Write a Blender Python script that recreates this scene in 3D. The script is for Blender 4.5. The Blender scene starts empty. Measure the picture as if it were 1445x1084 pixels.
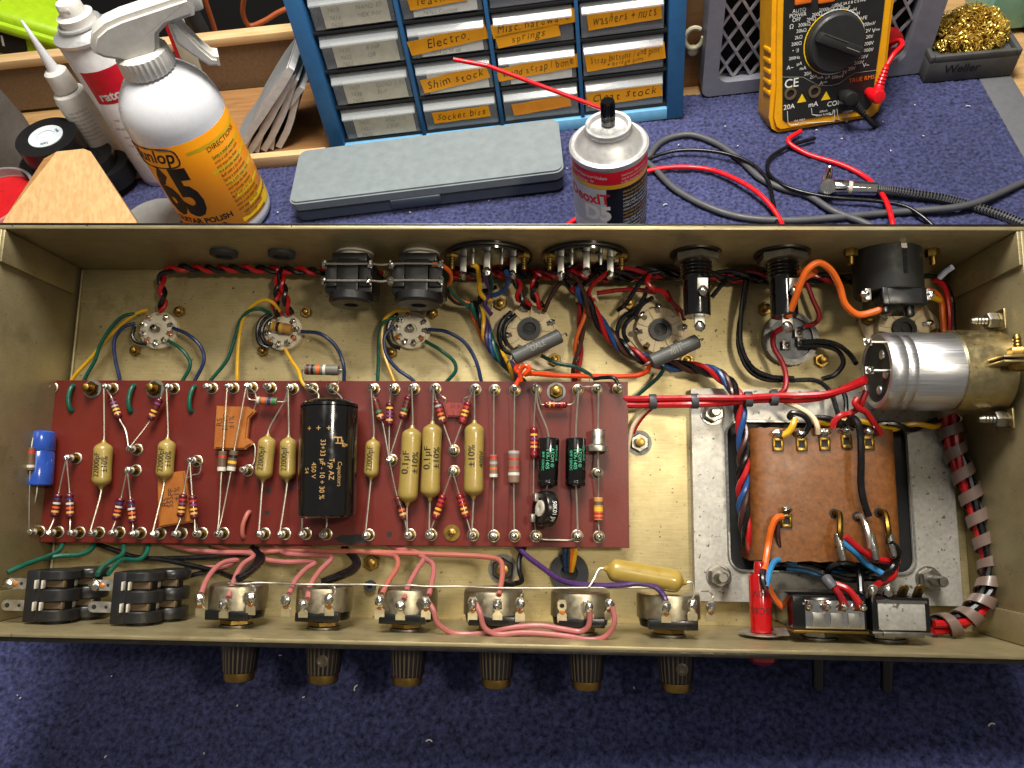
import bpy, bmesh, math, random
from mathutils import Vector as V, Matrix
random.seed(7)
SC = bpy.context.scene
COL = SC.collection
PI = math.pi
# ------------------------------------------------------------------ camera solve (chassis frame, millimetres)
F = 1085.0; IW, IH = 1445.0, 1084.0
R = Matrix(((0.9992319760010234, 0.015181939749108135, -0.03612432480399637),
            (0.009442209747747905, -0.9880174555876086, -0.15405308218035574),
            (-0.038030288089491396, 0.1535936722643298, -0.9874019855297982)))
T = V((-257.0123504361919, 125.20804970620641, 423.74173729808643))
L, W, H = 500.0, 195.2, 68.0
RT = R.transposed()
CAMC = RT @ (-T)                                  # camera position in the chassis frame
d_ = V(((890-IW/2)/F, (1335-IH/2)/F, 1)).normalized()
UP = (RT @ (-d_)).normalized()                    # bench vertical in the chassis frame
XW = (V((1,0,0)) - UP*UP.x).normalized(); YW = UP.cross(XW)
RW = Matrix((XW, YW, UP))                         # chassis -> bench rotation
low = min((RW @ V((x,y,-2))).z for x in (0,L) for y in (0,W))
OFF = V((0,0,-low+6))
def c2b(p): return RW @ p + OFF
def b2c(p): return RW.transposed() @ (p-OFF)
CAMB = c2b(CAMC)
def ray_c(x,y): return RT @ V(((x-IW/2)/F, (y-IH/2)/F, 1))
def ray_b(x,y): return RW @ ray_c(x,y)
def hit(o,d,n,p): return o + d*((p-o).dot(n)/d.dot(n))
def C(x,y,z): return hit(CAMC, ray_c(x,y), V((0,0,1)), V((0,0,z)))
def CY(x,y,yy): return hit(CAMC, ray_c(x,y), V((0,1,0)), V((0,yy,0)))
def CX(x,y,xx): return hit(CAMC, ray_c(x,y), V((1,0,0)), V((xx,0,0)))
def B(x,y,z=0.): return hit(CAMB, ray_b(x,y), V((0,0,1)), V((0,0,z)))
def BP(x,y,p,n): return hit(CAMB, ray_b(x,y), n, p)
def depth_c(p): return (R @ p + T).z
def mmc(px,p): return px*depth_c(p)/F
def mmb(px,p): return mmc(px,b2c(p))
def projc(p):
    c = R @ p + T; return (IW/2+F*c.x/c.z, IH/2+F*c.y/c.z)
MC = RW.to_4x4(); MC.translation = OFF*0.001      # chassis frame (m) -> world
MB4 = Matrix.Identity(4)
# ------------------------------------------------------------------ materials
def lin(h):
    h=h.lstrip('#'); o=[]
    for i in (0,2,4):
        c=int(h[i:i+2],16)/255; o.append(c/12.92 if c<=.04045 else ((c+.055)/1.055)**2.4)
    return (*o,1)
MATS={}
def mat(name, col, rough=.45, metal=0., bump=0., bscale=300., var=.0, vscale=60., var2=None, coat=0., trans=0., spec=.5, rvar=.0, stretch=None, ior=1.45, emit=None, alpha=1., sss=0.):
    m=bpy.data.materials.new(name); m.use_nodes=True; nt=m.node_tree; n=nt.nodes; l=nt.links
    b=n['Principled BSDF']; c=lin(col)
    b.inputs['Base Color'].default_value=c; b.inputs['Roughness'].default_value=rough; b.inputs['Metallic'].default_value=metal
    b.inputs['Specular IOR Level'].default_value=spec; b.inputs['IOR'].default_value=ior
    if coat: b.inputs['Coat Weight'].default_value=coat; b.inputs['Coat Roughness'].default_value=.12
    if trans: b.inputs['Transmission Weight'].default_value=trans
    if alpha<1: b.inputs['Alpha'].default_value=alpha
    if sss: b.inputs['Subsurface Weight'].default_value=sss; b.inputs['Subsurface Radius'].default_value=(.004,.003,.002); b.inputs['Subsurface Scale'].default_value=1
    tc=n.new('ShaderNodeTexCoord'); src=tc.outputs['Object']
    if stretch:
        mp=n.new('ShaderNodeMapping'); mp.inputs['Scale'].default_value=stretch; l.new(src,mp.inputs[0]); ssrc=mp.outputs[0]
    else: ssrc=src
    def noise(s,det=5,rg=.6,v=None):
        t=n.new('ShaderNodeTexNoise'); t.inputs['Scale'].default_value=s; t.inputs['Detail'].default_value=det; t.inputs['Roughness'].default_value=rg; l.new(v or src,t.inputs['Vector']); return t.outputs['Fac']
    if var or var2:
        r=n.new('ShaderNodeValToRGB'); l.new(noise(vscale,6,.65,ssrc if stretch and var2 is None else src), r.inputs[0])
        a=tuple(max(0,x*(1-var)) for x in c[:3])+(1,); z=lin(var2) if var2 else tuple(min(1,x*(1+var)) for x in c[:3])+(1,)
        r.color_ramp.elements[0].position=.32; r.color_ramp.elements[1].position=.68
        r.color_ramp.elements[0].color=a if not var2 else c; r.color_ramp.elements[1].color=z
        l.new(r.outputs[0], b.inputs['Base Color'])
    if rvar:
        q=n.new('ShaderNodeMapRange'); l.new(noise(vscale*1.7,5,.6,ssrc),q.inputs[0]); q.inputs[1].default_value=.3; q.inputs[2].default_value=.7
        q.inputs[3].default_value=max(.02,rough-rvar); q.inputs[4].default_value=min(1,rough+rvar); l.new(q.outputs[0], b.inputs['Roughness'])
    if bump:
        bp=n.new('ShaderNodeBump'); bp.inputs['Strength'].default_value=bump; bp.inputs['Distance'].default_value=.0004
        l.new(noise(bscale,4,.6,ssrc), bp.inputs['Height']); l.new(bp.outputs[0], b.inputs['Normal'])
    if emit: b.inputs['Emission Color'].default_value=lin(emit); b.inputs['Emission Strength'].default_value=1
    MATS[name]=m; return m
def pl(name,col,rough=.38,**k): return mat(name,col,rough,0,var=k.pop('var',.1),vscale=k.pop('vscale',120),rvar=k.pop('rvar',.1),**k)
def me(name,col,rough=.3,**k): return mat(name,col,rough,k.pop('metal',1.),var=k.pop('var',.15),vscale=k.pop('vscale',200),rvar=k.pop('rvar',.1),**k)
# chassis sheet: yellow-passivated, brushed, stained
def sheet(name, c1, c2, rough, metal, grain=(14,260,260), stain='5a4a26', spots=True, ms=14, sp0=.71, ov=.22, st1=.45):
    m=bpy.data.materials.new(name); m.use_nodes=True; nt=m.node_tree; n=nt.nodes; l=nt.links; b=n['Principled BSDF']
    tc=n.new('ShaderNodeTexCoord'); mp=n.new('ShaderNodeMapping'); mp.inputs['Scale'].default_value=grain; l.new(tc.outputs['Object'],mp.inputs[0])
    def nz(s,v,det=6,rg=.6):
        t=n.new('ShaderNodeTexNoise'); t.inputs['Scale'].default_value=s; t.inputs['Detail'].default_value=det; t.inputs['Roughness'].default_value=rg; l.new(v,t.inputs['Vector']); return t.outputs['Fac']
    def ramp(f,a,z,p0=.3,p1=.7):
        r=n.new('ShaderNodeValToRGB'); l.new(f,r.inputs[0]); r.color_ramp.elements[0].position=p0; r.color_ramp.elements[1].position=p1; r.color_ramp.elements[0].color=a; r.color_ramp.elements[1].color=z; return r.outputs[0]
    def mix(f,a,z):
        x=n.new('ShaderNodeMix'); x.data_type='RGBA'; l.new(f,x.inputs[0])
        for s,i in ((a,6),(z,7)):
            if isinstance(s,tuple): x.inputs[i].default_value=s
            else: l.new(s,x.inputs[i])
        return x.outputs[2]
    obj=tc.outputs['Object']
    base=ramp(nz(ms,obj,6,.7),lin(c1),lin(c2))
    gr=ramp(nz(6,mp.outputs[0],3,.5),(0,0,0,1),(1,1,1,1),.35,.65)
    x=n.new('ShaderNodeMix'); x.data_type='RGBA'; x.blend_type='OVERLAY'; x.inputs[0].default_value=ov; l.new(base,x.inputs[6]); l.new(gr,x.inputs[7]); cur=x.outputs[2]
    st=ramp(nz(23,obj,8,.75),(0,0,0,1),(st1,st1,st1,1),.54,.74); cur=mix(st,cur,lin(stain))
    if spots:
        sp=ramp(nz(420,obj,2,.5),(0,0,0,1),(.8,.8,.8,1),sp0,sp0+.05); cur=mix(sp,cur,lin('3a2c18'))
    l.new(cur,b.inputs['Base Color']); b.inputs['Metallic'].default_value=metal
    q=n.new('ShaderNodeMapRange'); l.new(nz(40,obj,6,.7),q.inputs[0]); q.inputs[1].default_value=.3; q.inputs[2].default_value=.7; q.inputs[3].default_value=rough-.08; q.inputs[4].default_value=rough+.12; l.new(q.outputs[0],b.inputs['Roughness'])
    bp=n.new('ShaderNodeBump'); bp.inputs['Strength'].default_value=.12; bp.inputs['Distance'].default_value=.0003; l.new(nz(7,mp.outputs[0],4,.6),bp.inputs['Height']); l.new(bp.outputs[0],b.inputs['Normal'])
    MATS[name]=m
sheet('chassis_metal','a8976a','c8b98b',.44,.55,ov=.08,sp0=.675,st1=.7,ms=22)
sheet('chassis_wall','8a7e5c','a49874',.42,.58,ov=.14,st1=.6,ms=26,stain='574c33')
sheet('zinc_steel','98958d','adaaa1',.46,.45,grain=(90,90,90),stain='7d7464',sp0=.66,ov=.1,st1=.2,ms=60)
sheet('shield_steel','8c8c86','a3a39d',.35,.8,grain=(90,90,90),stain='6f675a')
def board_mat():
    m=mat('board_fibre','4c130c',.36,0,var2='5e1c13',vscale=18,bump=.1,bscale=900,rvar=.08); 
pl('x','000000'); board_mat()
sheet('bobbin_paper','54300f','7d4a1c',.42,0,grain=(60,60,60),stain='3d2009',spots=True,ms=300,ov=.06,sp0=.68)
for a,(c,k) in {
 'tin':('a5a298',dict(rough=.36,metal=.85)), 'solder':('b4b2ac',dict(rough=.24,bump=.35,bscale=500)), 'wire_tin':('aaa495',dict(rough=.4,metal=.8)),
 'brass':('8f733c',dict(rough=.38)), 'brass_dark':('6a5222',dict(rough=.35)), 'dull_steel':('72706b',dict(rough=.5,metal=.6)), 'steel':('908d85',dict(rough=.38)), 'disc_grey':('55575a',dict(rough=.5,metal=.2)), 'chrome':('d8d8d8',dict(rough=.08,rvar=.03)),
 'alu':('c4c4c6',dict(rough=.36,stretch=(6,300,300),vscale=4,bump=.12,bscale=8)), 'clamp_metal':('b5a67c',dict(rough=.36)), 'pot_can':('a59c84',dict(rough=.4,bump=.08)),
 'silverlug':('c3c0b8',dict(rough=.42)), 'copper':('9a5a30',dict(rough=.35)), 'gold_wool':('e8c75e',dict(rough=.3,metal=.55)), 'can_silver':('cfcfce',dict(rough=.42,metal=.7,var=.04)), 'dark_steel':('4a4640',dict(rough=.4)),
 'diode_can':('b9b5a6',dict(rough=.4,bump=.15)), 'grille_metal':('c2c2c4',dict(rough=.45,metal=.6)),
}.items(): me(a,c,**k)
for a,(c,k) in {
 'blk':('0d0d0d',dict(rough=.3)), 'blk_matte':('141413',dict(rough=.6,bump=.1)), 'blk_gloss':('0a0a0b',dict(rough=.15,coat=.4)), 'bakelite':('19191a',dict(rough=.36)),
 'ceramic':('d8d0bf',dict(rough=.4,var2='c2b597',vscale=90)), 'socket_beige':('d6c6a2',dict(rough=.5,var2='bfaa80',vscale=80)), 'brown_socket':('5a4a35',dict(rough=.5)),
 'mustard':('8a763b',dict(rough=.36,bump=.08,bscale=250,coat=.25)), 'mustard_big':('937c36',dict(rough=.33,bump=.06,bscale=200,coat=.3)),
 'ink':('1b1710',dict(rough=.6)), 'ink_gold':('a07d48',dict(rough=.5)), 'ink_green':('3fa079',dict(rough=.5)), 'ink_white':('d8d8d2',dict(rough=.5)), 'ink_grey':('85837c',dict(rough=.6)), 'ink_red':('c4261f',dict(rough=.5)),
 'maroon':('480c1a',dict(rough=.3,coat=.4)), 'maroon_red':('640d15',dict(rough=.28,coat=.4)), 'maroon_brown':('4f1b18',dict(rough=.32,coat=.3)), 'res_brown':('54402f',dict(rough=.5)), 'res_grey':('5c5850',dict(rough=.45)), 'res_tan':('a5773a',dict(rough=.45)), 'res_greybrown':('6d5547',dict(rough=.5)),
 'b_black':('131111',{}), 'b_brown':('4a2413',{}), 'b_red':('9c2a20',{}), 'b_orange':('b8551f',{}), 'b_yellow':('c49a2c',{}), 'b_green':('2f6a3d',{}), 'b_blue':('232a52',{}), 'b_violet':('683560',{}), 'b_grey':('8d8a86',{}), 'b_white':('b3ada0',{}), 'b_gold':('b98a45',dict(rough=.3)), 'b_silver':('b5b1a6',dict(rough=.3)),
 'mica':('7f4518',dict(rough=.35,var2='965b22',vscale=60,coat=.3)), 'mica_red':('7a2620',dict(rough=.4)),
 'blue_sleeve':('1f418f',dict(rough=.16,coat=.8,bump=.5,bscale=90,var=.25,vscale=90)), 'dale':('454644',dict(rough=.5)),
 'w_red':('9c1116',dict(rough=.3)), 'w_dkred':('7c0f18',dict(rough=.3)), 'w_black':('0c0c0e',dict(rough=.28)), 'w_green':('0d4a3a',dict(rough=.3)), 'w_dkgreen':('12382f',dict(rough=.3)), 'w_yellow':('c99a1d',dict(rough=.3)), 'w_blue':('1c2b52',dict(rough=.3)), 'w_ltblue':('2f75a5',dict(rough=.3)), 'w_midblue':('1b3f70',dict(rough=.3)), 'w_orange':('c4591a',dict(rough=.3)), 'w_redorange':('c43c14',dict(rough=.28)), 'w_purple':('3d2455',dict(rough=.3)), 'w_pink':('9a5548',dict(rough=.42)), 'w_pink2':('985856',dict(rough=.42)), 'w_brown':('3a1f1a',dict(rough=.3)), 'w_cream':('cdb797',dict(rough=.4)), 'w_grey':('48494c',dict(rough=.5)), 'w_white':('b8bcd0',dict(rough=.5)),
 'spiral':('62524a',dict(rough=.35,coat=.2)), 'tie':('333338',dict(rough=.5)), 'flux':('a35e14',dict(rough=.2,coat=.5)),
 'knob_brown':('130c0b',dict(rough=.35)), 'knob_white':('554a3b',dict(rough=.4)), 'lamp_red':('b00f14',dict(rough=.12,trans=.25,coat=.6)),
 'fume_grey':('868893',dict(rough=.5)), 'rubber_grey':('474746',dict(rough=.75,bump=.25,var=.25,vscale=60)), 'rubber':('2a2a2b',dict(rough=.7,bump=.2)), 'case_grey':('767f82',dict(rough=.4,coat=.1)), 'case_dark':('454e59',dict(rough=.45)),
 'cab_blue':('2c5f8d',dict(rough=.45,bump=.05)), 'cab_ltblue':('6aa7cf',dict(rough=.5)), 'cab_dark':('1a1c1d',dict(rough=.6)),
 'tape_orange':('eaa21a',dict(rough=.4,var2='e0940f',vscale=40)), 'tape_orange2':('dd8f2a',dict(rough=.45)), 'paper_old':('b7b4a2',dict(rough=.7)), 'paper':('c5c5bd',dict(rough=.7)), 'pencil':('8b897e',dict(rough=.8)),
 'white_pl':('d2d0c8',dict(rough=.35)), 'milky':('dcdee2',dict(rough=.28,sss=.3,var=.0,rvar=.03)), 'label_orange':('f5930c',dict(rough=.35,var2='f5a315',vscale=25)), 'label_yellow':('e8c01a',dict(rough=.4)),
 'lab_red':('c2182c',dict(rough=.35)), 'lab_yellow':('d3a224',dict(rough=.35)), 'lab_black':('15161c',dict(rough=.3)), 'lab_white':('d5d5d5',dict(rough=.35)), 'lab_ltgrey':('b9bcc4',dict(rough=.4)),
 'meter_yellow':('d99a0c',dict(rough=.4,bump=.05)), 'meter_black':('232424',dict(rough=.5)), 'meter_panel':('1c1d1d',dict(rough=.42)), 'meter_orange':('e2701c',dict(rough=.4)), 'dust':('4a463e',dict(rough=.8)),
 'lead_red':('d4121c',dict(rough=.32)), 'green_tool':('a3c81e',dict(rough=.4)), 'grey_bag':('5a5550',dict(rough=.9,bump=.6,bscale=700)), 'felt_grey':('5e5f63',dict(rough=.95,bump=.6,bscale=500)), 'leather':('808284',dict(rough=.7,bump=.3)), 'leather_edge':('d0d1ce',dict(rough=.85,bump=.4,bscale=400)),
 'tape_black':('161617',dict(rough=.4)), 'core_white':('c4cdd2',dict(rough=.5)), 'foam_grey':('8b8a86',dict(rough=.9,bump=.8,bscale=500)), 'eyelet':('d6cfae',dict(rough=.4)), 'mint':('8fcbb8',dict(rough=.25)), 'dark_bg':('0e0e10',dict(rough=.8)), 'grey_dark':('2c2f33',dict(rough=.6)), 'cable_orange':('a5522a',dict(rough=.5)), 'red_lid':('c01a20',dict(rough=.35)), 'fleck':('c9c5bb',dict(rough=.7)),
}.items(): pl(a,c,**k)
mat('clear_pl','c9ced0',.1,0,trans=.0,alpha=.30,coat=.6,spec=.7)
mat('bag_clear','e5e5e5',.25,0,alpha=.22,coat=.5,bump=.8,bscale=60)
def wood(name,c1,c2,scale=(30,4,30),sc=6):
    m=bpy.data.materials.new(name); m.use_nodes=True; nt=m.node_tree; n=nt.nodes; l=nt.links; b=n['Principled BSDF']
    tc=n.new('ShaderNodeTexCoord'); mp=n.new('ShaderNodeMapping'); mp.inputs['Scale'].default_value=scale; l.new(tc.outputs['Object'],mp.inputs[0])
    t=n.new('ShaderNodeTexNoise'); t.inputs['Scale'].default_value=sc; t.inputs['Detail'].default_value=7; t.inputs['Distortion'].default_value=.6; l.new(mp.outputs[0],t.inputs['Vector'])
    r=n.new('ShaderNodeValToRGB'); l.new(t.outputs['Fac'],r.inputs[0]); r.color_ramp.elements[0].position=.35; r.color_ramp.elements[1].position=.65; r.color_ramp.elements[0].color=lin(c1); r.color_ramp.elements[1].color=lin(c2)
    l.new(r.outputs[0],b.inputs['Base Color']); b.inputs['Roughness'].default_value=.6
    bp=n.new('ShaderNodeBump'); bp.inputs['Strength'].default_value=.15; bp.inputs['Distance'].default_value=.0005; l.new(t.outputs['Fac'],bp.inputs['Height']); l.new(bp.outputs[0],b.inputs['Normal'])
    MATS[name]=m
wood('pine','c49a64','d6b07c',(90,9,90),3); wood('pine_light','c9a06c','d8b98a',(5,50,50),4); wood('mdf','6e5740','7d664c',(120,120,120),3); wood('bench_wood','a5804f','b99563',(6,60,60),4); wood('board_brown','8c6238','9d7446',(6,60,60),4)
# ------------------------------------------------------------------ mesh builder
class MB:
    def __init__(s): s.v=[]; s.f=[]; s.m=[]; s.mats=[]
    def mi(s,n):
        if n not in s.mats: s.mats.append(n)
        return s.mats.index(n)
    def add(s,vs,fs,m):
        o=len(s.v); s.v+= [V(x) for x in vs]
        if isinstance(m,str): k=s.mi(m); ms=[k]*len(fs)
        else: ms=[s.mi(x) for x in m]
        for f,k in zip(fs,ms): s.f.append([i+o for i in f]); s.m.append(k)
        return s
    def lathe(s,o,ax,prof,m,n=24,sx=1.,ref=None,sy=1.):
        """prof: [(r,h)] or [(r,h,mat)] where mat colours the band that starts there"""
        o=V(o); ax=V(ax).normalized(); e=frame(ax,ref); vs=[]; fs=[]; ms=[]
        for p in prof:
            r,h=max(p[0],1e-4),p[1]
            for i in range(n):
                a=2*PI*i/n; vs.append(o+ax*h+e[0]*(r*sx*math.cos(a))+e[1]*(r*sy*math.sin(a)))
        for k in range(len(prof)-1):
            mm=prof[k][2] if len(prof[k])>2 else m
            for i in range(n):
                j=(i+1)%n; fs.append([k*n+i,k*n+j,(k+1)*n+j,(k+1)*n+i]); ms.append(mm)
        fs.append([i for i in range(n)][::-1]); ms.append(prof[0][2] if len(prof[0])>2 else m)
        fs.append([(len(prof)-1)*n+i for i in range(n)]); ms.append(prof[-2][2] if len(prof[-2])>2 else m)
        return s.add(vs,fs,ms)
    def ring(s,o,ax,r0,r1,h,m,n=28):
        o=V(o); ax=V(ax).normalized(); e=frame(ax); vs=[]; fs=[]
        for r,hh in ((r0,0),(r1,0),(r1,h),(r0,h)):
            for i in range(n):
                a=2*PI*i/n; vs.append(o+ax*hh+e[0]*r*math.cos(a)+e[1]*r*math.sin(a))
        for k in range(4):
            for i in range(n):
                j=(i+1)%n; k2=(k+1)%4; fs.append([k*n+i,k*n+j,k2*n+j,k2*n+i])
        return s.add(vs,fs,m)
    def tube(s,pts,r,m,n=8,res=6,smooth=True,rad=None):
        P=spline(pts,res) if smooth and len(pts)>2 else [V(p) for p in pts]
        N=len(P); t=[(P[min(i+1,N-1)]-P[max(i-1,0)]).normalized() for i in range(N)]
        e=frame(t[0])[0]; vs=[]; fs=[]
        for i in range(N):
            e=(e-t[i]*e.dot(t[i])).normalized(); g=t[i].cross(e); rr=rad(i/(N-1))*r if rad else r
            for k in range(n):
                a=2*PI*k/n; vs.append(P[i]+e*rr*math.cos(a)+g*rr*math.sin(a))
        for i in range(N-1):
            for k in range(n):
                j=(k+1)%n; fs.append([i*n+k,i*n+j,(i+1)*n+j,(i+1)*n+k])
        fs.append(list(range(n))[::-1]); fs.append([(N-1)*n+k for k in range(n)])
        return s.add(vs,fs,m)
    def box(s,c,size,m,rot=None,bev=0.,seg=2):
        bm=bmesh.new(); bmesh.ops.create_cube(bm,size=1)
        for v in bm.verts: v.co=V((v.co.x*size[0],v.co.y*size[1],v.co.z*size[2]))
        if bev: bmesh.ops.bevel(bm,geom=list(bm.edges),offset=min(bev,min(size)*.45),segments=seg,affect='EDGES',profile=.5)
        return s.frombm(bm,m,c,rot)
    def frombm(s,bm,m,c=(0,0,0),rot=None):
        bm.verts.index_update(); c=V(c)
        vs=[(rot@v.co if rot else v.co)+c for v in bm.verts]; fs=[[v.index for v in f.verts] for f in bm.faces]; bm.free(); return s.add(vs,fs,m)
    def prism(s,poly,o,ux,uy,th,m,bev=0.,side=None):
        """2-D polygon in the (ux,uy) plane, extruded th along ux x uy"""
        o=V(o); ux=V(ux).normalized(); uy=V(uy).normalized(); uz=ux.cross(uy).normalized()
        a=sum(poly[i][0]*poly[(i+1)%len(poly)][1]-poly[(i+1)%len(poly)][0]*poly[i][1] for i in range(len(poly)))
        if a<0: poly=poly[::-1]
        if bev:
            bm=bmesh.new(); q=[bm.verts.new((x,y,0)) for x,y in poly]; f=bm.faces.new(q)
            g=bmesh.ops.extrude_face_region(bm,geom=[f]); 
            for v in g['geom']:
                if isinstance(v,bmesh.types.BMVert): v.co.z+=th
            bmesh.ops.recalc_face_normals(bm,faces=list(bm.faces))
            bmesh.ops.bevel(bm,geom=[e for e in bm.edges if abs(e.verts[0].co.z-e.verts[1].co.z)<1e-6],offset=bev,segments=2,affect='EDGES')
            return s.frombm(bm,m,o,Matrix((ux,uy,uz)).transposed())
        n=len(poly); vs=[o+ux*x+uy*y for x,y in poly]+[o+ux*x+uy*y+uz*th for x,y in poly]
        fs=[list(range(n))[::-1],list(range(n,2*n))]+[[i,(i+1)%n,n+(i+1)%n,n+i] for i in range(n)]
        return s.add(vs,fs,m if side is None else [m,m]+[side]*n)
    def blob(s,c,r,m,sq=(1,1,1),n=10,jit=.12):
        c=V(c); vs=[]; fs=[]; k=n//2+1
        for i in range(k+1):
            th=PI*i/k
            for j in range(n):
                a=2*PI*j/n; q=1+random.uniform(-jit,jit) if 0<i<k else 1
                vs.append(c+V((math.sin(th)*math.cos(a)*sq[0],math.sin(th)*math.sin(a)*sq[1],math.cos(th)*sq[2]))*r*q)
        for i in range(k):
            for j in range(n): fs.append([i*n+j,(i+1)*n+j,(i+1)*n+(j+1)%n,i*n+(j+1)%n])
        return s.add(vs,fs,m)
    def text(s,txt,o,ux,uy,size,m,align='CENTER',shear=0.,bold=0.,cyl=None,stretch=1.,lift=.06,bis=0.):
        """flat text at o along ux/uy; cyl=(axis_origin, axis, radius): bent round that cylinder"""
        vs,fs=textmesh(txt,size,align,shear,bold,stretch,bis); ux=V(ux).normalized(); uy=V(uy).normalized(); uz=ux.cross(uy).normalized(); out=[]
        for x,y in vs:
            p=V(o)+ux*x+uy*y
            if cyl:
                co,ca,cr=V(cyl[0]),V(cyl[1]).normalized(),cyl[2]; o2=V(o); h0=(o2-co).dot(ca); rad0=(o2-co-ca*h0).normalized(); tt=ca.cross(rad0)
                h=(p-co).dot(ca); arc=(p-o2).dot(tt)/cr; p=co+ca*h+(rad0*math.cos(arc)+tt*math.sin(arc))*(cr+lift)
            else: p=p+uz*lift
            out.append(p)
        return s.add(out,fs,m)
    def mesh(s,name,org):
        me_=bpy.data.meshes.new(name); me_.from_pydata([(p-org)*.001 for p in s.v],[],s.f)
        for k in s.mats: me_.materials.append(MATS[k])
        me_.polygons.foreach_set('material_index',s.m); me_.polygons.foreach_set('use_smooth',[True]*len(s.f)); me_.update()
        me_.set_sharp_from_angle(angle=math.radians(38)); return me_
def frame(ax,ref=None):
    r=V(ref) if ref is not None else (V((0,0,1)) if abs(ax.z)<.9 else V((0,1,0)))
    a=(r-ax*r.dot(ax)).normalized(); return a, ax.cross(a)
def spline(pts,res=6):
    P=[V(p) for p in pts]; Q=[P[0]*2-P[1]]+P+[P[-1]*2-P[-2]]; out=[]
    for i in range(1,len(Q)-2):
        a,b,c,d=Q[i-1:i+3]
        t1=max((b-a).length,1e-3)**.5; t2=max((c-b).length,1e-3)**.5; t3=max((d-c).length,1e-3)**.5
        m1=((b-a)/t1-(c-a)/(t1+t2)+(c-b)/t2)*t2; m2=((c-b)/t2-(d-b)/(t2+t3)+(d-c)/t3)*t2
        for k in range(res):
            u=k/res; out.append(b*(2*u**3-3*u*u+1)+m1*(u**3-2*u*u+u)+c*(-2*u**3+3*u*u)+m2*(u**3-u*u))
    out.append(P[-1]); return out
_tx={}
def textmesh(txt,size,align,shear,bold,stretch,bis):
    key=(txt,align,shear,bold)
    if key not in _tx:
        c=bpy.data.curves.new('t','FONT'); c.body=txt; c.size=1; c.align_x=align; c.align_y='CENTER'; c.shear=shear; c.offset=bold; c.resolution_u=3
        o=bpy.data.objects.new('t',c); m=bpy.data.meshes.new_from_object(o)
        _tx[key]=([(v.co.x,v.co.y) for v in m.vertices],[list(p.vertices) for p in m.polygons]); bpy.data.objects.remove(o); bpy.data.curves.remove(c); bpy.data.meshes.remove(m)
    vs,fs=_tx[key]; vs=[(x*size*stretch,y*size) for x,y in vs]
    if bis:
        bm=bmesh.new(); q=[bm.verts.new((x,y,0)) for x,y in vs]
        for f in fs:
            try: bm.faces.new([q[i] for i in f])
            except ValueError: pass
        for ax in (0,1):
            lo=min(v.co[ax] for v in bm.verts); hi=max(v.co[ax] for v in bm.verts); k=lo+bis
            while k<hi:
                n=V((1,0,0)) if ax==0 else V((0,1,0))
                bmesh.ops.bisect_plane(bm,geom=list(bm.verts)+list(bm.edges)+list(bm.faces),plane_co=n*k,plane_no=n); k+=bis
        bm.verts.index_update(); vs=[(v.co.x,v.co.y) for v in bm.verts]; fs=[[v.index for v in f.verts] for f in bm.faces]; bm.free()
    return vs,fs
# ------------------------------------------------------------------ things
LABELS={}
class Thing:
    """one top-level object: an Empty at its base with part meshes, or one mesh (part name None)"""
    def __init__(s,name,label,cat,org,group=None,fr='C',mb=None,kind=None):
        s.org=V(org); s.M=MC if fr=='C' else MB4
        s.o=bpy.data.objects.new(name, mb.mesh(name,s.org) if mb else None); COL.objects.link(s.o)
        s.o.matrix_world=s.M@Matrix.Translation(s.org*.001)
        if not mb: s.o.empty_display_size=.01
        if label: s.o['label']=label
        if cat: s.o['category']=cat
        if group: s.o['group']=group
        if kind: s.o['kind']=kind
    def part(s,name,mb,parent=None,label=None):
        o=bpy.data.objects.new(name,mb.mesh(name,s.org)); COL.objects.link(o); o.parent=parent or s.o
        if label: o['label']=label
        return o
def one(name,label,cat,mb,org=None,group=None,fr='C',kind=None):
    if org is None: org=sum(mb.v,V())/len(mb.v)
    return Thing(name,label,cat,org,group,fr,mb,kind)
def PX(pts): return [C(*p) for p in pts]
# ================================================================== CHASSIS
ch=Thing('amplifier_chassis','open gold metal amplifier chassis tray tilted on the blue carpet','chassis',(L/2,W/2,0))
t=2.0
def cbox(x0,x1,y0,y1,z0,z1,m,bev=.5): return MB().box(((x0+x1)/2,(y0+y1)/2,(z0+z1)/2),(x1-x0,y1-y0,z1-z0),m,bev=bev)
ch.part('floor_panel',cbox(0,L,0,W,-t,0,'chassis_metal',.2))
ch.part('rear_panel',cbox(-t,L+t,W,W+t,-t,H,'chassis_wall'))
fp=ch.part('front_panel',cbox(-t,L+t,-t,0,-t,H,'chassis_wall'))
ch.part('front_fascia',cbox(-t,L+t,-t-2.2,-t-.01,-t,H-1.2,'dark_steel',.3))
ch.part('rear_fascia',cbox(-t,L+t,W+t+.01,W+t+1.4,-t,H-.6,'knob_brown',.3))
for x0,x1 in ((-t,-.01),(L+.01,L+t)): ch.part('side_panel',cbox(x0,x1,.01,W-.01,-t,H-.2,'chassis_wall'))
for x0,x1 in ((.02,1.7),(L-1.7,L-.02)):
    for y0,y1 in ((W-17,W-.3),(.3,15)): ch.part('corner_tab',cbox(x0,x1,y0,y1,7,H-.3,'chassis_wall',.35))
w=MB(); w.tube([(1.2,W-1,0.6),(1.2,100,.6),(1.2,1,.6)],.9,'chassis_wall'); ch.part('corner_seam',w)
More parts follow.
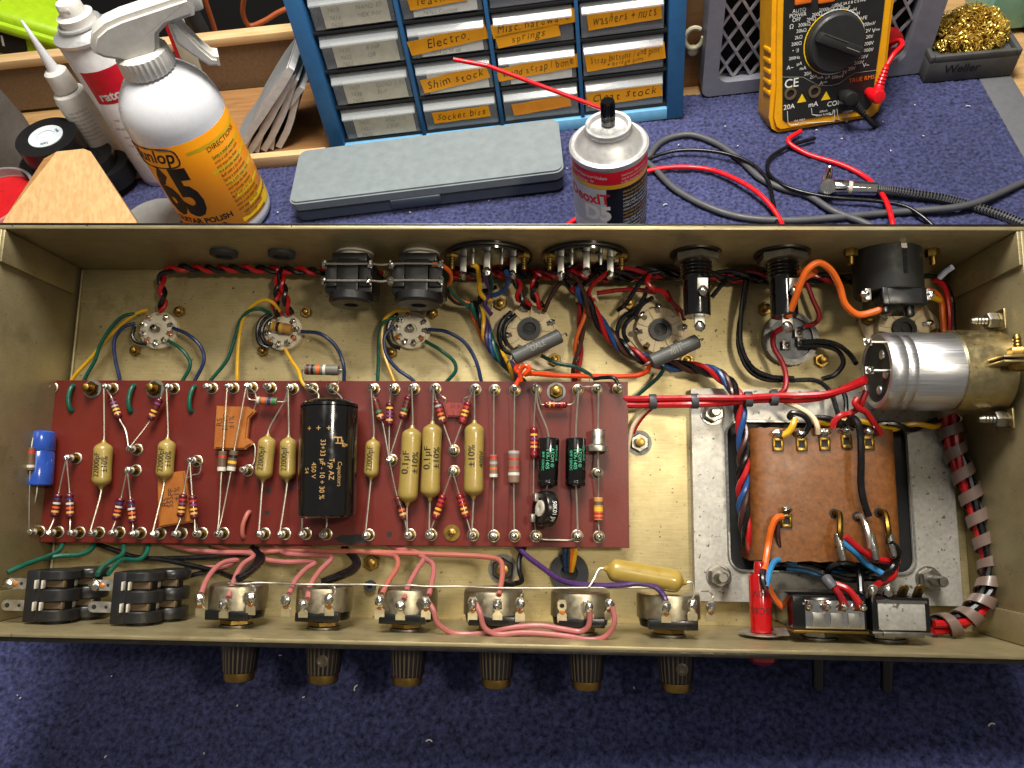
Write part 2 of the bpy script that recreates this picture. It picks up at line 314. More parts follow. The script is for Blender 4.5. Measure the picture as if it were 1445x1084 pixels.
# ================================================================== helpers for small hardware
def hexnut(mb,o,ax,r,h,m): mb.lathe(o,ax,[(r*.93,0),(r,h*.15),(r,h*.85),(r*.9,h)],m,n=6)
def screw(name,label,x,y,z,r,h,m,m2=None,group=None,fr=None):
    p=C(x,y,z); th=Thing(name,label,'screw',p,group)
    a=MB(); hexnut(a,p,V((0,0,1)),r,h*.45,m); th.part('nut',a)
    b=MB(); prof=[(r*.5,0)]+[(r*.5*(1 if i%2 else .88),h*(.1+.85*i/7)) for i in range(8)]+[(r*.3,h)]; b.lathe(p,(0,0,1),prof,m2 or m,n=14); th.part('threaded_stud',b)
    c=MB(); c.ring(p-V((0,0,.2)),(0,0,1),r*.4,r*1.28,.7,'dull_steel' if m2 else m); th.part('washer',c)
    return th
# ================================================================== BOARD
ZB=12.
corn=[C(62,536.5,ZB),C(886,538.7,ZB),C(888.3,773.6,ZB),C(40,765.5,ZB)]
bt=Thing('circuit_board','dark red fibre turret board carrying the rows of capacitors and resistors','circuit board',V((sum(c.x for c in corn)/4,sum(c.y for c in corn)/4,ZB-3)))
mb=MB(); o=corn[3]; mb.prism([((c-o).x,(c-o).y) for c in corn],V((o.x,o.y,ZB-3)),(1,0,0),(0,1,0),3,'board_fibre',bev=.35); 
bp_=bt.part('board_panel',mb)
def turret(x,y,dark=False):
    p=C(x,y,ZB); a=MB(); m='tin' if not dark else 'brass_dark'
    a.lathe(p,(0,0,1),[(3.3,.02,'tin'),(3.3,.5,'tin'),(2.8,.8,'brass_dark'),(1.5,.9,'brass_dark'),(1.4,4.4,m),(1.9,4.6,m),(1.9,5.4,m),(1.25,5.6,m),(1.2,8.0,m),(1.55,8.3,m),(1.55,9.2,m),(.8,9.7)],m,n=16)
    a.blob(p+V((random.uniform(-.5,.5),random.uniform(-.5,.5),9.3)),1.25,'solder',(1,1,.85),n=9,jit=.22)
    bt.part('turret',a)
TOPS=[(74.4,547.6),(159.6,548.8),(246,548.8),(300,548.5),(330,548.3),(356.4,547.6),(382.8,548.3),(414,549.3),(441.6,548.8),(470.4,548.8),(528.4,549.3),(557,549.5),(584.8,549.3),(614.8,549.3),(671.2,550),(698.3,550.7),(727,550.7),(756.8,550),(815.6,550.7),(843,550),(872,550)]
BOTS=[(56.4,750.4),(82.8,751),(112.8,751.6),(140.4,751.6),(169.2,751.6),(199,752.3),(226.8,752.8),(256.8,752.8),(285.6,752.8),(315.6,752.8),(373.7,753.3),(402.5,753.3),(432,753.3),(460.8,754),(520.7,755),(578.8,754.7),(608.8,754.7),(667.6,755),(696.9,756.4),(726.4,756.4),(756.3,756.4),(814.4,756.4),(845,757.6)]
MIDS=[(108,647.2),(194,634.7),(192,664),(278.4,650.8),(350.4,664),(553.6,649.6),(641,636),(641,665),(843,668)]
for q in TOPS+BOTS+MIDS: turret(*q)
ZT=ZB+9.2
def TT(i): p=C(*TOPS[i-1],ZB); return V((p.x,p.y,ZT))
def BB(i): p=C(*BOTS[i-1],ZB); return V((p.x,p.y,ZT))
def MM(i): p=C(*MIDS[i-1],ZB); return V((p.x,p.y,ZT))
for x,y,r in ((379,693.3,1.35),(377,723.5,1.35),(549.5,754,1.5),(104,547,1.2),(103,579,1.2),(190,546,1.2),(187,579,1.2),(275,547,1.2),(272.5,580,1.2)):
    hl=MB(); hl.lathe(C(x,y,ZB+.03),(0,0,1),[(r,0),(r,.04)],'blk_matte',n=14); bt.part('drilled_hole',hl)
bn=MB(); p=C(496,761,ZB)
bn.prism([(math.cos(a*.31)*(9+1.4*math.sin(a*2.1)),math.sin(a*.31)*(2.6+.6*math.cos(a*1.7))) for a in range(20)],p+V((0,0,.02)),(1,0,0),(0,1,0),.05,'blk_matte')
bt.part('scorch_mark',bn)
for i,(x,y,h,lab) in enumerate(((131,549,8,'brass standoff stud with nut leaning at the board top near the leftmost green jumper'),(219.6,549,8,'brass standoff stud with nut between the second and third green jumpers on the board'),(785,553,7,'brass standoff stud with nut at the board top beside the horizontal red resistor'))):
    screw('standoff_stud',lab,x,y,ZB,4.0,h,'brass_dark','brass',group='board standoff studs')
th=Thing('board_screw','gold screw head on a large washer at the lower middle edge of the board','screw',C(637.6,752,ZB))
a=MB(); a.ring(C(637.6,752,ZB+.02),(0,0,1),1.5,4.4,.7,'brass'); th.part('washer',a)
a=MB(); a.lathe(C(637.6,752,ZB+.6),(0,0,1),[(2.2,0),(2.2,.5),(1.2,.9),(1.1,2.2),(.5,2.4)],'brass',n=16); th.part('screw_head',a)
def lead(mb,pts,r=.38,m='wire_tin'): mb.tube(pts,r,m,n=6,res=5)
# jumpers poking through the board
for lab,(x0,y0,x1,y1),m in (('short green jumper wire looped on the board right of the blue capacitor',(103.5,546,102.5,579),'w_green'),('short green jumper wire looped on the board between the two top left resistors',(189,546,186,580),'w_green'),('short green jumper wire looped on the board left of the upper orange mica capacitor',(274.5,547,271,580),'w_green'),('short pink jumper wire looped on the board below the two brown resistors',(351,724,345,757),'w_pink')):
    a=C(x0,y0,ZB); b=C(x1,y1,ZB); m_=(a+b)/2; s=MB(); s.tube([a-V((0,0,3)),a+V((.2,.2,1.2)),m_+V((-.8,0,3)),b+V((-.4,0,1.2)),b-V((0,0,3))],1.25,m,n=10,res=7)
    one('jumper_wire',lab,'wire',s)
# ------------------------------------------------------------------ axial components
def axial(name,label,cat,a,b,r,shape,color,bands,la,lb,group=None,text=None,lr=.38,flat=1.,tm='ink'):
    """a,b body ends (3-D); la/lb lead polylines starting at the body end"""
    a=V(a); b=V(b); ax=b-a; Ln=ax.length; ax.normalize(); th=Thing(name,label,cat,(a+b)/2,group)
    def rad(f):
        if shape=='bone':
            if f<=.2: return r*(.55+.45*math.sin(min(1,f/.1)*PI/2)) if f<.1 else r*(1-.12*max(0,(f-.15)/.05))
            if f>=.8: return rad(1-f)
            return r*.88
        if shape=='comp': return r*(.93 if f<.02 or f>.98 else 1)
        if shape=='drop':
            g=min(f,1-f)*Ln/r
            if g<.35: return r*(.16+.14*g/.35)
            if g<1.0: return r*(.30+.70*math.sin((g-.35)/.65*PI/2)**.75)
            return r*(1+.02*math.sin(f*9))
        if shape=='tubecap':
            g=min(f,1-f)*Ln/r
            return r*(.8+.2*min(1,g/.15)) if g<.15 else r
    fs=sorted(set([i/24 for i in range(25)]+[.02,.98,.05,.95,.1,.9]+[x for bd in bands for x in bd[:2]]))
    prof=[]
    for i,f in enumerate(fs):
        mm=color; nf=(f+fs[i+1])/2 if i+1<len(fs) else f
        for f0,f1,bm_ in bands:
            if f0<=nf<=f1: mm=bm_
        prof.append((rad(f),f*Ln,mm))
    mb=MB(); mb.lathe(a,ax,prof,color,n=20,ref=(0,0,1),sx=flat)
    for tx in text or ():
        s,frac,ang,size,flip=tx[:5]; st=tx[5] if len(tx)>5 else 1.
        e0,e1=frame(ax,(0,0,1)); nrm=e0*math.cos(ang)+e1*math.sin(ang); ux=ax*flip; uy=nrm.cross(ux)
        mb.text(s,a+ax*Ln*frac+nrm*r,ux,uy,size,tm,cyl=(a,ax,r*1.02),stretch=st,bis=.8)
    th.part('body',mb)
    for l_ in (la,lb):
        if l_:
            q=MB(); lead(q,l_,lr); th.part('lead',q)
    return th
def res(label,e1,a,b,e2,rpx,shape,color,bands,za=17.5,group=None,zb=None):
    A=C(*a,za); Bp=C(*b,zb if zb else za); r=mmc(rpx,A)
    e1=e1 if isinstance(e1,list) else [e1]; e2=e2 if isinstance(e2,list) else [e2]
    u=(Bp-A).normalized()
    return axial('resistor',label,'resistor',A,Bp,r,shape,color,bands,[A+u*.6,A-u*1.5]+e1,[Bp-u*.6,Bp+u*1.5]+e2,group)
def bd(*cols,s=.16,e=.84,w=.5):
    n=len(cols); st=(e-s)/n; return [(s+i*st+st*(1-w)/2,s+i*st+st*(1+w)/2,'b_'+c) for i,c in enumerate(cols)]
G='resistors on the turret board'
res('brown resistor with one red band lying on the blue capacitor',TT(1),(44.6,632),(42.5,664),BB(1),5.6,'comp','res_brown',[(.12,.27,'b_red'),(.76,.88,'b_white')],za=27,group=G)
res('left of two maroon resistors hanging from the turret right of the blue capacitor',MM(1),(82.8,696),(76.3,730),BB(2),5.6,'bone','maroon',bd('blue','white','orange','gold'),group=G)
res('right of two maroon resistors hanging from the turret right of the blue capacitor',MM(1),(98,696),(99,732),BB(3),5.6,'bone','maroon',bd('blue','white','orange','gold'),group=G)
res('maroon resistor slanting from the first 22000pF capacitor lead to the upper middle turret',TT(2),(157.5,562),(168.5,590.5),[C(177,607,17),MM(2)],5.3,'bone','maroon',bd('violet','grey','yellow','gold'),group=G)
res('maroon resistor slanting from the second 22000pF capacitor lead to the upper middle turret',TT(3),(226.5,562),(211.5,593),MM(2),5.3,'bone','maroon',bd('violet','brown','yellow','gold'),group=G)
res('left of two maroon resistors under the turret between the first two 22000pF capacitors',MM(3),(171,702),(163,734),BB(5),5.6,'bone','maroon',bd('blue','white','orange','gold'),group=G)
res('right of two maroon resistors under the turret between the first two 22000pF capacitors',MM(3),(184,704),(187.3,739),BB(6),5.6,'bone','maroon',bd('blue','white','orange','gold'),group=G)
res('left of two violet banded resistors over the lower orange mica capacitor',MM(4),(259,697),(254.5,730),BB(8),5.6,'bone','maroon',bd('red','violet','yellow','gold'),za=19.5,group=G)
res('right of two violet banded resistors over the lower orange mica capacitor',MM(4),(271.2,699),(274.4,733),BB(9),5.6,'bone','maroon',bd('red','violet','yellow','gold'),za=19.5,group=G)
res('brown resistor with one red band under the upper orange mica capacitor',TT(5),(314.4,637),(312.5,665.5),[C(308,740,18.5),BB(10)],6,'comp','res_brown',[(.2,.34,'b_red'),(.78,.98,'b_white')],za=19,group=G)
res('dark brown resistor with black and yellow bands under the upper orange mica capacitor',TT(6),(330.4,636),(325.7,665),[C(311,738,18.5),BB(10)],6,'comp','res_brown',[(.22,.36,'b_black'),(.5,.64,'b_yellow'),(.78,.98,'b_white')],za=19,group=G)
res('grey resistor with cream orange and blue bands lying sideways above two mustard capacitors',[C(351,563,19),TT(6)],(363,565),(391.5,567),[C(404,566,19),TT(8)],5.4,'comp','res_greybrown',[(.02,.14,'b_white'),(.25,.42,'b_orange'),(.55,.7,'b_blue'),(.78,.98,'b_green')],za=19,group=G)
res('thick brown resistor with orange and white bands bridging two turrets above the black electrolytic',[C(426,525,24),C(428,536,23),TT(9)],(430.8,521.5),(478,522.5),[C(481,525,24),C(477,541,23),TT(10)],7.6,'comp','res_grey',[(.05,.15,'b_brown'),(.2,.28,'b_black'),(.34,.45,'b_orange'),(.55,.63,'b_white')],za=25,group=G)
res('left of the three resistors fanning above the middle turret, orange banded',TT(11),(528,562),(539,595),MM(6),5.6,'bone','maroon_brown',bd('brown','brown','green','gold'),group=G)
res('centre of the three resistors fanning above the middle turret, yellow band on top',TT(12),(550,568),(549.3,601),MM(6),5.6,'bone','maroon',bd('yellow','violet','violet','gold'),group=G)
res('right of the three resistors fanning above the middle turret',TT(13),(577,559),(567,591.5),MM(6),5.6,'bone','maroon',bd('brown','brown','green','gold'),group=G)
res('reddish resistor between the middle turret and the left 0.1 microfarad capacitor foot',MM(6),(560.5,700.5),(571,734),BB(16),5.6,'bone','maroon_brown',bd('brown','black','orange','gold'),group=G)
res('grey banded resistor left of the red mica capacitor',TT(14),(615.5,565),(626,599),MM(7),5.6,'bone','maroon_brown',bd('grey','red','orange','gold'),za=18.5,group=G)
res('bright red resistor with yellow band right of the red mica capacitor',TT(15),(661,567),(651,599),MM(7),5.6,'bone','maroon_red',bd('red','yellow','yellow','red'),za=18.5,group=G)
res('left of two yellow banded resistors above the gold board screw',MM(8),(626,698),(613.4,733),BB(17),5.6,'bone','maroon_red',bd('red','red','yellow','gold'),group=G)
res('right of two yellow banded resistors above the gold board screw',MM(8),(648,697.5),(658.5,732),BB(18),5.6,'bone','maroon_red',bd('red','red','yellow','gold'),group=G)
res('slim grey brown resistor on a straight vertical lead right of the third large mustard capacitor',TT(16),(696.5,642),(696.4,674),BB(19),5.8,'comp','res_greybrown',[(.06,.18,'b_red'),(.3,.42,'b_grey'),(.55,.66,'b_orange'),(.84,.99,'b_white')],group=G)
res('thick brown resistor with two red bands and a silver band on a vertical lead',TT(17),(725.2,636),(725,681.5),BB(20),8.3,'comp','res_greybrown',[(.02,.1,'b_grey'),(.24,.31,'b_red'),(.5,.57,'b_red'),(.68,.77,'b_silver')],group=G)
res('maroon resistor standing upright above the black trimmer',TT(18),(753.4,602),(753.2,647),[C(752.6,700,18)],5.8,'bone','maroon_red',bd('yellow','violet','orange','gold',s=.2,e=.7),group=G)
res('bright red resistor lying sideways above the two green lettered capacitors',[C(762,566,18),TT(18)],(768,571),(800.5,571),[C(810,568,18),TT(19)],5,'bone','maroon_red',bd('gold','orange','brown','red'),group=G)
res('tan resistor with yellow and red bands at the right end of the board',MM(9),(844.4,702),(844.4,734),BB(23),6.6,'comp','res_tan',[(.18,.34,'res_brown'),(.42,.6,'b_yellow'),(.66,.78,'b_red'),(.84,.95,'b_red')],group=G)
# ------------------------------------------------------------------ mustard capacitors
G2='mustard coloured film capacitors'
def mus(label,e1,a,b,e2,wpx,text,za=None,flat=1.):
    rr=mmc(wpx/2,C(*a,19)); z=ZB+rr*.95+.6; A=C(*a,z); Bp=C(*b,z); r=mmc(wpx/2,A)
    e1=e1 if isinstance(e1,list) else [e1]; e2=e2 if isinstance(e2,list) else [e2]; u=(Bp-A).normalized()
    return axial('film_capacitor',label,'capacitor',A,Bp,r,'drop','mustard',[],[A+u*1,A-u*2]+e1,[Bp-u*1,Bp+u*2]+e2,G2,text,lr=.45)
t22=[('22000pF',.51,.12,4.7,-1,.82),('±10%',.5,-.72,4.3,-1,.9)]
mus('22000pF mustard capacitor between the leftmost pair of maroon resistors and the second pair',TT(2),(146.6,621),(142.6,691),BB(4),25,t22)
mus('22000pF mustard capacitor with its lower end over the orange 555PF mica',TT(3),(236.6,617),(231.4,680),BB(7),23.5,t22)
mus('22000pF mustard capacitor with slanting upper lead left of its twin beside the black electrolytic',[C(403,562,19),TT(8)],(378.3,612),(370.6,681),BB(11),24.5,t22[:1])
mus('22000pF mustard capacitor touching the left side of the black electrolytic',TT(8),(407.3,614),(404.8,681),BB(12),23,t22[:1])
mus('22000pF mustard capacitor standing right of the black electrolytic',TT(11),(527.2,617),(523,678),BB(15),20.5,t22[:1])
tb=[('0.1µF',.47,.3,5.6,-1),('±10%',.47,-.72,5.2,-1)]
mus('large slanted 0.1µF mustard capacitor, left one of the touching pair',TT(13),(582,600),(574.6,714),BB(16),27.6,tb)
mus('large 0.1µF mustard capacitor, right one of the touching pair',TT(14),(610.4,594),(606.6,707),BB(17),27,tb)
mus('large mustard capacitor marked 400V on its side, alone left of the slim grey brown resistor',TT(15),(669.6,593),(668,705),BB(18),27.5,[('±10%',.46,.15,5.2,-1),('400V',.5,-.95,4.2,-1)])
# ------------------------------------------------------------------ electrolytics
def ecap(label,a,b,wpx,color,la,lb,text,tm,groove,name='electrolytic_capacitor'):
    rr=mmc(wpx/2,C(*a,24)); z=ZB+rr+.3; A=C(*a,z); Bp=C(*b,z); r=mmc(wpx/2,A+V((0,0,1))); ax=(Bp-A); Ln=ax.length; ax.normalize()
    th=Thing(name,label,'capacitor',(A+Bp)/2)
    g=groove
    prof=[(r*.75,0),(r*.9,.02*Ln),(r*.98,.035*Ln),(r,.06*Ln),(r,g*Ln-.9),(r*.945,g*Ln-.3),(r*.945,g*Ln+.3),(r,g*Ln+.9),(r,.95*Ln),(r*.97,.98*Ln),(r*.88,.995*Ln),(r*.8,Ln)]
    if g>.5: prof=[(r*.8,0),(r*.88,.005*Ln),(r*.97,.02*Ln),(r,.05*Ln),(r,g*Ln-.9),(r*.945,g*Ln-.3),(r*.945,g*Ln+.3),(r,g*Ln+.9),(r,.95*Ln),(r*.95,.975*Ln),(r*.85,Ln)]
    mb=MB(); mb.lathe(A,ax,prof,color,n=40,ref=(0,0,1)); e0,e1=frame(ax,(0,0,1))
    for s,frac,ang,size,flip,st in text:
        nrm=e0*math.cos(ang)+e1*math.sin(ang); ux=ax*flip
        mb.text(s,A+ax*Ln*frac+nrm*r,ux,nrm.cross(ux),size,tm,cyl=(A,ax,r),stretch=st,bis=1.2)
    th.part('body',mb)
    for l_,p in [(x,A) for x in la]+[(x,Bp) for x in lb]:
        q=MB(); lead(q,l_,.5); th.part('lead',q)
    return th,A,Bp,r,ax,e0,e1
Z2=ZB+14
big=ecap('large black electrolytic capacitor with gold lettering lying across the board','x' and (465.2,565.5),(461,731),80,'blk_gloss',
 [[C(455,569,20),C(449.5,566,20),C(449,556,19),TT(9)],[C(482,569,20),C(482,562,19),TT(10)]],
 [[C(426,728,16),C(426.3,740,17),BB(13)],[C(461,728,18),C(460.5,744,17.5),BB(14)]],
 [('33+33 µF - 10 + 30 %',.60,-.08,3.6,1,.95),('450 V',.61,.22,3.6,1,.95),('S4',.61,.5,3.4,1,.95),('Typ AZ',.60,-.38,3.7,1,.95),('Capacitors',.64,-.66,3.2,1,.9),('+',.26,.45,4.5,1,1),('+',.26,.1,4.5,1,1),('+',.26,-.25,4.5,1,1),('F',.35,-.55,7,1,1),('T',.385,-.62,6,1,1),('&',.40,-.85,4,1,1)],'ink_gold',.055)
ecap('shiny blue sleeved electrolytic capacitor at the left end of the board',(58.5,608.5),(53.5,686),37.5,'blue_sleeve',
 [[C(58,611,19),C(60,590,19),TT(1)]],[[C(53,684,19),C(51,700,19),C(44,730,19),BB(1)]],[],'ink',.38)
tx=lambda a:[('SPRAGUE',.32,-.85,2.1,1,.95),('ATOM ®',.42,-.38,2.6,1,1),('TVA-1405',.45,.08,2.6,1,1)]+a
ecap('black capacitor with green lettering directly above the trimmer',(774.8,618),(772.2,686),29.5,'blk_gloss',
 [[C(774.8,620,20),C(772,606,20),C(759,572,19),TT(18)]],[[C(772.4,685,20),C(771,692,19),C(769,700,17)]],tx([('8MF 150VDC',.5,.52,2.0,1,.9)]),'ink_green',.88)
ecap('black capacitor with green lettering left of the silver diode',(812.5,618),(812,686.5),28.5,'blk_gloss',
 [[C(812.5,620,20),C(813,600,20),TT(19)]],[[C(812.5,685,20),C(813.5,700,19),BB(22)]],tx([('8MF 150VDC',.48,.52,2.1,1,.9)]),'ink_green',.88)
# ------------------------------------------------------------------ mica capacitors
def mica(label,poly,z,th_,m,texts,leads,tm='ink'):
    P=[C(x,y,z+th_) for x,y in poly]; c=sum(P,V())/len(P); T_=Thing('mica_capacitor',label,'capacitor',c)
    mb=MB(); o=P[0]; mb.prism([((p-o).x,(p-o).y) for p in P],V((o.x,o.y,z)),(1,0,0),(0,1,0),th_,m,bev=.9)
    for s,x,y,ang,size in texts:
        ux=V((math.cos(ang),math.sin(ang),0)); mb.text(s,C(x,y,z+th_),ux,V((-ux.y,ux.x,0)),size,tm,lift=.08)
    T_.part('body',mb)
    for l_ in leads:
        q=MB(); lead(q,l_,.4); T_.part('lead',q)
mica('lower orange mica capacitor marked 555PF under two violet banded resistors',[(221,669),(260,664),(265,700),(272,737),(246,741),(223,745)],ZB+.8,3.5,'mica',[('RS',233,709,1.62,4.6),('555PF',241,703,1.62,4.2),('±1%',250,697,1.62,4.2)],[[C(262,676,14),C(271,671,14),C(281,668,15),C(283,655,16),MM(4)],[C(272,735,14),C(278,742,15),BB(9)]])
mica('upper orange mica capacitor marked 250PF behind the two brown resistors',[(304.8,572.5),(330,573.5),(350,573.5),(354,577),(358,577),(360,581),(351,590),(348,618),(355,623),(357,627),(348,631),(346,634),(325,634.5),(301,633)],ZB+.8,4,'mica',[('RS',310,596,1.57,4.4),('250PF',318,596,1.57,3.8),('±1%',327,596,1.57,4.0)],[[C(358,578,15),C(361,570,16),C(360,555,17),TT(6)],[C(356,626,15),C(359,628,15),C(357,655,16),MM(5)]])
mica('small dull red mica capacitor between the grey banded and bright red resistors',[(624.4,567),(659,569),(656,589),(630.4,588.6)],ZB+.6,2.6,'mica_red',[('.01 R',642,574,0,2.8),('2 1%',645,583,0,2.8)],[[C(628,570,15),C(629,563,16),C(622,558,17),TT(14)],[C(655,570,15),C(655,563,16),C(663,559,17),TT(15)]])
# ------------------------------------------------------------------ trimmer, diode, bridges
p=C(770,718,ZB+10); ax=V((-.88,.05,.48)).normalized(); r=9.2
th=Thing('trimmer','black round trimmer marked 50K01 with a white centre standing on the board','trimmer',p)
a=MB(); a.lathe(p-ax*3.2,ax,[(r*.92,0),(r,.5),(r,6.0),(r*.95,6.6),(r*.6,6.65),(r*.55,6.0)],'blk',n=36); e0,e1=frame(ax,(0,0,1))
up_=V((0,0,1)); nn=(up_-ax*up_.dot(ax)).normalized(); 
a.text('50K01 JH',p-ax*.2+(nn*.85+ax.cross(nn)*-.1).normalized()*r,(ax.cross(nn))*-1,ax*-1,3.4,'ink_white',cyl=(p,ax,r),stretch=.85,bis=.8)
th.part('body',a)
a=MB(); a.lathe(p+ax*2.9,ax,[(4.2,0),(4.2,1.0),(3.4,1.2),(1.0,1.15),(.5,.8)],'b_white',n=24,sx=1); th.part('rotor',a)
for x,y in ((756,702),(751,731)):
    a=MB(); q=C(x,y,ZB+9); a.box(q,(2.2,4.2,3.2),'tin',rot=Matrix.Rotation(.45,3,'Y'),bev=.3); a.tube([q,q+V((0,-1,-5)),V((q.x,q.y-2,ZB))],.6,'tin'); th.part('terminal',a)
q=MB(); lead(q,[C(754,735,18),C(755.5,745,17),BB(21)]); th.part('lead',q)
A=C(844,606,ZB+6); Bp=C(843.8,638,ZB+6); r=mmc(10,A); ax=(Bp-A); Ln=ax.length; ax.normalize()
th=Thing('diode','silver top hat diode with a wide flange at the right end of the board','diode',(A+Bp)/2)
a=MB(); a.lathe(A,ax,[(r*.55,0),(r*.9,.1),(r,.6),(r,Ln*.62),(r*1.12,Ln*.68),(r*1.5,Ln*.74),(r*1.56,Ln*.84),(r*1.5,Ln*.97),(r*.5,Ln)],'diode_can',n=28,ref=(0,0,1)); e0,e1=frame(ax,(0,0,1))
for s,fr_ in (('1N',.2),('BY',.42)): a.text(s,A+ax*Ln*fr_+e0*r,V((1,0,0)),V((0,1,0)),2.6,'ink_grey',cyl=(A,ax,r))
th.part('body',a)
q=MB(); lead(q,[A+ax,A-ax*2,TT(20)],.5); th.part('lead',q); q=MB(); lead(q,[Bp-ax,Bp+ax*2,MM(9)],.5); th.part('lead',q)
for lab,pts in (('bare tinned bridge wire between two turrets above the silver diode',[TT(19),C(829,546,19),TT(20)]),('bare tinned bridge wire along the bottom edge below the trimmer',[BB(21),C(764,761,17.5),C(785,762,17),C(806,762,17.5),BB(22)])):
    q=MB(); lead(q,pts,.5); one('bridge_wire',lab,'wire',q)
Z1=V((0,0,1)); NY=V((0,-1,0)); PYV=V((0,1,0))
# ================================================================== VALVE SOCKETS
def nut_screw(label,x,y,z=0,r=3.1,h=5,m='brass',name='mounting_screw',group='socket mounting screws'):
    p=C(x,y,z); th=Thing(name,label,'screw',p,group)
    a=MB(); hexnut(a,p+Z1*.05,Z1,r,2.4,m); th.part('nut',a)
    a=MB(); a.lathe(p,Z1,[(r*.5,0),(r*.5,h-.4),(r*.32,h)],m,n=12); th.part('threaded_stud',a)
for lab,x,y in (('brass nut above right of the left ceramic socket',254.7,440),('brass nut below left of the left ceramic socket',192.3,495.4),('brass nut above right of the socket with the yellow banded resistor',433,441.5),('brass nut below left of the socket with the yellow banded resistor',371.8,496),('brass nut below left of the third ceramic socket',553.4,498),('brass nut above right of the third ceramic socket',611,443)):
    nut_screw(lab,x,y,r=3.3)
def noval(label,x,y,rpx,rot,extra=None):
    p=C(x,y,3); r=mmc(rpx,p); th=Thing('valve_socket',label,'valve socket',V((p.x,p.y,0)))
    a=MB(); a.lathe(V((p.x,p.y,0)),Z1,[(r,0),(r,3.2),(r*.96,3.7),(r*.8,3.9),(r*.78,5.2),(r*.7,5.5),(r*.3,5.5),(r*.28,4.6)],'ceramic',n=40); th.part('ceramic_base',a)
    a=MB(); a.lathe(V((p.x,p.y,4.5)),Z1,[(1.9,0),(1.9,5.5),(1.3,5.9),(1.2,3)],'steel',n=16); th.part('centre_post',a)
    for k in range(9):
        an=rot+k*2*PI/10; d=V((math.cos(an),math.sin(an),0)); q=V((p.x,p.y,4.6))+d*r*.58; u=Z1.cross(d)
        a=MB(); M_=Matrix((d,u,Z1)).transposed()
        a.box(q+d*.8+Z1*1.2,(r*.34,2.3,.5),'silverlug',rot=M_@Matrix.Rotation(-.5,3,'Y'),bev=.12); a.blob(q+d*2.2+Z1*1.5,1.5,'solder' if k%3 else 'flux',(1,1,.7),n=8,jit=.25)
        th.part('solder_lug',a)
    return th,p,r
noval('white ceramic valve socket at the far left with a dark centre post',224,466,27,2.2)
noval('white ceramic valve socket with a yellow banded resistor standing on it',400,468,27,2.0)
noval('white ceramic valve socket below the right black jack',581,466,27,1.8)
a=C(384,460,10); b=C(412,465,10); axial('resistor','yellow and black banded resistor lying over the second ceramic socket','resistor',a,b,2.9,'comp','res_tan',[(.0,.12,'b_yellow'),(.26,.4,'b_black'),(.42,.58,'b_yellow')],[a,C(378,458,8)],[b,C(421,467,7)])
def octal(label,x,y,rpx,m,rot,screws,lugs=8,cover=None,notch=True):
    p=C(x,y,4); r=mmc(rpx,p); o=V((p.x,p.y,0)); th=Thing('valve_socket',label,'valve socket',o)
    a=MB(); pts=[C(*s,0) for s in screws]; u=(pts[1]-pts[0]).normalized(); c=(pts[0]+pts[1])/2; hl=(pts[1]-pts[0]).length/2; v=Z1.cross(u); poly=[]
    for k in range(24):
        an=2*PI*k/24; poly.append(((hl+4.5)*math.copysign(abs(math.cos(an))**.8,math.cos(an)),r*1.08*math.sin(an)*(1 if abs(math.cos(an))<.75 else .75)))
    a.prism(poly,V((c.x,c.y,.05)),u,v,1.2,'socket_beige'); th.part('mounting_plate',a)
    a=MB(); a.lathe(o,Z1,[(r,.5),(r,5.5),(r*.97,6.2),(r*.9,6.4),(r*.5,6.2),(r*.48,5.6)],m,n=40)
    for k in range(lugs):
        an=rot+PI/lugs+k*2*PI/lugs; d=V((math.cos(an),math.sin(an),0)); a.box(o+d*r*.72+Z1*6.5,(r*.42,1.1,1.3),m,rot=Matrix.Rotation(an,3,'Z'),bev=.3)
    th.part('socket_body',a)
    a=MB(); a.ring(o+Z1*5.4,Z1,r*.27,r*.46,2.2,'blk',n=28); a.lathe(o+Z1*5.3,Z1,[(r*.27,0),(r*.27,.8),(r*.1,.9),(r*.1,1.6),(.3,1.6)],'blk_matte',n=20); th.part('key_hole',a)
    for k in range(lugs):
        an=rot+k*2*PI/lugs; d=V((math.cos(an),math.sin(an),0)); q=o+d*r*.78+Z1*7
        a=MB(); M_=Matrix.Rotation(an,3,'Z')
        a.box(q+d*1.2+Z1*.4,(4.6,2.6,.5),'silverlug',rot=M_@Matrix.Rotation(-.6,3,'Y'),bev=.15); a.blob(q+d*2.6+Z1*1.4,1.7,('solder','flux','brass_dark')[k%3 if k%2 else 0],(1,1,.75),n=8,jit=.25); th.part('solder_lug',a)
    for s in pts:
        a=MB(); hexnut(a,s+Z1*1.3,Z1,3.9,2.6,'brass'); a.lathe(s+Z1*1.3,Z1,[(2,0),(2,5),(1.4,5.4)],'brass',n=12); th.part('mounting_nut',a)
    return th
octal('beige octal valve socket under the left grey ceramic resistor',747,466,35,'socket_beige',.3,[(706.4,430.7),(782.4,509)])
octal('dusty beige octal valve socket under the right grey ceramic resistor',930.6,467,34,'socket_beige',.1,[(887,429.6),(968,510)])
octal('beige octal valve socket half hidden by the big aluminium can',1273,466,36,'socket_beige',.25,[(1222,452),(1318,474)])
def dale(label,a,b,wpx,texts,z=22):
    A=C(*a,z); B_=C(*b,z); r=mmc(wpx/2,A); ax=(B_-A).normalized(); e0,e1=frame(ax,Z1)
    th=axial('power_resistor',label,'resistor',A,B_,r,'tubecap','dale',[],[A+ax,A-ax*2.5,A-ax*4-Z1*8],[B_-ax,B_+ax*2.5,B_+ax*4-Z1*8],None,[(s,f,an,sz,1,.85) for s,f,an,sz in texts],lr=.5,tm='ink_grey')
dale('grey ceramic power resistor marked DALE lying over the left octal socket',(724,506),(791,473.5),21,[('DALE',.52,.1,4.2),('RS-5',.4,-.5,3.0)])
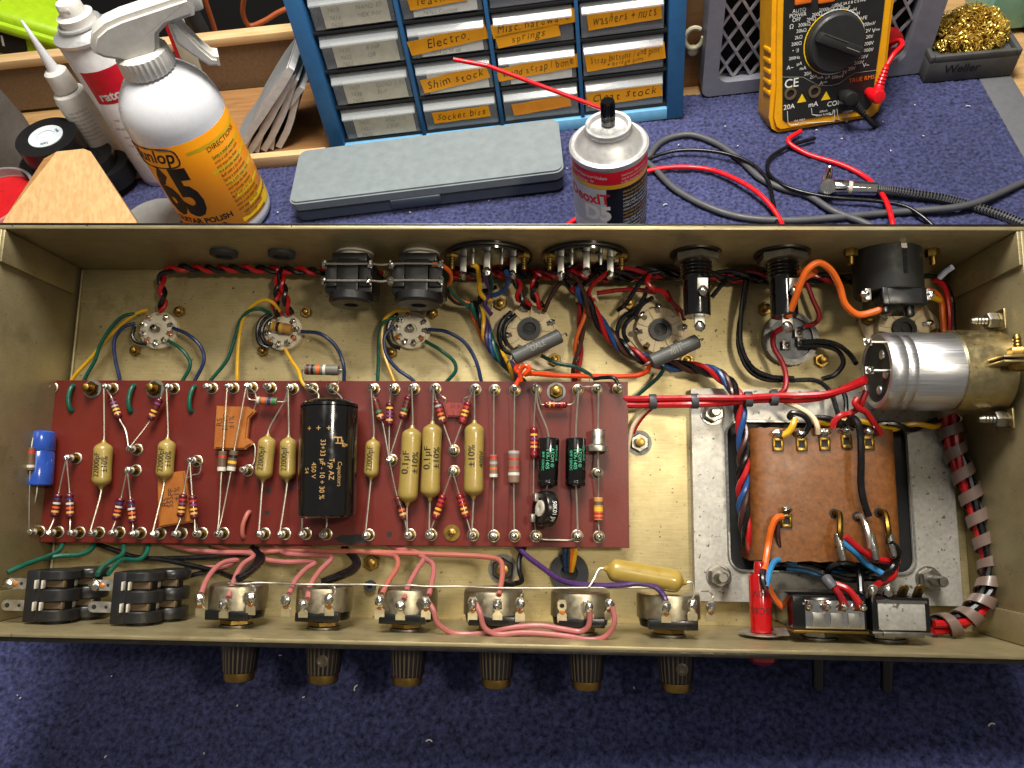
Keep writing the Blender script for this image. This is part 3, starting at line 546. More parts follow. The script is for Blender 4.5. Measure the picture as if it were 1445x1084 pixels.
dale('grey ceramic power resistor lettered 7011 lying over the right octal socket',(918,511),(985,481),21,[('7011',.5,.15,4.0),('70HM',.55,-.5,3.2)])
# can capacitor bottom seen through the floor
p=C(1112,480,0); r=mmc(38,p); th=Thing('can_capacitor','can capacitor base with a grey face and bright steel ring under the right fuse holder','capacitor',p)
a=MB(); a.ring(p,Z1,r*.8,r,5.5,'dull_steel',n=44); th.part('crimped_ring',a)
a=MB(); a.lathe(p,Z1,[(r*.8,0),(r*.8,3.6),(.3,3.6)],'disc_grey',n=36); th.part('end_disc',a)
for x,y,dz in ((1110,487,0),(1127,470,0),(1131,483,0)):
    a=MB(); q=C(x,y,6); a.box(q,(5,5,.7),'silverlug',rot=Matrix.Rotation(.3,3,'Y'),bev=.15); a.box(q-Z1*1.5,(.6,3,4.5),'silverlug'); a.blob(q+Z1*.5,1.6,'solder',(1,1,.8)); th.part('terminal',a)
nut_screw('brass nut in a dark ring left of the right fuse holder',1078,437,r=4,h=7)
nut_screw('dull brass nut below the can capacitor base',1158,509.6,r=4.2,h=7)
screw('floor_bolt','brass bolt on a big steel washer right of the circuit board',902,625,0,5.4,6,'steel','brass')
nut_screw('brass nut on the floor left of the third volume control',525,794,r=4.6,h=5)
th=screw('earth_bolt','dark steel nut holding the earth tag below the board',709.5,803,0,6.2,8,'dark_steel','brass')
for lab,(x,y),r in (('black rubber grommet swallowing the coloured wires above the fifth control',(803,808),10.5),('small black rubber plug in the floor left of the third control',(523,827),3.2)):
    p=C(x,y,0); a=MB(); a.ring(p,Z1,r*.45,r,2.4,'rubber'); a.lathe(p,Z1,[(r*.45,.2),(.1,.25)],'blk_matte',n=20); one('rubber_grommet',lab,'grommet',a,p)
for lab,x,y in (('black rubber bush on the rear panel, nearer the left end',316,355.5),('black rubber bush on the rear panel right of its twin',397.5,356.5)):
    p=CY(x,y,W); a=MB(); r=mmc(19,p); a.lathe(p,NY,[(r,.02),(r,2.0),(r*.86,2.6),(r*.6,2.7),(r*.55,1.5),(.2,1.5)],'rubber',n=28); one('rubber_grommet',lab,'grommet',a,p)
# ================================================================== REAR PANEL HARDWARE (axis towards the front)
def at(p,dx=0,dy=0,dz=0): return p+V((dx,dy,dz))
def rearjack(label,x0,x1,ytop,texts=None):
    zc=31.; p=CY((x0+x1)/2,ytop,W); p.z=zc; wmm=mmc(x1-x0,V((p.x,W-16,zc+10))); th=Thing('jack_socket',label,'jack socket',p)
    a=MB(); a.lathe(p,NY,[(10,.02),(10.5,1.2),(8.2,1.4),(8.2,3)],'b_white',n=28); th.part('washer',a)
    a=MB(); hw=wmm/2
    a.box(at(p,0,-5.5,0),(hw*1.5,5,22),'bakelite',bev=.8); a.box(at(p,0,-16,0),(hw*2,17,20),'bakelite',bev=.8); a.box(at(p,0,-16,6),(hw*.9,18,14),'bakelite',bev=.6)
    a.lathe(at(p,0,-24,2),NY,[(hw*.95,0),(hw*.95,4),(hw*.85,5.4),(hw*.3,5.4),(hw*.25,2)],'bakelite',n=28)
    for sx in (-1,1): a.box(at(p,sx*hw*.72,-15,10.3),(hw*.5,14,4),'bakelite',bev=.5)
    th.part('housing',a)
    for sx in (-1,1):
        for dy in (-10.5,-19.5):
            a=MB(); q=at(p,sx*(hw-.6),dy,12.5); a.box(q,(1.0,4.4,4.6),'silverlug',bev=.2,rot=Matrix.Rotation(sx*.35,3,'Y')); a.blob(at(q,0,0,2),1.9,'solder',(1,1.1,.8),n=9,jit=.3); th.part('solder_lug',a)
    return p,hw
J1,hw1=rearjack('black jack socket on the rear panel, the left of the pair',463,530,352)
J2,hw2=rearjack('black jack socket on the rear panel, the right of the pair',555,628,352)
for lab,dy in (('bare bus wire linking the two black jacks, nearer the rear panel',-10.5),('bare bus wire linking the two black jacks, nearer the front',-19.5)):
    q=MB(); lead(q,[at(J1,-hw1,dy,14.5),at(J1,0,dy-.4,15.5),at(J1,hw1,dy,14.5),(J1+J2)/2+V((0,dy-.6,14.8)),at(J2,-hw2,dy,14.5),at(J2,0,dy,15.5),at(J2,hw2,dy,14.5)],.55); one('bus_wire',lab,'wire',q)
def selector(label,x0,x1,ytop):
    zc=30.; p=CY((x0+x1)/2,353,W); p.z=zc; r=mmc((x1-x0)/2,V((p.x,W-3,zc))); th=Thing('selector_socket',label,'selector socket',p)
    a=MB(); a.lathe(p,NY,[(r*1.0,.02),(r*1.0,1.6),(r*.97,2.0),(r*.93,2.0),(r*.92,3.2),(r*.3,3.2)],'blk_gloss',n=56); th.part('flange_disc',a)
    a=MB(); a.ring(at(p,0,-1.55,0),NY,r*.965,r*1.015,.7,'dark_steel',n=56); th.part('metal_rim',a)
    for an,L_ in ((.42,9.5),(1.02,6.5),(1.57,10.5),(2.12,6.5),(2.72,10)):
        c=at(p,r*.62*math.cos(an),-3.2,r*.62*math.sin(an)); a=MB(); a.box(at(c,0,-L_/2,0),(3.4 if L_>8 else 1.2,L_,1.0),'steel',bev=.2); 
        a.lathe(at(c,0,0,-1),NY,[(1.2,0),(1.2,L_*.7),(.8,L_*.75)],'tin',n=12)
        if L_>8: a.blob(at(c,0,-L_-.5,.4),2.2,'solder',(1,1.2,.9),n=10,jit=.2)
        th.part('contact_lug',a)
    for sx in (-1,1):
        a=MB(); c=at(p,sx*r*.82,-2,r*.3); hexnut(a,c,NY,3.4,2.6,'brass'); a.lathe(c,NY,[(1.5,0)]+[(1.5 if i%2 else 1.25,2+i*.7) for i in range(9)]+[(1,8.6)],'brass',n=12); th.part('brass_screw',a)
    return p,r
S1,sr1=selector('round black selector socket with bright contacts, the left of the two on the rear panel',628,750,335)
S2,sr2=selector('round black selector socket with bright contacts, the right of the two on the rear panel',766,887,335)
def fuse(label,x0,x1,xb0,xb1,lug):
    zc=33.; p=CY((x0+x1)/2,356,W); p.z=zc; rn=mmc((x1-x0)/2,V((p.x,W-3,zc)))*.95; rb=mmc((xb1-xb0)/2,V((p.x,W-20,zc+5))); th=Thing('fuse_holder',label,'fuse holder',p)
    a=MB(); a.lathe(p,NY,[(rn*1.1,.02),(rn*1.1,1.0),(rn*.5,1.0)],'dark_steel',n=32); hexnut(a,at(p,0,-1,0),NY,rn,4.5,'steel'); th.part('nut',a)
    a=MB(); prof=[(rb*1.08,4)]
    for i in range(5): prof+=[(rb*1.2,6+i*1.9),(rb*1.06,6.9+i*1.9)]
    prof+=[(rb,16),(rb,33.5),(rb*.95,34.5),(rb*.3,34.5)]; a.lathe(p,NY,prof,'blk_gloss',n=32); th.part('body',a)
    a=MB(); a.box(at(p,1,-37,1),(5.4,6,1.2),'silverlug',bev=.3); a.blob(at(p,1,-40,1.4),2.9,'solder',(1,1.1,.7),jit=.1); th.part('end_lug',a)
    a=MB(); a.box(at(p,lug,-19.5,rb+1.2),(5.6,7,1.0),'silverlug',bev=.2,rot=Matrix.Rotation(.2,3,'X')); a.blob(at(p,lug,-23,rb+1.9),2.7,'solder',(1,1.1,.7),jit=.1); th.part('side_lug',a)
    return p,rb
F1,fr1=fuse('black fuse holder between the selector sockets and the other fuse holder',948,1017,965,1003,1.5)
F2,fr2=fuse('black fuse holder with an orange wire beside the mains inlet',1068,1142,1085,1123,3)
p=CY(1252,356,W); p.z=34; r=mmc(46,V((p.x,W-10,40))); th=Thing('mains_inlet','large black round mains inlet in the rear right corner','mains inlet',p)
a=MB(); a.lathe(p,NY,[(r,.02),(r,22),(r*.97,23),(r*.4,23)],'blk_matte',n=44); th.part('barrel',a)
a=MB(); a.box(at(p,1.5,-27,2),(r*1.3,9,r*1.5),'blk',bev=.6); a.box(at(p,1.5,-27,r*.8),(r*1.0,8,3),'bakelite',bev=.4); a.box(at(p,-6,-32,8),(4,6,5),'blk',bev=1); a.box(at(p,6,-33,8),(4,7,5),'blk',bev=1); th.part('terminal_block',a)
a=MB(); a.box(at(p,1.5,-9,r-.6),(2.2,14,1.4),'blk_gloss'); a.box(at(p,1.5,-1.6,r-.4),(2.8,2.6,1.2),'b_white'); th.part('keyway',a)
for sx in (-1,1):
    a=MB(); c=at(p,sx*(r*.88),-25,8); a.box(c,(3,6,5),'silverlug',bev=.4); a.blob(at(c,sx*1.5,0,2),2.2,'solder',(1,1,.8),jit=.2); th.part('screw_terminal',a)
    a=MB(); c=at(p,sx*(r+4),0,6); hexnut(a,at(c,0,-.1,0),NY,3.6,4,'brass'); a.lathe(c,NY,[(1.6,0),(1.6,8),(1.1,8.5)],'brass',n=12); th.part('mounting_nut',a)
# ================================================================== BIG ALUMINIUM CAN + CLAMP on the side panel
zc=42.; pl_=C(1236,524,zc); pr_=C(1334,524,zc); r=mmc(56,pl_+V((10,0,8)))
ax=V((1,0,0)); Ln=L-3-pl_.x
th=Thing('can_capacitor','big bright aluminium capacitor can lying across the right end of the chassis','capacitor',pl_)
pf=[(r*.8,2.6),(r*.8,.1),(r*.86,-.4),(r*.94,0),(r*.985,1.5),(r,3.5),(r,6.8),(r*.98,7.4),(r*.98,7.8),(r,8.4),(r,11.6),(r*.98,12.2),(r*.98,12.6),(r,13.2),(r,Ln-1),(r*.97,Ln)]
a=MB(); a.lathe(pl_,ax,pf,'alu',n=64); th.part('can',a)
a=MB(); a.lathe(pl_,ax,[(r*.8,1.6),(r*.8,.6),(r*.2,.5)],'blk_matte',n=44); th.part('end_disc',a)
for x,y in ((1224,490),(1218,529)):
    a=MB(); q=CX(x,y,pl_.x-3); q=V((pl_.x-2,pl_.y+(12 if y<500 else -2),zc+13)); a.box(q,(13,.9,2.6),'silverlug',bev=.2); a.box(q+V((-7,0,.5)),(4,3.5,.8),'silverlug',bev=.2); a.blob(q+V((-7,0,1)),1.8,'solder'); th.part('terminal',a)
for dy,dz in ((7,7),(-3,10),(-10,2)):
    a=MB(); a.lathe(pl_+V((.6,dy,dz)),V((-1,0,0)),[(2.4,0),(2.2,.8),(1.2,1.1)],'alu',n=14); th.part('rivet',a)
th=Thing('capacitor_clamp','gold metal clamp band gripping the aluminium can at the side panel','clamp',V((pr_.x,pl_.y,zc)))
x0=pr_.x+1; x1=L-2.5
a=MB(); a.ring(V((x0,pl_.y,zc)),ax,r+.15,r+1.3,x1-x0,'clamp_metal',n=64); th.part('band',a)
for dy in (1.9,-.4):
    a=MB(); a.box(V(((x0+x1)/2+4,pl_.y+dy,zc+r+6.5)),(x1-x0-9,1.1,14),'clamp_metal',bev=.3); th.part('clamp_ear',a)
a=MB(); c=V((x0+19,pl_.y+2.6,zc+r+7)); hexnut(a,c,PYV,4.4,4.2,'brass'); a.lathe(c,PYV,[(1.9,0)]+[(1.9 if i%2 else 1.6,3+i*.8) for i in range(9)]+[(1.2,10.6)],'brass',n=14); th.part('bolt',a)
a=MB(); a.lathe(c+V((0,-3.6,0)),NY,[(4.6,0),(4.4,1.4),(3,2.8),(.5,3.1)],'brass',n=20); th.part('bolt_head',a)
for lab,dy in (('clamp_foot',r+5),('clamp_foot',-r-5)):
    a=MB(); c=V((L-3,pl_.y+dy,zc+6)); a.box(c,(1.2,10,15),'clamp_metal',bev=.5); hexnut(a,c+V((-.7,0,1)),V((-1,0,0)),4.2,5,'steel'); a.lathe(c+V((0,0,1)),V((-1,0,0)),[(2,0)]+[(2 if i%2 else 1.7,5+i*.8) for i in range(9)]+[(1.3,13)],'steel',n=14); th.part('clamp_foot',a)
# ================================================================== MAINS TRANSFORMER
ZP=6.5
P0=C(975,548,ZP); P1=C(1341,556,ZP); P2=C(1356,860,ZP); P3=C(976,848,ZP)
c=(P0+P2)/2; c.z=0; th=Thing('power_transformer','brown paper wound power transformer in a speckled steel shroud','transformer',c)
x0,x1=P0.x,(P1.x+P2.x)/2; y0,y1=P3.y,P0.y
ox0,ox1=C(1028,700,ZP).x,C(1284,700,ZP).x; oy0,oy1=C(1150,806,ZP).y,C(1150,597,ZP).y
# plate with a rounded window
def rr(xa,xb,ya,yb,rad,n=6):
    o=[]
    for cx,cy,a0 in ((xb-rad,yb-rad,0),(xa+rad,yb-rad,PI/2),(xa+rad,ya+rad,PI),(xb-rad,ya+rad,1.5*PI)):
        for k in range(n+1): an=a0+PI/2*k/n; o.append((cx+rad*math.cos(an),cy+rad*math.sin(an)))
    return o
a=MB(); inner=rr(ox0,ox1,oy0,oy1,7); outer=rr(x0,x1,y0,y1,1.2); n=len(inner)
for zt,zb_ in ((ZP,ZP-1.6),):
    vs=[(x,y,zt) for x,y in outer]+[(x,y,zt) for x,y in inner]+[(x,y,zb_) for x,y in inner]+[(x,y,.05) for x,y in outer]
    fs=[[i,(i+1)%n,n+(i+1)%n,n+i] for i in range(n)]+[[n+i,n+(i+1)%n,2*n+(i+1)%n,2*n+i] for i in range(n)]+[[3*n+i,3*n+(i+1)%n,(i+1)%n,i] for i in range(n)]
    a.add(vs,fs,'zinc_steel')
th.part('steel_shroud',a)
a=MB(); ins=rr(ox0+.6,ox1-.6,oy0+.6,oy1-.6,6.5); vs=[(x,y,ZP+1.4) for x,y in rr(ox0-.9,ox1+.9,oy0-.9,oy1+.9,8)]+[(x,y,ZP+1.4) for x,y in inner]; 
vs2=[(x,y,ZP+.01) for x,y in rr(ox0-1.4,ox1+1.4,oy0-1.4,oy1+1.4,8.5)]
a.add(vs+vs2,[[i,(i+1)%n,n+(i+1)%n,n+i] for i in range(n)]+[[2*n+i,2*n+(i+1)%n,(i+1)%n,i] for i in range(n)],'shield_steel'); th.part('window_rim',a)
a=MB(); a.box(((ox0+ox1)/2,(oy0+oy1)/2,1.2),(ox1-ox0+6,oy1-oy0+4,2.2),'blk_matte'); th.part('laminations',a)
# bobbin: rounded crown along y
bx0,bx1=C(1055,700,18).x,C(1262,700,18).x; by0,by1=C(1160,792,20).y,C(1160,606,22).y; zt=27
a=MB(); n=28; sec=[]
for k in range(n+1):
    u=-1+2*k/n; x=(bx0+bx1)/2+(bx1-bx0)/2*math.copysign(abs(math.sin(u*PI/2))**.92,u); z=2+(zt-2)*(1-abs(u)**7)**.45; sec.append((x,z))
m_=30; vs=[]; fs=[]
for j in range(m_+1):
    y=by0+(by1-by0)*j/m_
    for x,z in sec: vs.append((x+random.uniform(-.08,.08),y+(random.uniform(-.5,.5) if j in(0,m_) else 0),z+.05*math.sin(j*.9+x*.1)+random.uniform(-.03,.03)))
for j in range(m_):
    for k in range(n): fs.append([j*(n+1)+k,j*(n+1)+k+1,(j+1)*(n+1)+k+1,(j+1)*(n+1)+k])
fs.append([k for k in range(n+1)]); fs.append([m_*(n+1)+k for k in range(n+1)][::-1]); a.add(vs,fs,'bobbin_paper'); th.part('winding',a)
def btag(x,y,wire=True):
    q=C(x,y,zt+.8); a=MB(); w=3.6
    for s in (-1,1): a.box(q+V((s*2.0,0,0)),(1.5,7,.8),'brass_dark',bev=.15)
    for s in (-1,1): a.box(q+V((0,s*2.6,.02)),(w*1.2,1.8,.8),'brass',bev=.15)
    a.box(q-Z1*.3,(2.6,3.2,.3),'blk_matte')
    if wire: a.box(q+V((-.3,4.6,1.4)),(3.2,3.6,.9),'silverlug',bev=.2,rot=Matrix.Rotation(.7,3,'X')); a.blob(q+V((-.5,5.6,2.6)),2.3,'solder',(1.3,.8,.8),n=10,jit=.25)
    th.part('solder_tag',a)
for x,y in ((1098,627),(1131.6,627),(1164,626),(1195,623),(1226,624.5),(1110,735)): btag(x,y)
for x0_,y0_,x1_,y1_ in ((1177,724.5,1183,774),(1209,729,1229,773),(1240,723,1254,768)):
    a=MB(); p0=C(x0_,y0_,zt); p1=C(x1_,y1_,zt+9)
    a.lathe(p0+Z1*.1,Z1,[(2.4,-1),(2.4,.3),(1.6,.4)],'blk_matte',n=14); a.tube([p0,p0+Z1*4+V((1,0,0)),(p0+p1)/2+Z1*5,p1],1.5,'brass_dark' if x0_!=1209 else 'silverlug',n=8); 
    a.lathe(p1+V((0,7,-.5)),V((.15,-1,.1)),[(1.7,0),(2.3,2),(2.1,8),(1.5,13),(.4,14)],'solder',n=10); th.part('winding_lead',a)
for lab,x,y,h in (('zinc plated transformer bolt under the red wire bundle',1005,583,10),('zinc plated transformer bolt beside the sixth control',1014,813,11),('long zinc plated transformer bolt beside the switches',1309,817,17)):
    q=C(x,y,ZP); b=Thing('transformer_bolt',lab,'bolt',q,'bolts of the power transformer'); a=MB(); a.lathe(q,Z1,[(6.6,.02),(6.6,.9),(3,1)],'steel',n=28); b.part('washer',a)
    a=MB(); hexnut(a,q+Z1*.95,Z1,5.6,4.4,'steel'); b.part('nut',a)
    a=MB(); a.lathe(q,Z1,[(2.8,0)]+[(2.8 if i%2 else 2.5,4+i*.7*(h-4)/7) for i in range(10)]+[(2.2,h)],'steel',n=16); b.part('threaded_stud',a)
# ================================================================== FRONT PANEL HARDWARE (axis towards the viewer, through y=0)
POTZ=34.
potx=[]
def pot(label,klabel,x0,x1,lugs,flatlug=(),knob='plain',kc=None):
    c=CY((x0+x1)/2,878,4); x=C((x0+x1)/2-4,845,POTZ+8).x; rr_=mmc((x1-x0)/2,V((x,12,POTZ+8)))*.93; p=V((x,0,POTZ)); potx.append((x,rr_)); th=Thing('potentiometer',label,'potentiometer',p)
    a=MB(); a.lathe(p,PYV,[(8.4,.05),(8.4,.9),(7,1)],'steel',n=28); hexnut(a,p+PYV*1,PYV,8.0,2.6,'brass'); th.part('nut',a)
    a=MB(); a.lathe(p,PYV,[(6,1),(6,4.4),(rr_*.9,4.5),(rr_*.95,9),(rr_*.4,9)],'blk',n=40); a.box(p+V((0,6.8,rr_*.72)),(rr_*1.5,4.6,rr_*.55),'blk',bev=.5); th.part('base_wafer',a)
    a=MB(); a.lathe(p,PYV,[(rr_,8.5),(rr_,18.5),(rr_*.97,20),(rr_*.9,20.6),(rr_*.3,20.6)],'pot_can',n=48)
    for sx in (-.7,.7): a.box(p+V((sx*rr_,6.6,rr_*.6)),(1.2,5,3.2),'pot_can',bev=.3)
    th.part('can',a)
    for i,(lx,ly0,ly1) in enumerate(lugs):
        b=C(lx,ly1,POTZ+rr_*.92); tpt=C(lx,ly0,POTZ+rr_+5); a=MB(); d=(tpt-b); u=V((1,0,0)); v=d.normalized(); 
        poly=[(-2.3,0),(2.3,0),(2.3,3.4),(1.2,4.4),(1.2,5.2),(2.1,6.4),(2.1,8.6),(1.3,9.8),(-1.3,9.8),(-2.1,8.6),(-2.1,6.4),(-1.2,5.2),(-1.2,4.4),(-2.3,3.4)]; k=max(d.length,6)/9.8
        a.prism([(q[0],q[1]*k) for q in poly],b,u,v,.6,'silverlug'); 
        nn=u.cross(v)
        if (len(potx),i) not in flatlug: a.blob(b+v*7.6*k+nn*.8,2.3,'solder',(1,1.15,.8),n=10,jit=.18); 
        else: a.lathe(b+v*7.4*k+nn*.62,nn,[(1.2,0),(1.2,.05)],'blk_matte',n=12)
        if i%2==0: a.blob(b+v*4.6*k+nn*.55,1.3,'flux',(1.1,1,.5),n=8,jit=.2)
        th.part('solder_lug',a)
    kx=CY(*kc,-14).x; q=V((kx,-t-2.2,POTZ-4)); R0=mmc(27,V((kx,-12,40))); kn=Thing('control_knob',klabel,'knob',q,'fluted control knobs below the front panel'); hh=22.5
    a=MB(); nf=72; pr=[(R0,1.2),(R0*.99,5),(R0*.93,12),(R0*.86,18),(R0*.8,hh-4)]; vs=[]; fs=[]; ms=[]
    for r_,h_ in pr:
        for i in range(nf): an=2*PI*i/nf; rf=r_*(1.0 if i%3 else .965); vs.append(q+V((rf*math.cos(an),-h_,rf*math.sin(an))))
    for kk in range(len(pr)-1):
        for i in range(nf): fs.append([kk*nf+i,(kk+1)*nf+i,(kk+1)*nf+(i+1)%nf,kk*nf+(i+1)%nf]); ms.append('knob_white' if i%3==0 else 'knob_brown')
    fs.append(list(range(nf))); ms.append('knob_brown'); fs.append([(len(pr)-1)*nf+i for i in range(nf)]); ms.append('knob_brown'); a.add(vs,fs,ms)
    if knob!='plain': a.lathe(q+V((1.5 if knob=='right' else 0,-11,R0*.9)),Z1,[(2.9,0),(2.9,.7),(2.2,.9),(1.6,.5)],'knob_white',n=18)
    kn.part('fluted_skirt',a)
    a=MB(); a.lathe(q,NY,[(R0*.80,hh-4),(R0*.8,hh-.8),(R0*.76,hh),(R0*.3,hh)],'brass',n=44); kn.part('gold_cap',a)
    a=MB(); a.lathe(p+V((0,0,-4)),NY,[(3,0),(3,5)],'brass',n=14); kn.part('shaft',a)
names=['leftmost potentiometer beside the stacked jacks','second potentiometer from the left, with the black shielded leads','third potentiometer, below the left 0.1µF capacitor foot','fourth potentiometer, under the dark earth nut','fifth potentiometer, with an unused bare lug, beside the black grommet','sixth potentiometer, with a purple wire, under the loose mustard capacitor']
kn=['leftmost striped knob with a bright gold cap','striped knob with its round set screw facing up, second from the left','dark knob with a bright gold cap, third from the left','dark knob with a dull cap under the fourth control','dark knob with faint stripes under the fifth control','striped knob with a looped set screw mark, nearest the red lamp']
spec=[(288,376,[(283,838,869),(316,845,874),(354,834,867)],'plain',(323,930)),(413,500,[(404,839,869),(428,846,873),(465,837,871)],'right',(450,930)),(529,622,[(536,839,873),(565,847,877),(601,842,873)],'plain',(570,934)),(653,746,[(667,842,877),(702,845,877),(734,843,877)],'plain',(699,936)),(778,870,[(793,846,878),(831,849,874),(860,845,874)],'plain',(829,938)),(902,999,[(940,848,881),(977,845,877),(1003,849,876)],'right',(957,940))]
for nm,k_,(x0_,x1_,lg,kt,kc) in zip(names,kn,spec): pot('gold metal '+nm,k_,x0_,x1_,lg,((5,0),),kt,kc)
# stacked input jacks at the left
def stackjack(label,x0,x1,lug=True):
    zj=36 if lug else 22; x=C((x0+x1)/2,830,zj+8).x; r=mmc((x1-x0)/2,V((x,10,zj+10))); p=V((x,0,zj)); th=Thing('input_jack',label,'jack socket',p,'stacked black input jacks'); a=MB()
    for h0,h1 in ((1.5,7),(11,17),(21.5,26)): a.lathe(p,PYV,[(r*.96,h0),(r,h0+.5),(r,h1-.5),(r*.96,h1),(r*.3,h1)],'bakelite',n=44)
    a.lathe(p,PYV,[(r*.62,0),(r*.62,25)],'blk_matte',n=30); 
    if lug: a.box(p+V((-r*.75,13.5,r*.45)),(r*.7,25,r*.9),'bakelite',bev=.7)
    th.part('body',a)
    for h in (9,19.5):
        a=MB(); a.box(p+V((r*.1,h,r*.62)),(r*1.1,3.2,1.0),'brown_socket',bev=.2); a.box(p+V((r*.62,h,r*.6)),(.8,3.4,2.6),'brown_socket',bev=.2); a.box(p+V((-r*.2,h,r*.95)),(.9,4.0,2.6),'b_white',bev=.2); a.box(p+V((-r*.5,h,r*.98)),(.9,4.2,3.0),'b_white',bev=.2); th.part('contact_spring',a)
        if lug:
            a=MB(); q=p+V((-r*1.55,h,r*.75)); a.prism(rr(-7,6,-2.6,2.6,2.4,4),q,(1,0,0),(0,1,0),.7,'silverlug'); a.lathe(q+V((-4,0,.72)),Z1,[(1.2,0),(1.2,.05)],'blk_matte',n=12); a.lathe(q+V((2,0,.72)),Z1,[(.8,0),(.8,.05)],'blk_matte',n=12)
            if h>15: a.blob(q+V((-4.4,0,.9)),2.8,'solder',(1.15,1,.7),n=10,jit=.15); a.blob(q+V((-1,0,.8)),1.5,'flux',(1,1,.5))
            th.part('solder_lug',a)
    a=MB(); hexnut(a,p+PYV*.05,PYV,r*.55,1.4,'brass'); th.part('nut',a)
    return p,r
K1=stackjack('black stacked input jack in the front left corner',40,100)
K2=stackjack('black stacked input jack behind the corner one, without a lug showing',86,140,False)
K3=stackjack('black stacked input jack with two green wires soldered to its lug',162,221)
K4=stackjack('black stacked input jack next to the leftmost potentiometer',204,257,False)
# red lamp
p=C(1080,880,34); p=V((C(1080,865,42).x,0,34)); r=mmc(15.5,V((p.x,10,44))); th=Thing('pilot_lamp','red glass pilot lamp on a spring washer at the front panel','lamp',p)
a=MB(); a.lathe(p,PYV,[(r,2.5),(r,29),(r*.9,30),(r*.5,30),(r*.5,34),(r*.42,36)],'lamp_red',n=36)
a.text('240V',p+V((0,21,r)),(-1,0,0),(0,-1,0),5,'ink',cyl=(p,PYV,r),bis=1); a.text('N5C8S',p+V((0,13,r)),(-1,0,0),(0,-1,0),4.6,'ink',cyl=(p,PYV,r),bis=1); th.part('lamp_body',a)
a=MB(); a.prism([(11*math.cos(k*PI/12)*(1.15 if k==22 else 1),11*math.sin(k*PI/12)) for k in range(24)],p+V((0,1.6,0)),(1,0,0),(0,0,-1),.5,'silverlug'); a.box(p+V((7,4,9)),(6,.5,6),'silverlug',rot=Matrix.Rotation(.4,3,'X')); th.part('spring_washer',a)
a=MB(); a.lathe(p+V((0,-t-2.3,0)),NY,[(7.4,0),(7.4,3),(6.6,6.5),(4,8.5),(.5,9)],'lamp_red',n=30); th.part('lens',a)
# switches
def switch(label,x0,x1,face,y0,y1):
    xa=C(x0,865,50).x; xb=C(x1,865,50).x; p=V(((xa+xb)/2,0,34)); th=Thing('toggle_switch',label,'switch',p); w=xb-xa
    a=MB(); a.lathe(p,PYV,[(9,.05),(9,1),(6,1)],'steel',n=28); hexnut(a,p+PYV*1,PYV,8.6,3,'steel'); a.lathe(p,PYV,[(6,0),(6,6)],'brass',n=18); th.part('nut',a)
    a=MB(); a.box(p+V((0,14,2)),(w,16,30),'blk_gloss',bev=1.0); a.box(p+V((0,5.6,2)),(w+.6,1.2,31),'brass' if face=='chrome' else 'steel',bev=.3); th.part('body',a)
    a=MB()
    a.box(p+V((w*.06 if face=='chrome' else 0,13.5,17.2)),(w*.8,13,1.0),face if face=='chrome' else 'zinc_steel',bev=.4)
    if face=='chrome':
        for k in (-1,0,1): a.box(p+V((w*.08+k*w*.24,11,17.9)),(w*.17,6.5,.8),'tin',bev=.2); 
    else: a.box(p+V((0,5.2,18)),(w*.7,2.5,2),'steel',bev=.5); a.box(p+V((0,20,17.8)),(w*.86,1.2,.6),'steel')
    th.part('cover_plate',a)
    a=MB(); a.lathe(p+V((0,-t-2.2,-1)),V((0,-1,-.12)),[(3.2,0),(3.0,4),(2.7,14),(3.0,19),(2.4,20.5)],'blk',n=20); th.part('toggle_lever',a)
    return th,p,w
s1,sp1,sw1=switch('toggle switch with bright chrome contact faces right of the red lamp',1118,1222,'chrome',838,888)
for k in range(4):
    a=MB(); a.box(sp1+V((-sw1*.32+k*sw1*.24,17.5,19.5)),(1.0,4.5,4),'copper',bev=.2); a.blob(sp1+V((-sw1*.32+k*sw1*.24,17.5,21.6)),1.6,'solder'); s1.part('solder_lug',a)
s2,sp2,sw2=switch('toggle switch with a dull grey steel cover and four lugs',1229,1312,'steel',840,890)
for k,x in enumerate((1229,1251,1273,1295)):
    a=MB(); q=C(x,836,49); v=V((0,.75,.66)).normalized(); a.prism(rr(-2.2,2.2,-4,5.2,2.1,4),q,(1,0,0),v,.7,'silverlug' if k<2 else 'brass'); nn=V((1,0,0)).cross(v)
    if k<2: a.blob(q+v*2+nn*.7,2.4,'solder',(1,1.3,.8),jit=.15)
    else: a.prism(rr(-.9,.9,-.5,3.6,.85,4),q+nn*.72,(1,0,0),v,.05,'blk_matte')
    s2.part('solder_lug',a)
# loose mustard capacitor over the pots
A=C(851,802,46); B_=C(969,823,46); r=mmc(16,A); axial('film_capacitor','plain mustard film capacitor hanging over the bus wire above the sixth control','capacitor',A,B_,r,'drop','mustard_big',[],[A+V((1,0,0)),C(846,803,46),C(838,818,49),C(831,829,50)],[B_-V((1,0,0)),C(976,822,46),C(979,838,48),C(977,846,49)],None,lr=.5)
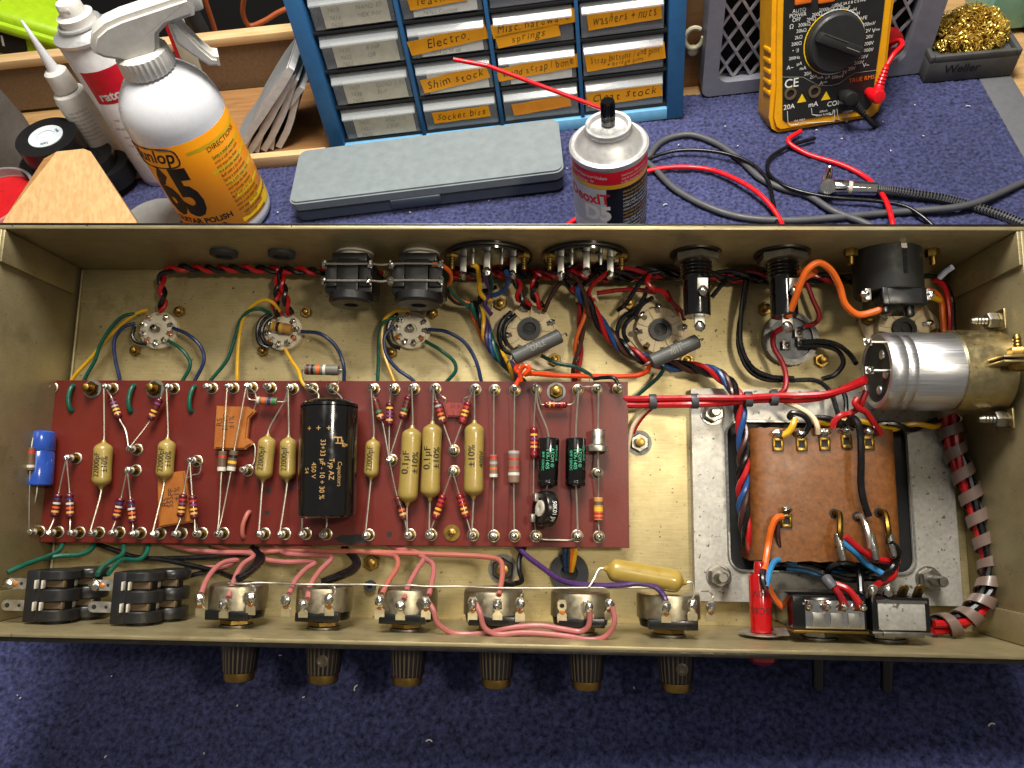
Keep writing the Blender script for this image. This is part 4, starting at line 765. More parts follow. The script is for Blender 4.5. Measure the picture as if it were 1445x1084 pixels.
# ================================================================== WIRES
def wire(label,pts,m,r=1.05,end=None,name='wire',cat='wire',group=None):
    P=PX(pts); a=MB(); a.tube(P,r,m,n=9,res=7)
    for e in end or ():
        q=P[0] if e==0 else P[-1]; q2=P[1] if e==0 else P[-2]; d=(q-q2).normalized()
        a.tube([q,q+d*3.2],r*.5,'solder',n=7); 
    return one(name,label,cat,a,group=group)
def twist(label,pts,mats,r=1.05,pitch=13.,rad=None,name='twisted_wire_pair',ph=0.):
    P=spline(PX(pts),16); org=sum(P,V())/len(P); th=Thing(name,label,'wires',org); k=len(mats); rad=rad or (r*1.02 if k==2 else r*1.55); S=[0.]
    for i in range(1,len(P)): S.append(S[-1]+(P[i]-P[i-1]).length)
    # resample
    Q=[]; n=max(8,int(S[-1]/1.6)); j=0
    for i in range(n+1):
        s=S[-1]*i/n
        while j<len(S)-2 and S[j+1]<s: j+=1
        u=(s-S[j])/max(1e-6,S[j+1]-S[j]); Q.append((P[j].lerp(P[j+1],u),s))
    tt=[(Q[min(i+1,n)][0]-Q[max(i-1,0)][0]).normalized() for i in range(n+1)]; e=frame(tt[0])[0]; fr_=[]
    for i in range(n+1): e=(e-tt[i]*e.dot(tt[i])).normalized(); fr_.append((e.copy(),tt[i].cross(e)))
    for w,m in enumerate(mats):
        pts_=[]
        for i,(p,s) in enumerate(Q):
            an=ph+2*PI*(s/pitch+w/k)+.35*math.sin(s*.11+w); pts_.append(p+(fr_[i][0]*math.cos(an)+fr_[i][1]*math.sin(an))*rad)
        a=MB(); a.tube(pts_,r,m,n=8,smooth=False); th.part('wire',a)
    return th
# --- left socket
wire('yellow wire from the left socket running under the board edge',[(208.6,437,9),(192,443,10),(156,472.7,9),(129.5,504,8),(103,534,7),(97,548,6)],'w_yellow')
wire('green wire from the left socket beside the long yellow wire',[(197,443,9),(177.5,445,12),(160.7,458,12),(141.5,487,11),(134,508.6,10),(120,534,8),(116,548,6)],'w_green')
wire('blue wire looping down from the left side of the left socket',[(191,456.5,9),(174,462,11),(161.5,480,11),(163,508.6,10),(169,535,8),(170,548,6)],'w_blue')
wire('blue wire arching from the right side of the left socket',[(244,463,9),(266,472.7,11),(283,489,11),(288,508,10),(276,535,8),(270,546,6)],'w_blue')
wire('green wire arching from the lower right of the left socket',[(237.4,481,9),(258,495,11),(268.6,513.4,10),(259,535,8),(252,546,6)],'w_green')
wire('short black jumper curling round the lower left of the left socket',[(190,461,8),(187,474,9),(193,483,9),(207,485.5,8)],'w_black')
twist('red and black twisted pair along the rear panel from the left socket to the jacks',[(226.6,440,9),(231,424,11),(228.5,405,11),(229,389,11),(238,381,11),(254,378.5,11),(286,380,10),(319,379.5,10),(356,380,10),(392.7,381,10),(425,382,10),(460,384,9),(500,386,7),(540,388,7)],['w_red','w_black'],1.35,15)
twist('red and black twisted pair dropping to the second ceramic socket, left of two',[(401,380,10),(393,390,11),(392,404,11),(391,420,11),(388,434,10),(395,445,9)],['w_black','w_red'],1.25,13)
twist('red and black twisted pair dropping to the second ceramic socket, right of two',[(394,380,11),(397.5,392,13),(400,406,13),(403,421,12),(406,432,11),(410,444,9)],['w_red','w_black'],1.25,13,ph=1.)
wire('yellow wire arching over the upper left of the second socket',[(394,439,9),(386,428,14),(376,423.5,15),(361.5,428,14),(346,444,12),(338.5,470,10),(335,510,9),(334.5,535,8),(334,548,6)],'w_yellow')
wire('green wire arching from the second socket to the board',[(380.7,442,9),(366,436,14),(350,440,13),(338,455,11),(332,475,10),(321,507,9),(298,536,7),(290,548,6)],'w_green')
wire('blue wire arching from the right side of the second socket',[(425,468,9),(452.7,471.5,12),(474,489,12),(484.5,514,11),(485.5,536,8),(485,548,6)],'w_blue')
wire('yellow wire from the bottom of the second socket to the thick banded resistor',[(402,492,8),(411,508,10),(421,523,13),(427,540,18),(434,549,19)],'w_yellow')
for lab,pts in (('short black jumper bent round the left side of the second socket, outer one',[(382,441,8),(368,452,9),(363,470,9),(367,485,9),(378,491,8)]),('short black jumper bent round the left side of the second socket, inner one',[(386,446,9),(374,455,10),(369,470,10),(373,482,10),(385,488,8)]),('short black jumper bent round the left side of the third socket',[(561,442,8),(550,455,9),(547,470,9),(551,485,9),(565,492,8)])): wire(lab,pts,'w_black',1.15)
wire('blue wire looping far left from the third socket',[(556,460,9),(543,474,11),(544,498,10),(560,520,8),(583,537,7),(590,548,6)],'w_blue')
wire('green wire dropping from the left of the third socket',[(560,449,9),(544,452,12),(536,470,11),(534,510,9),(533,536,8),(533,548,6)],'w_green')
wire('yellow wire dropping from the left of the third socket',[(577,438,9),(558,439,13),(543,451,12),(539,470,11),(541,496,10),(555,535,7),(560,548,6)],'w_yellow')
wire('blue wire arching from the right of the third socket',[(604,465,9),(630,468.3,12),(655,483,12),(671,508,11),(678.6,536,8),(680,548,6)],'w_blue')
wire('green wire arching from the lower right of the third socket',[(600,481.5,9),(624,496,11),(641,511,10),(643,523,9),(631,538,7),(622,548,6)],'w_green')
wire('red wire end behind the third socket under the right jack',[(600,386,8),(594,415,10),(594,440,9)],'w_red',1.2)
# --- rear run
twist('black and red wires twisted along the rear panel behind the selector sockets',[(626,386,8),(680,385,9),(740,387,9),(800,388,10),(860,391,9),(930,388,9),(1000,390,8),(1055,392,8),(1110,394,8)],['w_red','w_black','w_black','w_dkred'],1.35,26)
twist('bundle of black wires along the rear panel behind the fuse holders',[(840,383,16),(900,384,15),(960,387,12),(1020,388,12),(1075,389,12),(1150,392,10),(1215,396,9)],['w_black','w_dkred','w_black'],1.3,34)
wire('orange wire from the right jack bending down into the harness',[(609.8,373,44),(622,374,43),(634,383,38),(636,394,30),(632,407,22),(645,423,16),(662,428,13)],'w_orange',1.25,end=(0,))
wire('thin green wire behind the orange wire at the right jack',[(612,368,42),(627,378,36),(631,395,28),(639,415,20),(658,430,14),(676,438,12)],'w_green',1.0)
wire('black wire sweeping from the right jack into the harness',[(629,398,26),(632,415,20),(646,428,14),(668,428,12),(684,424,12)],'w_black',1.2)
wire('yellow wire looping from the left selector socket contact',[(665,373,40),(673,377,38),(676,395,30),(677,412,22),(685,421.5,18),(693,423,15)],'w_yellow',1.35)
wire('purple wire from the left selector socket into the harness',[(684,380,38),(686,396,30),(692,411,22),(684,428,16),(690,440,13),(694,444,12)],'w_purple',1.25)
wire('dark green wire beside the purple one at the left selector socket',[(690.6,380,38),(694,400,28),(690,415,20),(684,430,14)],'w_dkgreen',1.2)
wire('blue wire curling from the left selector socket towards the harness',[(713.8,383,38),(718,394,32),(712,408,25),(700,416,20),(684,418,16)],'w_midblue',1.3)
wire('black wire under the blue curl at the left selector socket',[(700,405,18),(690,410,16),(680,412,16),(676,428,12)],'w_black',1.2)
twist('multicoloured harness snaking down from the left selector socket to the board',[(665,429,13),(677,445,12),(684,462,12),(689,478,12),(698,495,12),(712,510,11),(724,522,9),(732,536,7),(742,550,5)],['w_green','w_midblue','w_purple','w_yellow','w_black'],1.25,30,rad=2.1,name='wire_harness')
wire('orange strand leaving the harness beside the third socket',[(662,428,13),(667,445,10),(674,462,8),(681,480,6)],'w_orange',1.1)
twist('red and black twisted pair dropping to the top of the left octal socket',[(716,384,14),(727,395,17),(733,408,17),(733,422,15),(741,430,12),(749,433,11)],['w_red','w_black'],1.3,15)
twist('second red and black twisted pair to the top right of the left octal socket',[(748,385,12),(755,397,15),(752,410,15),(756,422,13),(764,434,11)],['w_black','w_red'],1.3,14)
for lab,pts in (('black jumper wire bent round the left of the left octal socket, outer one',[(722,440,9),(708,455,9),(704,475,9),(711,494,9),(724,500,9)]),('black jumper wire bent round the left of the left octal socket, inner one',[(728,444,10),(714,458,10),(711,474,10),(716,488,10)]),('brown wire from the right selector socket leaning left',[(801,390,20),(786,405,16),(775,423,12),(768,440,9)])): wire(lab,pts,'w_black' if 'black' in lab else 'w_brown',1.3)
wire('bright orange wire looped at the board turret and running right to the other octal socket',[(735,538,19),(734,524,21),(741,516,23),(747,521,23),(741,528,22),(748,527,20),(781,529.5,15),(840,531,13),(880,531,13),(902,529,13),(914,523,15),(917,513,18)],'w_redorange',1.35)
wire('second bright orange wire end dropping onto the same board turret',[(731,513,22),(728,522,21),(735,529,20),(730,540,19),(727,546,19)],'w_redorange',1.3)
wire('dark green wire from the left ceramic power resistor crossing to the board right edge',[(763.6,502,14),(785.8,512.6,15),(812,518,15),(828,526,14),(840,535,13)],'w_dkgreen',1.1)
wire('black wire hooking onto the last turret at the board top right corner',[(838,535,13),(852,533,17),(867,534,20),(873,543,20)],'w_black',1.1,end=(1,))
wire('dark green wire dropping from the right ceramic power resistor to the board right edge',[(939.4,514,14),(931,530,12),(911,548,9),(896,561,7),(882,572,5)],'w_dkgreen',1.1)
twist('dark red and yellow brown wires dropping left of the right octal socket',[(818,425,10),(822,440,10),(818,470,8),(815,505,7),(812,535,6),(811,550,5)],['w_dkred','w_brown','w_orange'],1.2,40)
# right harness
twist('thick blue red black and brown harness from the right selector socket round to the transformer',[(812,404,22),(826,424,16),(840,446,12),(858,470,11),(880,491,11),(910,507,11),(945,515,12),(978,519,13),(1008,526,15),(1030,542,19),(1041,562,21),(1047,600,21),(1049,640,21),(1048,690,20),(1050,730,19),(1056,762,17),(1068,784,14),(1086,795,12)],['w_midblue','w_red','w_black','w_brown'],1.5,33,rad=2.1,name='wire_harness')
wire('red wire hooking from the right selector socket towards the right octal socket',[(857,385,36),(838,400,26),(831,415,18),(836,425,13)],'w_red',1.25)
wire('red wire running from the harness to the top of the right octal socket',[(842,414,14),(870,410,15),(900,409,16),(925,413,15)],'w_dkred',1.25)
wire('red loop standing above the right octal socket',[(917,389,22),(913,398,25),(922,408,24),(935,412,18),(945,425,12)],'w_red',1.35)
wire('dark red wire curving down the right side of the right octal socket',[(940,410,12),(950,428,12),(962,440,12),(966,452,10)],'w_dkred',1.2)
for i,(lab,pts) in enumerate((('black wire slanting from the rear run to the screw of the right octal socket',[(930,384,20),(914,388,20),(897,408,17),(882,430,13),(872,438,9)]),('black wire slanting to the right octal socket just right of the longer black one',[(914,404,16),(908,422,14),(896,438,11),(884,446,9)]),('black jumper round the left of the right octal socket, outer one',[(893,437,9),(876,452,9),(871,470,9),(878,490,9),(896,497,8)]),('black jumper round the left of the right octal socket, inner one',[(898,444,10),(884,456,10),(880,470,10),(886,484,10)]),('black wire curling over the top left of the right octal socket',[(921,420,12),(906,430,13),(897,445,11)]),('black wire dropping from the rear run beside the left fuse holder',[(1026,390,12),(1018,402,15),(1004,420,14)]))): wire(lab,pts,'w_black',1.25)
wire('brown wire between the selector socket and the right octal socket harness',[(803,385,30),(812,392,26),(820,405,20),(826,425,14)],'w_brown',1.3)
wire('black wire from the right selector socket into the thick harness',[(793,395,22),(805,408,18),(822,424,14),(836,438,12)],'w_black',1.4)
wire('black wire from behind the right selector socket slanting left',[(846,386,26),(830,397,20),(814,408,15)],'w_black',1.3)
wire('white wire end curling beside the red hook near the right octal socket',[(843,425,12),(838,418,15),(833,424,13),(838,434,10)],'w_cream',1.0)
# --- fuse holders
wire('bright orange wire arching from the right fuse holder to the mains inlet',[(1112,447,36),(1121,425,42),(1130,400,48),(1140,380,52),(1154,371,53),(1170,379,51),(1184,402,46),(1193,430,42),(1211,444,40),(1230,441,41),(1244,436,42)],'w_orange',1.75)
wire('short orange wire hidden behind the right fuse holder lug',[(1127,386,44),(1138,381,44),(1150,384,42),(1136,392,42),(1122,407,44)],'w_orange',1.6)
wire('dark red wire curving from the can capacitor base down to the red bundle',[(1104,463,12),(1092,472,14),(1092,490,15),(1103,510,16),(1109,530,17),(1107,550,19),(1094,560,21)],'w_dkred',1.5)
wire('dark red wire from the can capacitor base up behind the right fuse holder',[(1134,461,10),(1150,456,10),(1156,447,10),(1146,420,9),(1138,398,9)],'w_dkred',1.35)
wire('long black wire looping down left of the right fuse holder, outer strand',[(1054,396,10),(1050,425,10),(1043,460,10),(1043,492,10),(1057,522,11),(1078,535,12),(1115,537,12),(1152,537.6,13),(1170,551,16),(1181,580,20),(1188,614,26)],'w_black',1.3)
wire('long black wire looping down left of the right fuse holder, inner strand',[(1052,396,12),(1046,440,12),(1046,488,12),(1061,518,13),(1085,531,14),(1120,534,14)],'w_black',1.3)
wire('upper black wire from the can capacitor base to the aluminium can',[(1131,483,10),(1160,481.5,13),(1182,487,15),(1199,500,20),(1208,513,26)],'w_black',1.35)
wire('lower black wire looping from the can capacitor base over a brass nut',[(1133,488,9),(1160,488,11),(1183,496,12),(1190,512,12),(1178,529,10),(1160,535,10)],'w_black',1.35)
wire('black wire down behind the aluminium can end disc',[(1186,545,15),(1193,562,16),(1193,590,18),(1190,606,22)],'w_black',1.3)
th=twist('pair of long red wires tied together running from the board to the aluminium can',[(874,567,9),(900,567.5,13),(935,567,18),(974,566.5,23),(1015,565,25),(1056,563.5,26),(1095,562,26),(1130,561.5,28),(1165,557,32),(1198,546,38),(1222,536,44)],['w_red','w_red'],1.75,420,rad=1.7,name='wire_bundle',ph=1.5)
a=MB()
for x,y,z in ((921,567,16.5),(980,566.2,23.3),(1056,563.5,26),(1092,562,26)):
    a=MB(); c=C(x,y,z); a.lathe(c-V((1.9,0,0)),V((1,.02,0)),[(3.95,0),(4.05,.2),(4.05,3.6),(3.95,3.8)],'tie',n=18,sx=.72); th.part('tie_band',a)
wire('red wire forking from the bundle down under the can',[(1222,552,36),(1217,566,36),(1212,576,34),(1200,583,32),(1186,587,32),(1177,596,31),(1175,604,30)],'w_red',1.6)
wire('red wire knotted beside the can and running to the last solder tag',[(1210,562,38),(1206,569,38),(1213,577,37),(1221,581,36),(1230,593,34),(1239,606,31),(1243,613,30)],'w_red',1.6)
wire('cream wire from the red bundle to the middle solder tag',[(1108,568,22),(1130,577,28),(1147,589,31),(1153,601,32),(1154,612,30)],'w_cream',1.35)
wire('cream wire curving down the right edge of the board',[(921,570,14),(905,585,9),(893,603,6),(888,622,4),(885,640,3)],'w_cream',1.2)
wire('red wire beside the cream one at the right edge of the board',[(924,573,14),(912,583,9),(900,598,6),(893,612,4)],'w_red',1.1)
wire('short mustard yellow wire onto the first solder tag',[(1121,591,31),(1119,600,32),(1112,610,31),(1103,615,30)],'w_yellow',1.7)
wire('black wire looped over the yellow one at the first two solder tags',[(1121,592,31),(1114,588,31),(1118,583,32),(1134,587,33),(1142,597,33),(1138,608,31),(1131,616,30)],'w_black',1.5)
twist('yellow and black twisted pair passing under the aluminium can',[(1140,592,16),(1165,594,18),(1195,597,20),(1228,600,20),(1262,602,18),(1298,602,15),(1325,596,12),(1345,585,10)],['w_yellow','w_black'],1.5,32)
wire('black wire running down the front of the transformer winding',[(1196,598,30),(1203,590,34),(1210,596,37),(1214,615,38),(1215,650,38),(1215,687,37),(1220,712,37),(1226,729,37)],'w_black',1.75)
wire('orange wire from the lower solder tag to the red lamp',[(1104,729,31),(1096,731,32),(1089,745,31),(1084,770,30),(1080,795,34),(1077,812,38),(1079,829,42)],'w_orange',1.65)
wire('dark grey wire dropping from the lower solder tag',[(1098,735,30),(1098,755,29),(1102,780,24),(1112,795,18)],'w_brown',1.1)
wire('light blue wire hooked beside the red lamp',[(1122,796,20),(1106,790,24),(1094,792,28),(1086,806,36),(1081,829,42)],'w_ltblue',1.5)
wire('black sleeve joining the wires on top of the red lamp',[(1077,805,38),(1076,818,41),(1080,832,42)],'w_black',1.6)
wire('orange wire from the red lamp under the chrome faced switch',[(1083,824,40),(1090,840,36),(1102,855,34),(1116,864,33)],'w_orange',1.5)
for lab,pts,m in (('red wire from the left winding lead passing right',[(1193,757,37),(1213,775,36),(1236,789,33),(1257,792,31)],'w_red'),('light blue wire from the left winding lead passing right',[(1187,764,36),(1206,779,35),(1223,796,31),(1247,811,33)],'w_ltblue'),('black wire from the right winding lead curving to the switch',[(1255,764,37),(1267,776,36),(1263,795,33),(1252,810,35),(1242,818,42)],'w_black'),('red wire hooking to the second lug of the grey switch',[(1264,799,30),(1261,812,32),(1248,820,37),(1238,825,44)],'w_red'),('black cable lying across below the transformer winding',[(1088,797,14),(1112,796,17),(1140,800,19),(1168,810,21),(1198,818,22),(1228,816,22),(1246,820,26)],'w_black'),('second black cable below the transformer winding',[(1150,795,14),(1172,798,22),(1195,803,22),(1220,808,20),(1242,802,24)],'w_black'),('light blue wire among the black cables below the winding',[(1110,801,14),(1135,804,17),(1160,810,19),(1180,806,17),(1204,806,14)],'w_ltblue'),('black loop standing up below the transformer winding',[(1170,818,20),(1170,803,26),(1184,796,28),(1202,797,28),(1212,808,26),(1215,836,30)],'w_black')): wire(lab,pts,m,1.6)
a=MB(); a.tube(PX([(1166,816,46),(1170,822,48),(1176,829,49)]),2.6,'w_grey',n=12,res=4); one('cable_sleeve','grey rubber sleeve over the red wires at the chrome faced switch','sleeve',a)
wire('left red wire running into the chrome faced switch',[(1174,826,48),(1182,835,51),(1189,847,52),(1194,858,53)],'w_dkred',1.6)
wire('right red wire running into the chrome faced switch',[(1177,824,48),(1195,831,51),(1208,845,52),(1218,860,53)],'w_red',1.6)
# spiral wrapped loom on the right
sp=[(1336,575,14),(1341,600,13),(1346,630,13),(1358,665,14),(1371,700,15),(1382,735,16),(1392,770,17),(1398,800,18),(1395,830,20),(1382,855,22),(1362,874,24),(1338,882,25),(1315,884,26)]
th=twist('red and black wire loom in brown spiral wrap along the right side panel',sp,['w_red','w_black','w_black','w_red'],2.0,150,rad=2.3,name='wire_loom',ph=.8)
P=spline(PX(sp),24); S=[0.]
for i in range(1,len(P)): S.append(S[-1]+(P[i]-P[i-1]).length)
tt=[(P[min(i+1,len(P)-1)]-P[max(i-1,0)]).normalized() for i in range(len(P))]; e=frame(tt[0])[0]; vs=[]; fs=[]; pit=11.5; wd_=5.8; rw=5.4
FRM=[]
for i in range(len(P)): e=(e-tt[i]*e.dot(tt[i])).normalized(); FRM.append((P[i],e.copy(),tt[i].cross(e),tt[i]))
def onp(s,an,rad):
    s=min(max(s,0),S[-1]-1e-3); lo,hi=0,len(S)-1
    while hi-lo>1:
        m_=(lo+hi)//2
        if S[m_]<=s: lo=m_
        else: hi=m_
    u=(s-S[lo])/(S[hi]-S[lo]); p=FRM[lo][0].lerp(FRM[hi][0],u); e1=FRM[lo][1].lerp(FRM[hi][1],u); e2=FRM[lo][2].lerp(FRM[hi][2],u); return p+(e1*math.cos(an)+e2*math.sin(an))*rad
n=int(S[-1]/pit*28)
for i in range(n+1):
    s=S[-1]*i/n; an=2*PI*s/pit
    for ds,rad in ((-wd_/2,rw),(wd_/2,rw),(wd_/2,rw+.8),(-wd_/2,rw+.8)): vs.append(onp(s+ds,an,rad))
for i in range(n):
    for k in range(4): fs.append([i*4+k,i*4+(k+1)%4,(i+1)*4+(k+1)%4,(i+1)*4+k])
fs.append([0,1,2,3]); fs.append([n*4+3,n*4+2,n*4+1,n*4]); a=MB(); a.add(vs,fs,'spiral'); th.part('spiral_wrap',a)
for lab,pts,m in (('orange wire in the dark rear right corner',[(1299,408,24),(1318,412,20),(1328,425,16),(1330,445,13),(1332,470,11)],'w_orange'),('red wire in the dark rear right corner',[(1318,394,24),(1330,402,20),(1337,420,16),(1340,450,12),(1338,480,10)],'w_red'),('short mustard wire behind the mains inlet terminal',[(1300,423,22),(1314,420,20),(1326,424,17)],'w_yellow'),('pale lilac wire end poking up in the rear right corner',[(1326,392,26),(1334,384,30),(1344,377,34)],'w_white'),('black wire beside the mains inlet',[(1298,390,26),(1316,390,24),(1330,398,20),(1342,420,14),(1345,470,10)],'w_black')): wire(lab,pts,m,1.5)
# --- lower left
wire('green wire from the corner jack lug to the board, upper branch',[(10.5,808,46),(35,797,40),(66,785.7,28),(82,778,18),(90,766,8)],'w_green',1.25)
wire('green wire from the corner jack lug to the board, lower branch',[(60,789,27),(84,784.6,22),(112,782.6,16),(128,776,11),(134,766,7)],'w_green',1.25)
wire('green wire from the second lugged jack to the board, left branch',[(137,811,46),(144,801,40),(155,793,33),(172,783,22),(175,768,8)],'w_green',1.25)
wire('green wire from the second lugged jack to the board, right branch',[(153.6,809,44),(161,800,36),(174,790,26),(196,790,18),(207,780,12),(210,766,7)],'w_green',1.25)
wire('black screened lead slanting from under the board to the first control, upper one',[(134,767,6),(160,776,8),(190,786,10),(230,790,11),(270,798,13),(304,806,16),(328,815,30)],'w_black',1.4)
wire('black screened lead lying level behind the stacked jacks',[(175,791,9),(200,789,9),(228,788.5,10),(280,787,10),(325,784,10),(365,783,9)],'w_black',1.4)
wire('black lead slanting from behind the rightmost stacked jack',[(250,818,14),(270,812,13),(296,806,12),(320,800,11)],'w_black',1.3)
for i,(lab,pts) in enumerate((('thick black lead bending up from the first control, outer strand',[(337,818,47),(352,809,36),(366,797,22),(370,786,12),(362,774,6)]),('thick black lead bending up from the first control, inner strand',[(336,815,46),(348,806,36),(361,795,22),(364,784,12),(356,772,6)]),('thick black lead bending up from the second control, outer strand',[(457,822,47),(478,815,38),(498,807,26),(506,796,17),(500,784,11),(488,774,6)]),('thick black lead bending up from the second control, inner strand',[(456,820,46),(476,812,37),(494,803,25),(501,794,16),(495,784,11),(483,774,6)]))): wire(lab,pts,'w_black',1.5)
wire('pink wire to the left lug of the first control',[(284,838,50),(291,820,42),(303,803,32),(318,793,24),(335,791,18),(322,798,14),(300,801,12),(262,800,9)],'w_pink2',1.32)
wire('pink wire to the middle lug of the first control',[(322,843,50),(332,815,40),(343,796,28),(357,786,20),(352,781,14),(300,779,10),(262,774,7),(240,766,6)],'w_pink2',1.32)
wire('pink wire to the left lug of the second control',[(408,838,50),(418,818,40),(433,802,30),(444,795,24),(432,793,18),(398,793,13),(366,787,9),(352,776,6)],'w_pink2',1.32)
wire('pink wire to the middle lug of the second control',[(434,845,50),(437,828,43),(452,805,32),(468,787,22),(450,784,16),(420,783,12),(400,780,9),(384,766,6)],'w_pink2',1.32)
wire('pink wire to the left lug of the third control',[(539,838,50),(550,818,42),(561,800,32),(560,788,24),(550,783,16),(500,778,11),(440,776,8),(414,766,6)],'w_pink',1.32)
wire('pink wire to the middle lug of the third control',[(570,846,50),(577,825,42),(589,803,32),(598,788,22),(588,780,15),(570,775,10),(552,766,6)],'w_pink2',1.32)
wire('pink wire to the right lug of the third control',[(605,840,50),(611,815,41),(611,797,32),(602,790,25),(588,782,16),(560,774,9),(540,766,6)],'w_pink2',1.32)
wire('long salmon wire running level under the board to the fourth control',[(300,768,6),(330,777,7),(390,776,8),(450,777.5,9),(520,779,12),(608,782,20),(690,786.5,27),(706,792,32),(709,810,40),(704,840,50)],'w_pink',1.32)
wire('second salmon wire level under the board beside the long one',[(232,766,6),(250,772,7),(300,781,8),(350,781,9),(400,776,8),(440,768,6)],'w_pink',1.32)
wire('pink wire dipping along the front panel from third control to fifth control middle lug',[(602,846,51),(611,860,52),(618,880,50),(640,893.5,46),(684,893,46),(719,886,48),(763,883,49),(795,888,49),(820,891,49),(830,884,51),(833,862,53)],'w_pink2',1.32)
wire('pink wire dipping along the front panel from fourth control to fifth control right lug',[(671,851,52),(677,864,53),(684,886,51),(700,895,49),(735,893,49),(765,894,49),(800,898,50),(838,903,50),(856,897,52),(867,878,54),(864,856,54)],'w_pink2',1.32)
wire('black wire from the board down to the earth tag',[(741,770,6),(733,789,9),(733,805,12),(736,820,18),(725,824,22),(712,824,30)],'w_black',1.4)
wire('purple wire from under the board to the sixth control',[(726,768,6),(745,786,14),(764,800,24),(786,816,36),(805,823,44),(835,826,47),(872,826,49),(902,823,49),(926,829,50),(936,840,50),(940,848,51)],'w_purple',1.4)
for lab,x0,x1,x2,m in (('dark blue wire dropping from the board into the black grommet',797,797,798,'w_blue'),('dark green wire dropping from the board into the black grommet',803,803,803,'w_dkgreen'),('orange wire dropping from the board into the black grommet',807,806,804,'w_orange'),('yellow wire dropping from the board into the black grommet',813,811,807,'w_yellow')): wire(lab,[(x0,766,6),(x1,785,6),(x2,806,1)],m,1.25)
pz=POTZ+15.5
wire('bare tinned bus wire soldered along the backs of all the controls',[(322,823,pz-1),(345,824,pz),(360,822.5,pz-2),(390,823,pz-3),(419,824.5,pz),(470,825,pz-1),(520,825,pz),(548,827,pz-2),(580,826,pz),(600,827.5,pz-1),(650,827.5,pz-3),(693,829.5,pz),(760,830,pz-1),(822,829.5,pz),(870,829.5,pz-1),(905,829,pz),(950,832,pz-1)],'wire_tin',.48,name='bus_wire')
for k,(x0,y0,x1,y1) in enumerate(((346,826,357,838),(464,828,470,842),(735,834,733,846),(990,834,1003,850))):
    wire(('thin bare wire from the can of the first control to its right lug','thin bare wire from the can of the second control to its right lug','thin bare wire from the can of the fourth control to its right lug','thin bare wire from the can of the sixth control to its right lug')[k],[(x0,y0,pz-3),((x0+x1)/2+5,y0+1,pz),(x1+3,(y0+y1)/2,pz),(x1,y1,POTZ+18)],'wire_tin',.45,name='bare_wire')
# ================================================================== BENCH (frame B: millimetres, z up)
def carpet_mat_():
    m=bpy.data.materials.new('carpet'); m.use_nodes=True; nt=m.node_tree; n=nt.nodes; l=nt.links; b=n['Principled BSDF']; tc=n.new('ShaderNodeTexCoord')
    def nz(s,d,r): t=n.new('ShaderNodeTexNoise'); t.inputs['Scale'].default_value=s; t.inputs['Detail'].default_value=d; t.inputs['Roughness'].default_value=r; l.new(tc.outputs['Object'],t.inputs['Vector']); return t.outputs['Fac']
    r=n.new('ShaderNodeValToRGB'); l.new(nz(330,3,.7),r.inputs[0]); e=r.color_ramp.elements; e[0].position=.33; e[1].position=.7; e[0].color=lin('1d1f3a'); e[1].color=lin('4f5483')
    r2=n.new('ShaderNodeValToRGB'); l.new(nz(9,6,.7),r2.inputs[0]); r2.color_ramp.elements[0].position=.3; r2.color_ramp.elements[1].position=.7; r2.color_ramp.elements[0].color=(.62,.62,.62,1); r2.color_ramp.elements[1].color=(1,1,1,1)
    x=n.new('ShaderNodeMix'); x.data_type='RGBA'; x.blend_type='MULTIPLY'; x.inputs[0].default_value=1; l.new(r.outputs[0],x.inputs[6]); l.new(r2.outputs[0],x.inputs[7]); l.new(x.outputs[2],b.inputs['Base Color'])
    b.inputs['Roughness'].default_value=.95; b.inputs['Specular IOR Level'].default_value=.15; b.inputs['Sheen Weight'].default_value=.2; b.inputs['Sheen Roughness'].default_value=.5
    MATS['carpet']=m
carpet_mat_()
import numpy as np
rs=np.random.RandomState(3)
def carpet():
    st=1.35; x0,x1,y0,y1=-150,654,-330,506; nx=int((x1-x0)/st); ny=int((y1-y0)/st)
    X,Y=np.meshgrid(np.linspace(x0,x1,nx),np.linspace(y0,y1,ny)); Z=rs.rand(ny,nx)
    k=np.array([.25,.5,.25])
    c=Z.copy(); c=c[:,np.r_[1:nx,nx-1]]*.25+c*.5+c[:,np.r_[0,0:nx-1]]*.25; c=c[np.r_[1:ny,ny-1]]*.25+c*.5+c[np.r_[0,0:ny-1]]*.25
    big=rs.rand(ny//6+2,nx//6+2).repeat(6,0).repeat(6,1)[:ny,:nx]
    Z=(c*2.0+Z*.7+big*.25)-2.0; X=X+rs.uniform(-.55,.55,X.shape); Y=Y+rs.uniform(-.55,.55,X.shape)
    # back edge steps in front of the cabinet side of the bench
    Y=np.where((X<395)&(Y>470),470+(Y-470)*.02,Y)
    Y=np.where((X<66)&(Y>450),450+(Y-450)*.02,Y)
    co_=np.stack([X,Y,Z],-1).reshape(-1,3)*.001
    i=np.arange(ny*nx).reshape(ny,nx); q=np.stack([i[:-1,:-1],i[:-1,1:],i[1:,1:],i[1:,:-1]],-1).reshape(-1,4)
    m=bpy.data.meshes.new('carpet_mat'); m.vertices.add(len(co_)); m.vertices.foreach_set('co',co_.ravel()); m.loops.add(q.size); m.loops.foreach_set('vertex_index',q.ravel())
    m.polygons.add(len(q)); m.polygons.foreach_set('loop_start',np.arange(0,q.size,4)); m.update(calc_edges=True); m.polygons.foreach_set('use_smooth',np.ones(len(q),bool)); m.materials.append(MATS['carpet']); m.validate()
    o=bpy.data.objects.new('carpet_mat',m); COL.objects.link(o); o['label']='blue carpet mat covering the bench under and around the chassis'; o['category']='carpet'; return o
carpet()
a=MB(); a.box((250,150,-24),(1500,1100,40),'bench_wood'); o=one('workbench',None,None,a,V((250,150,-24)),fr='B',kind='structure')
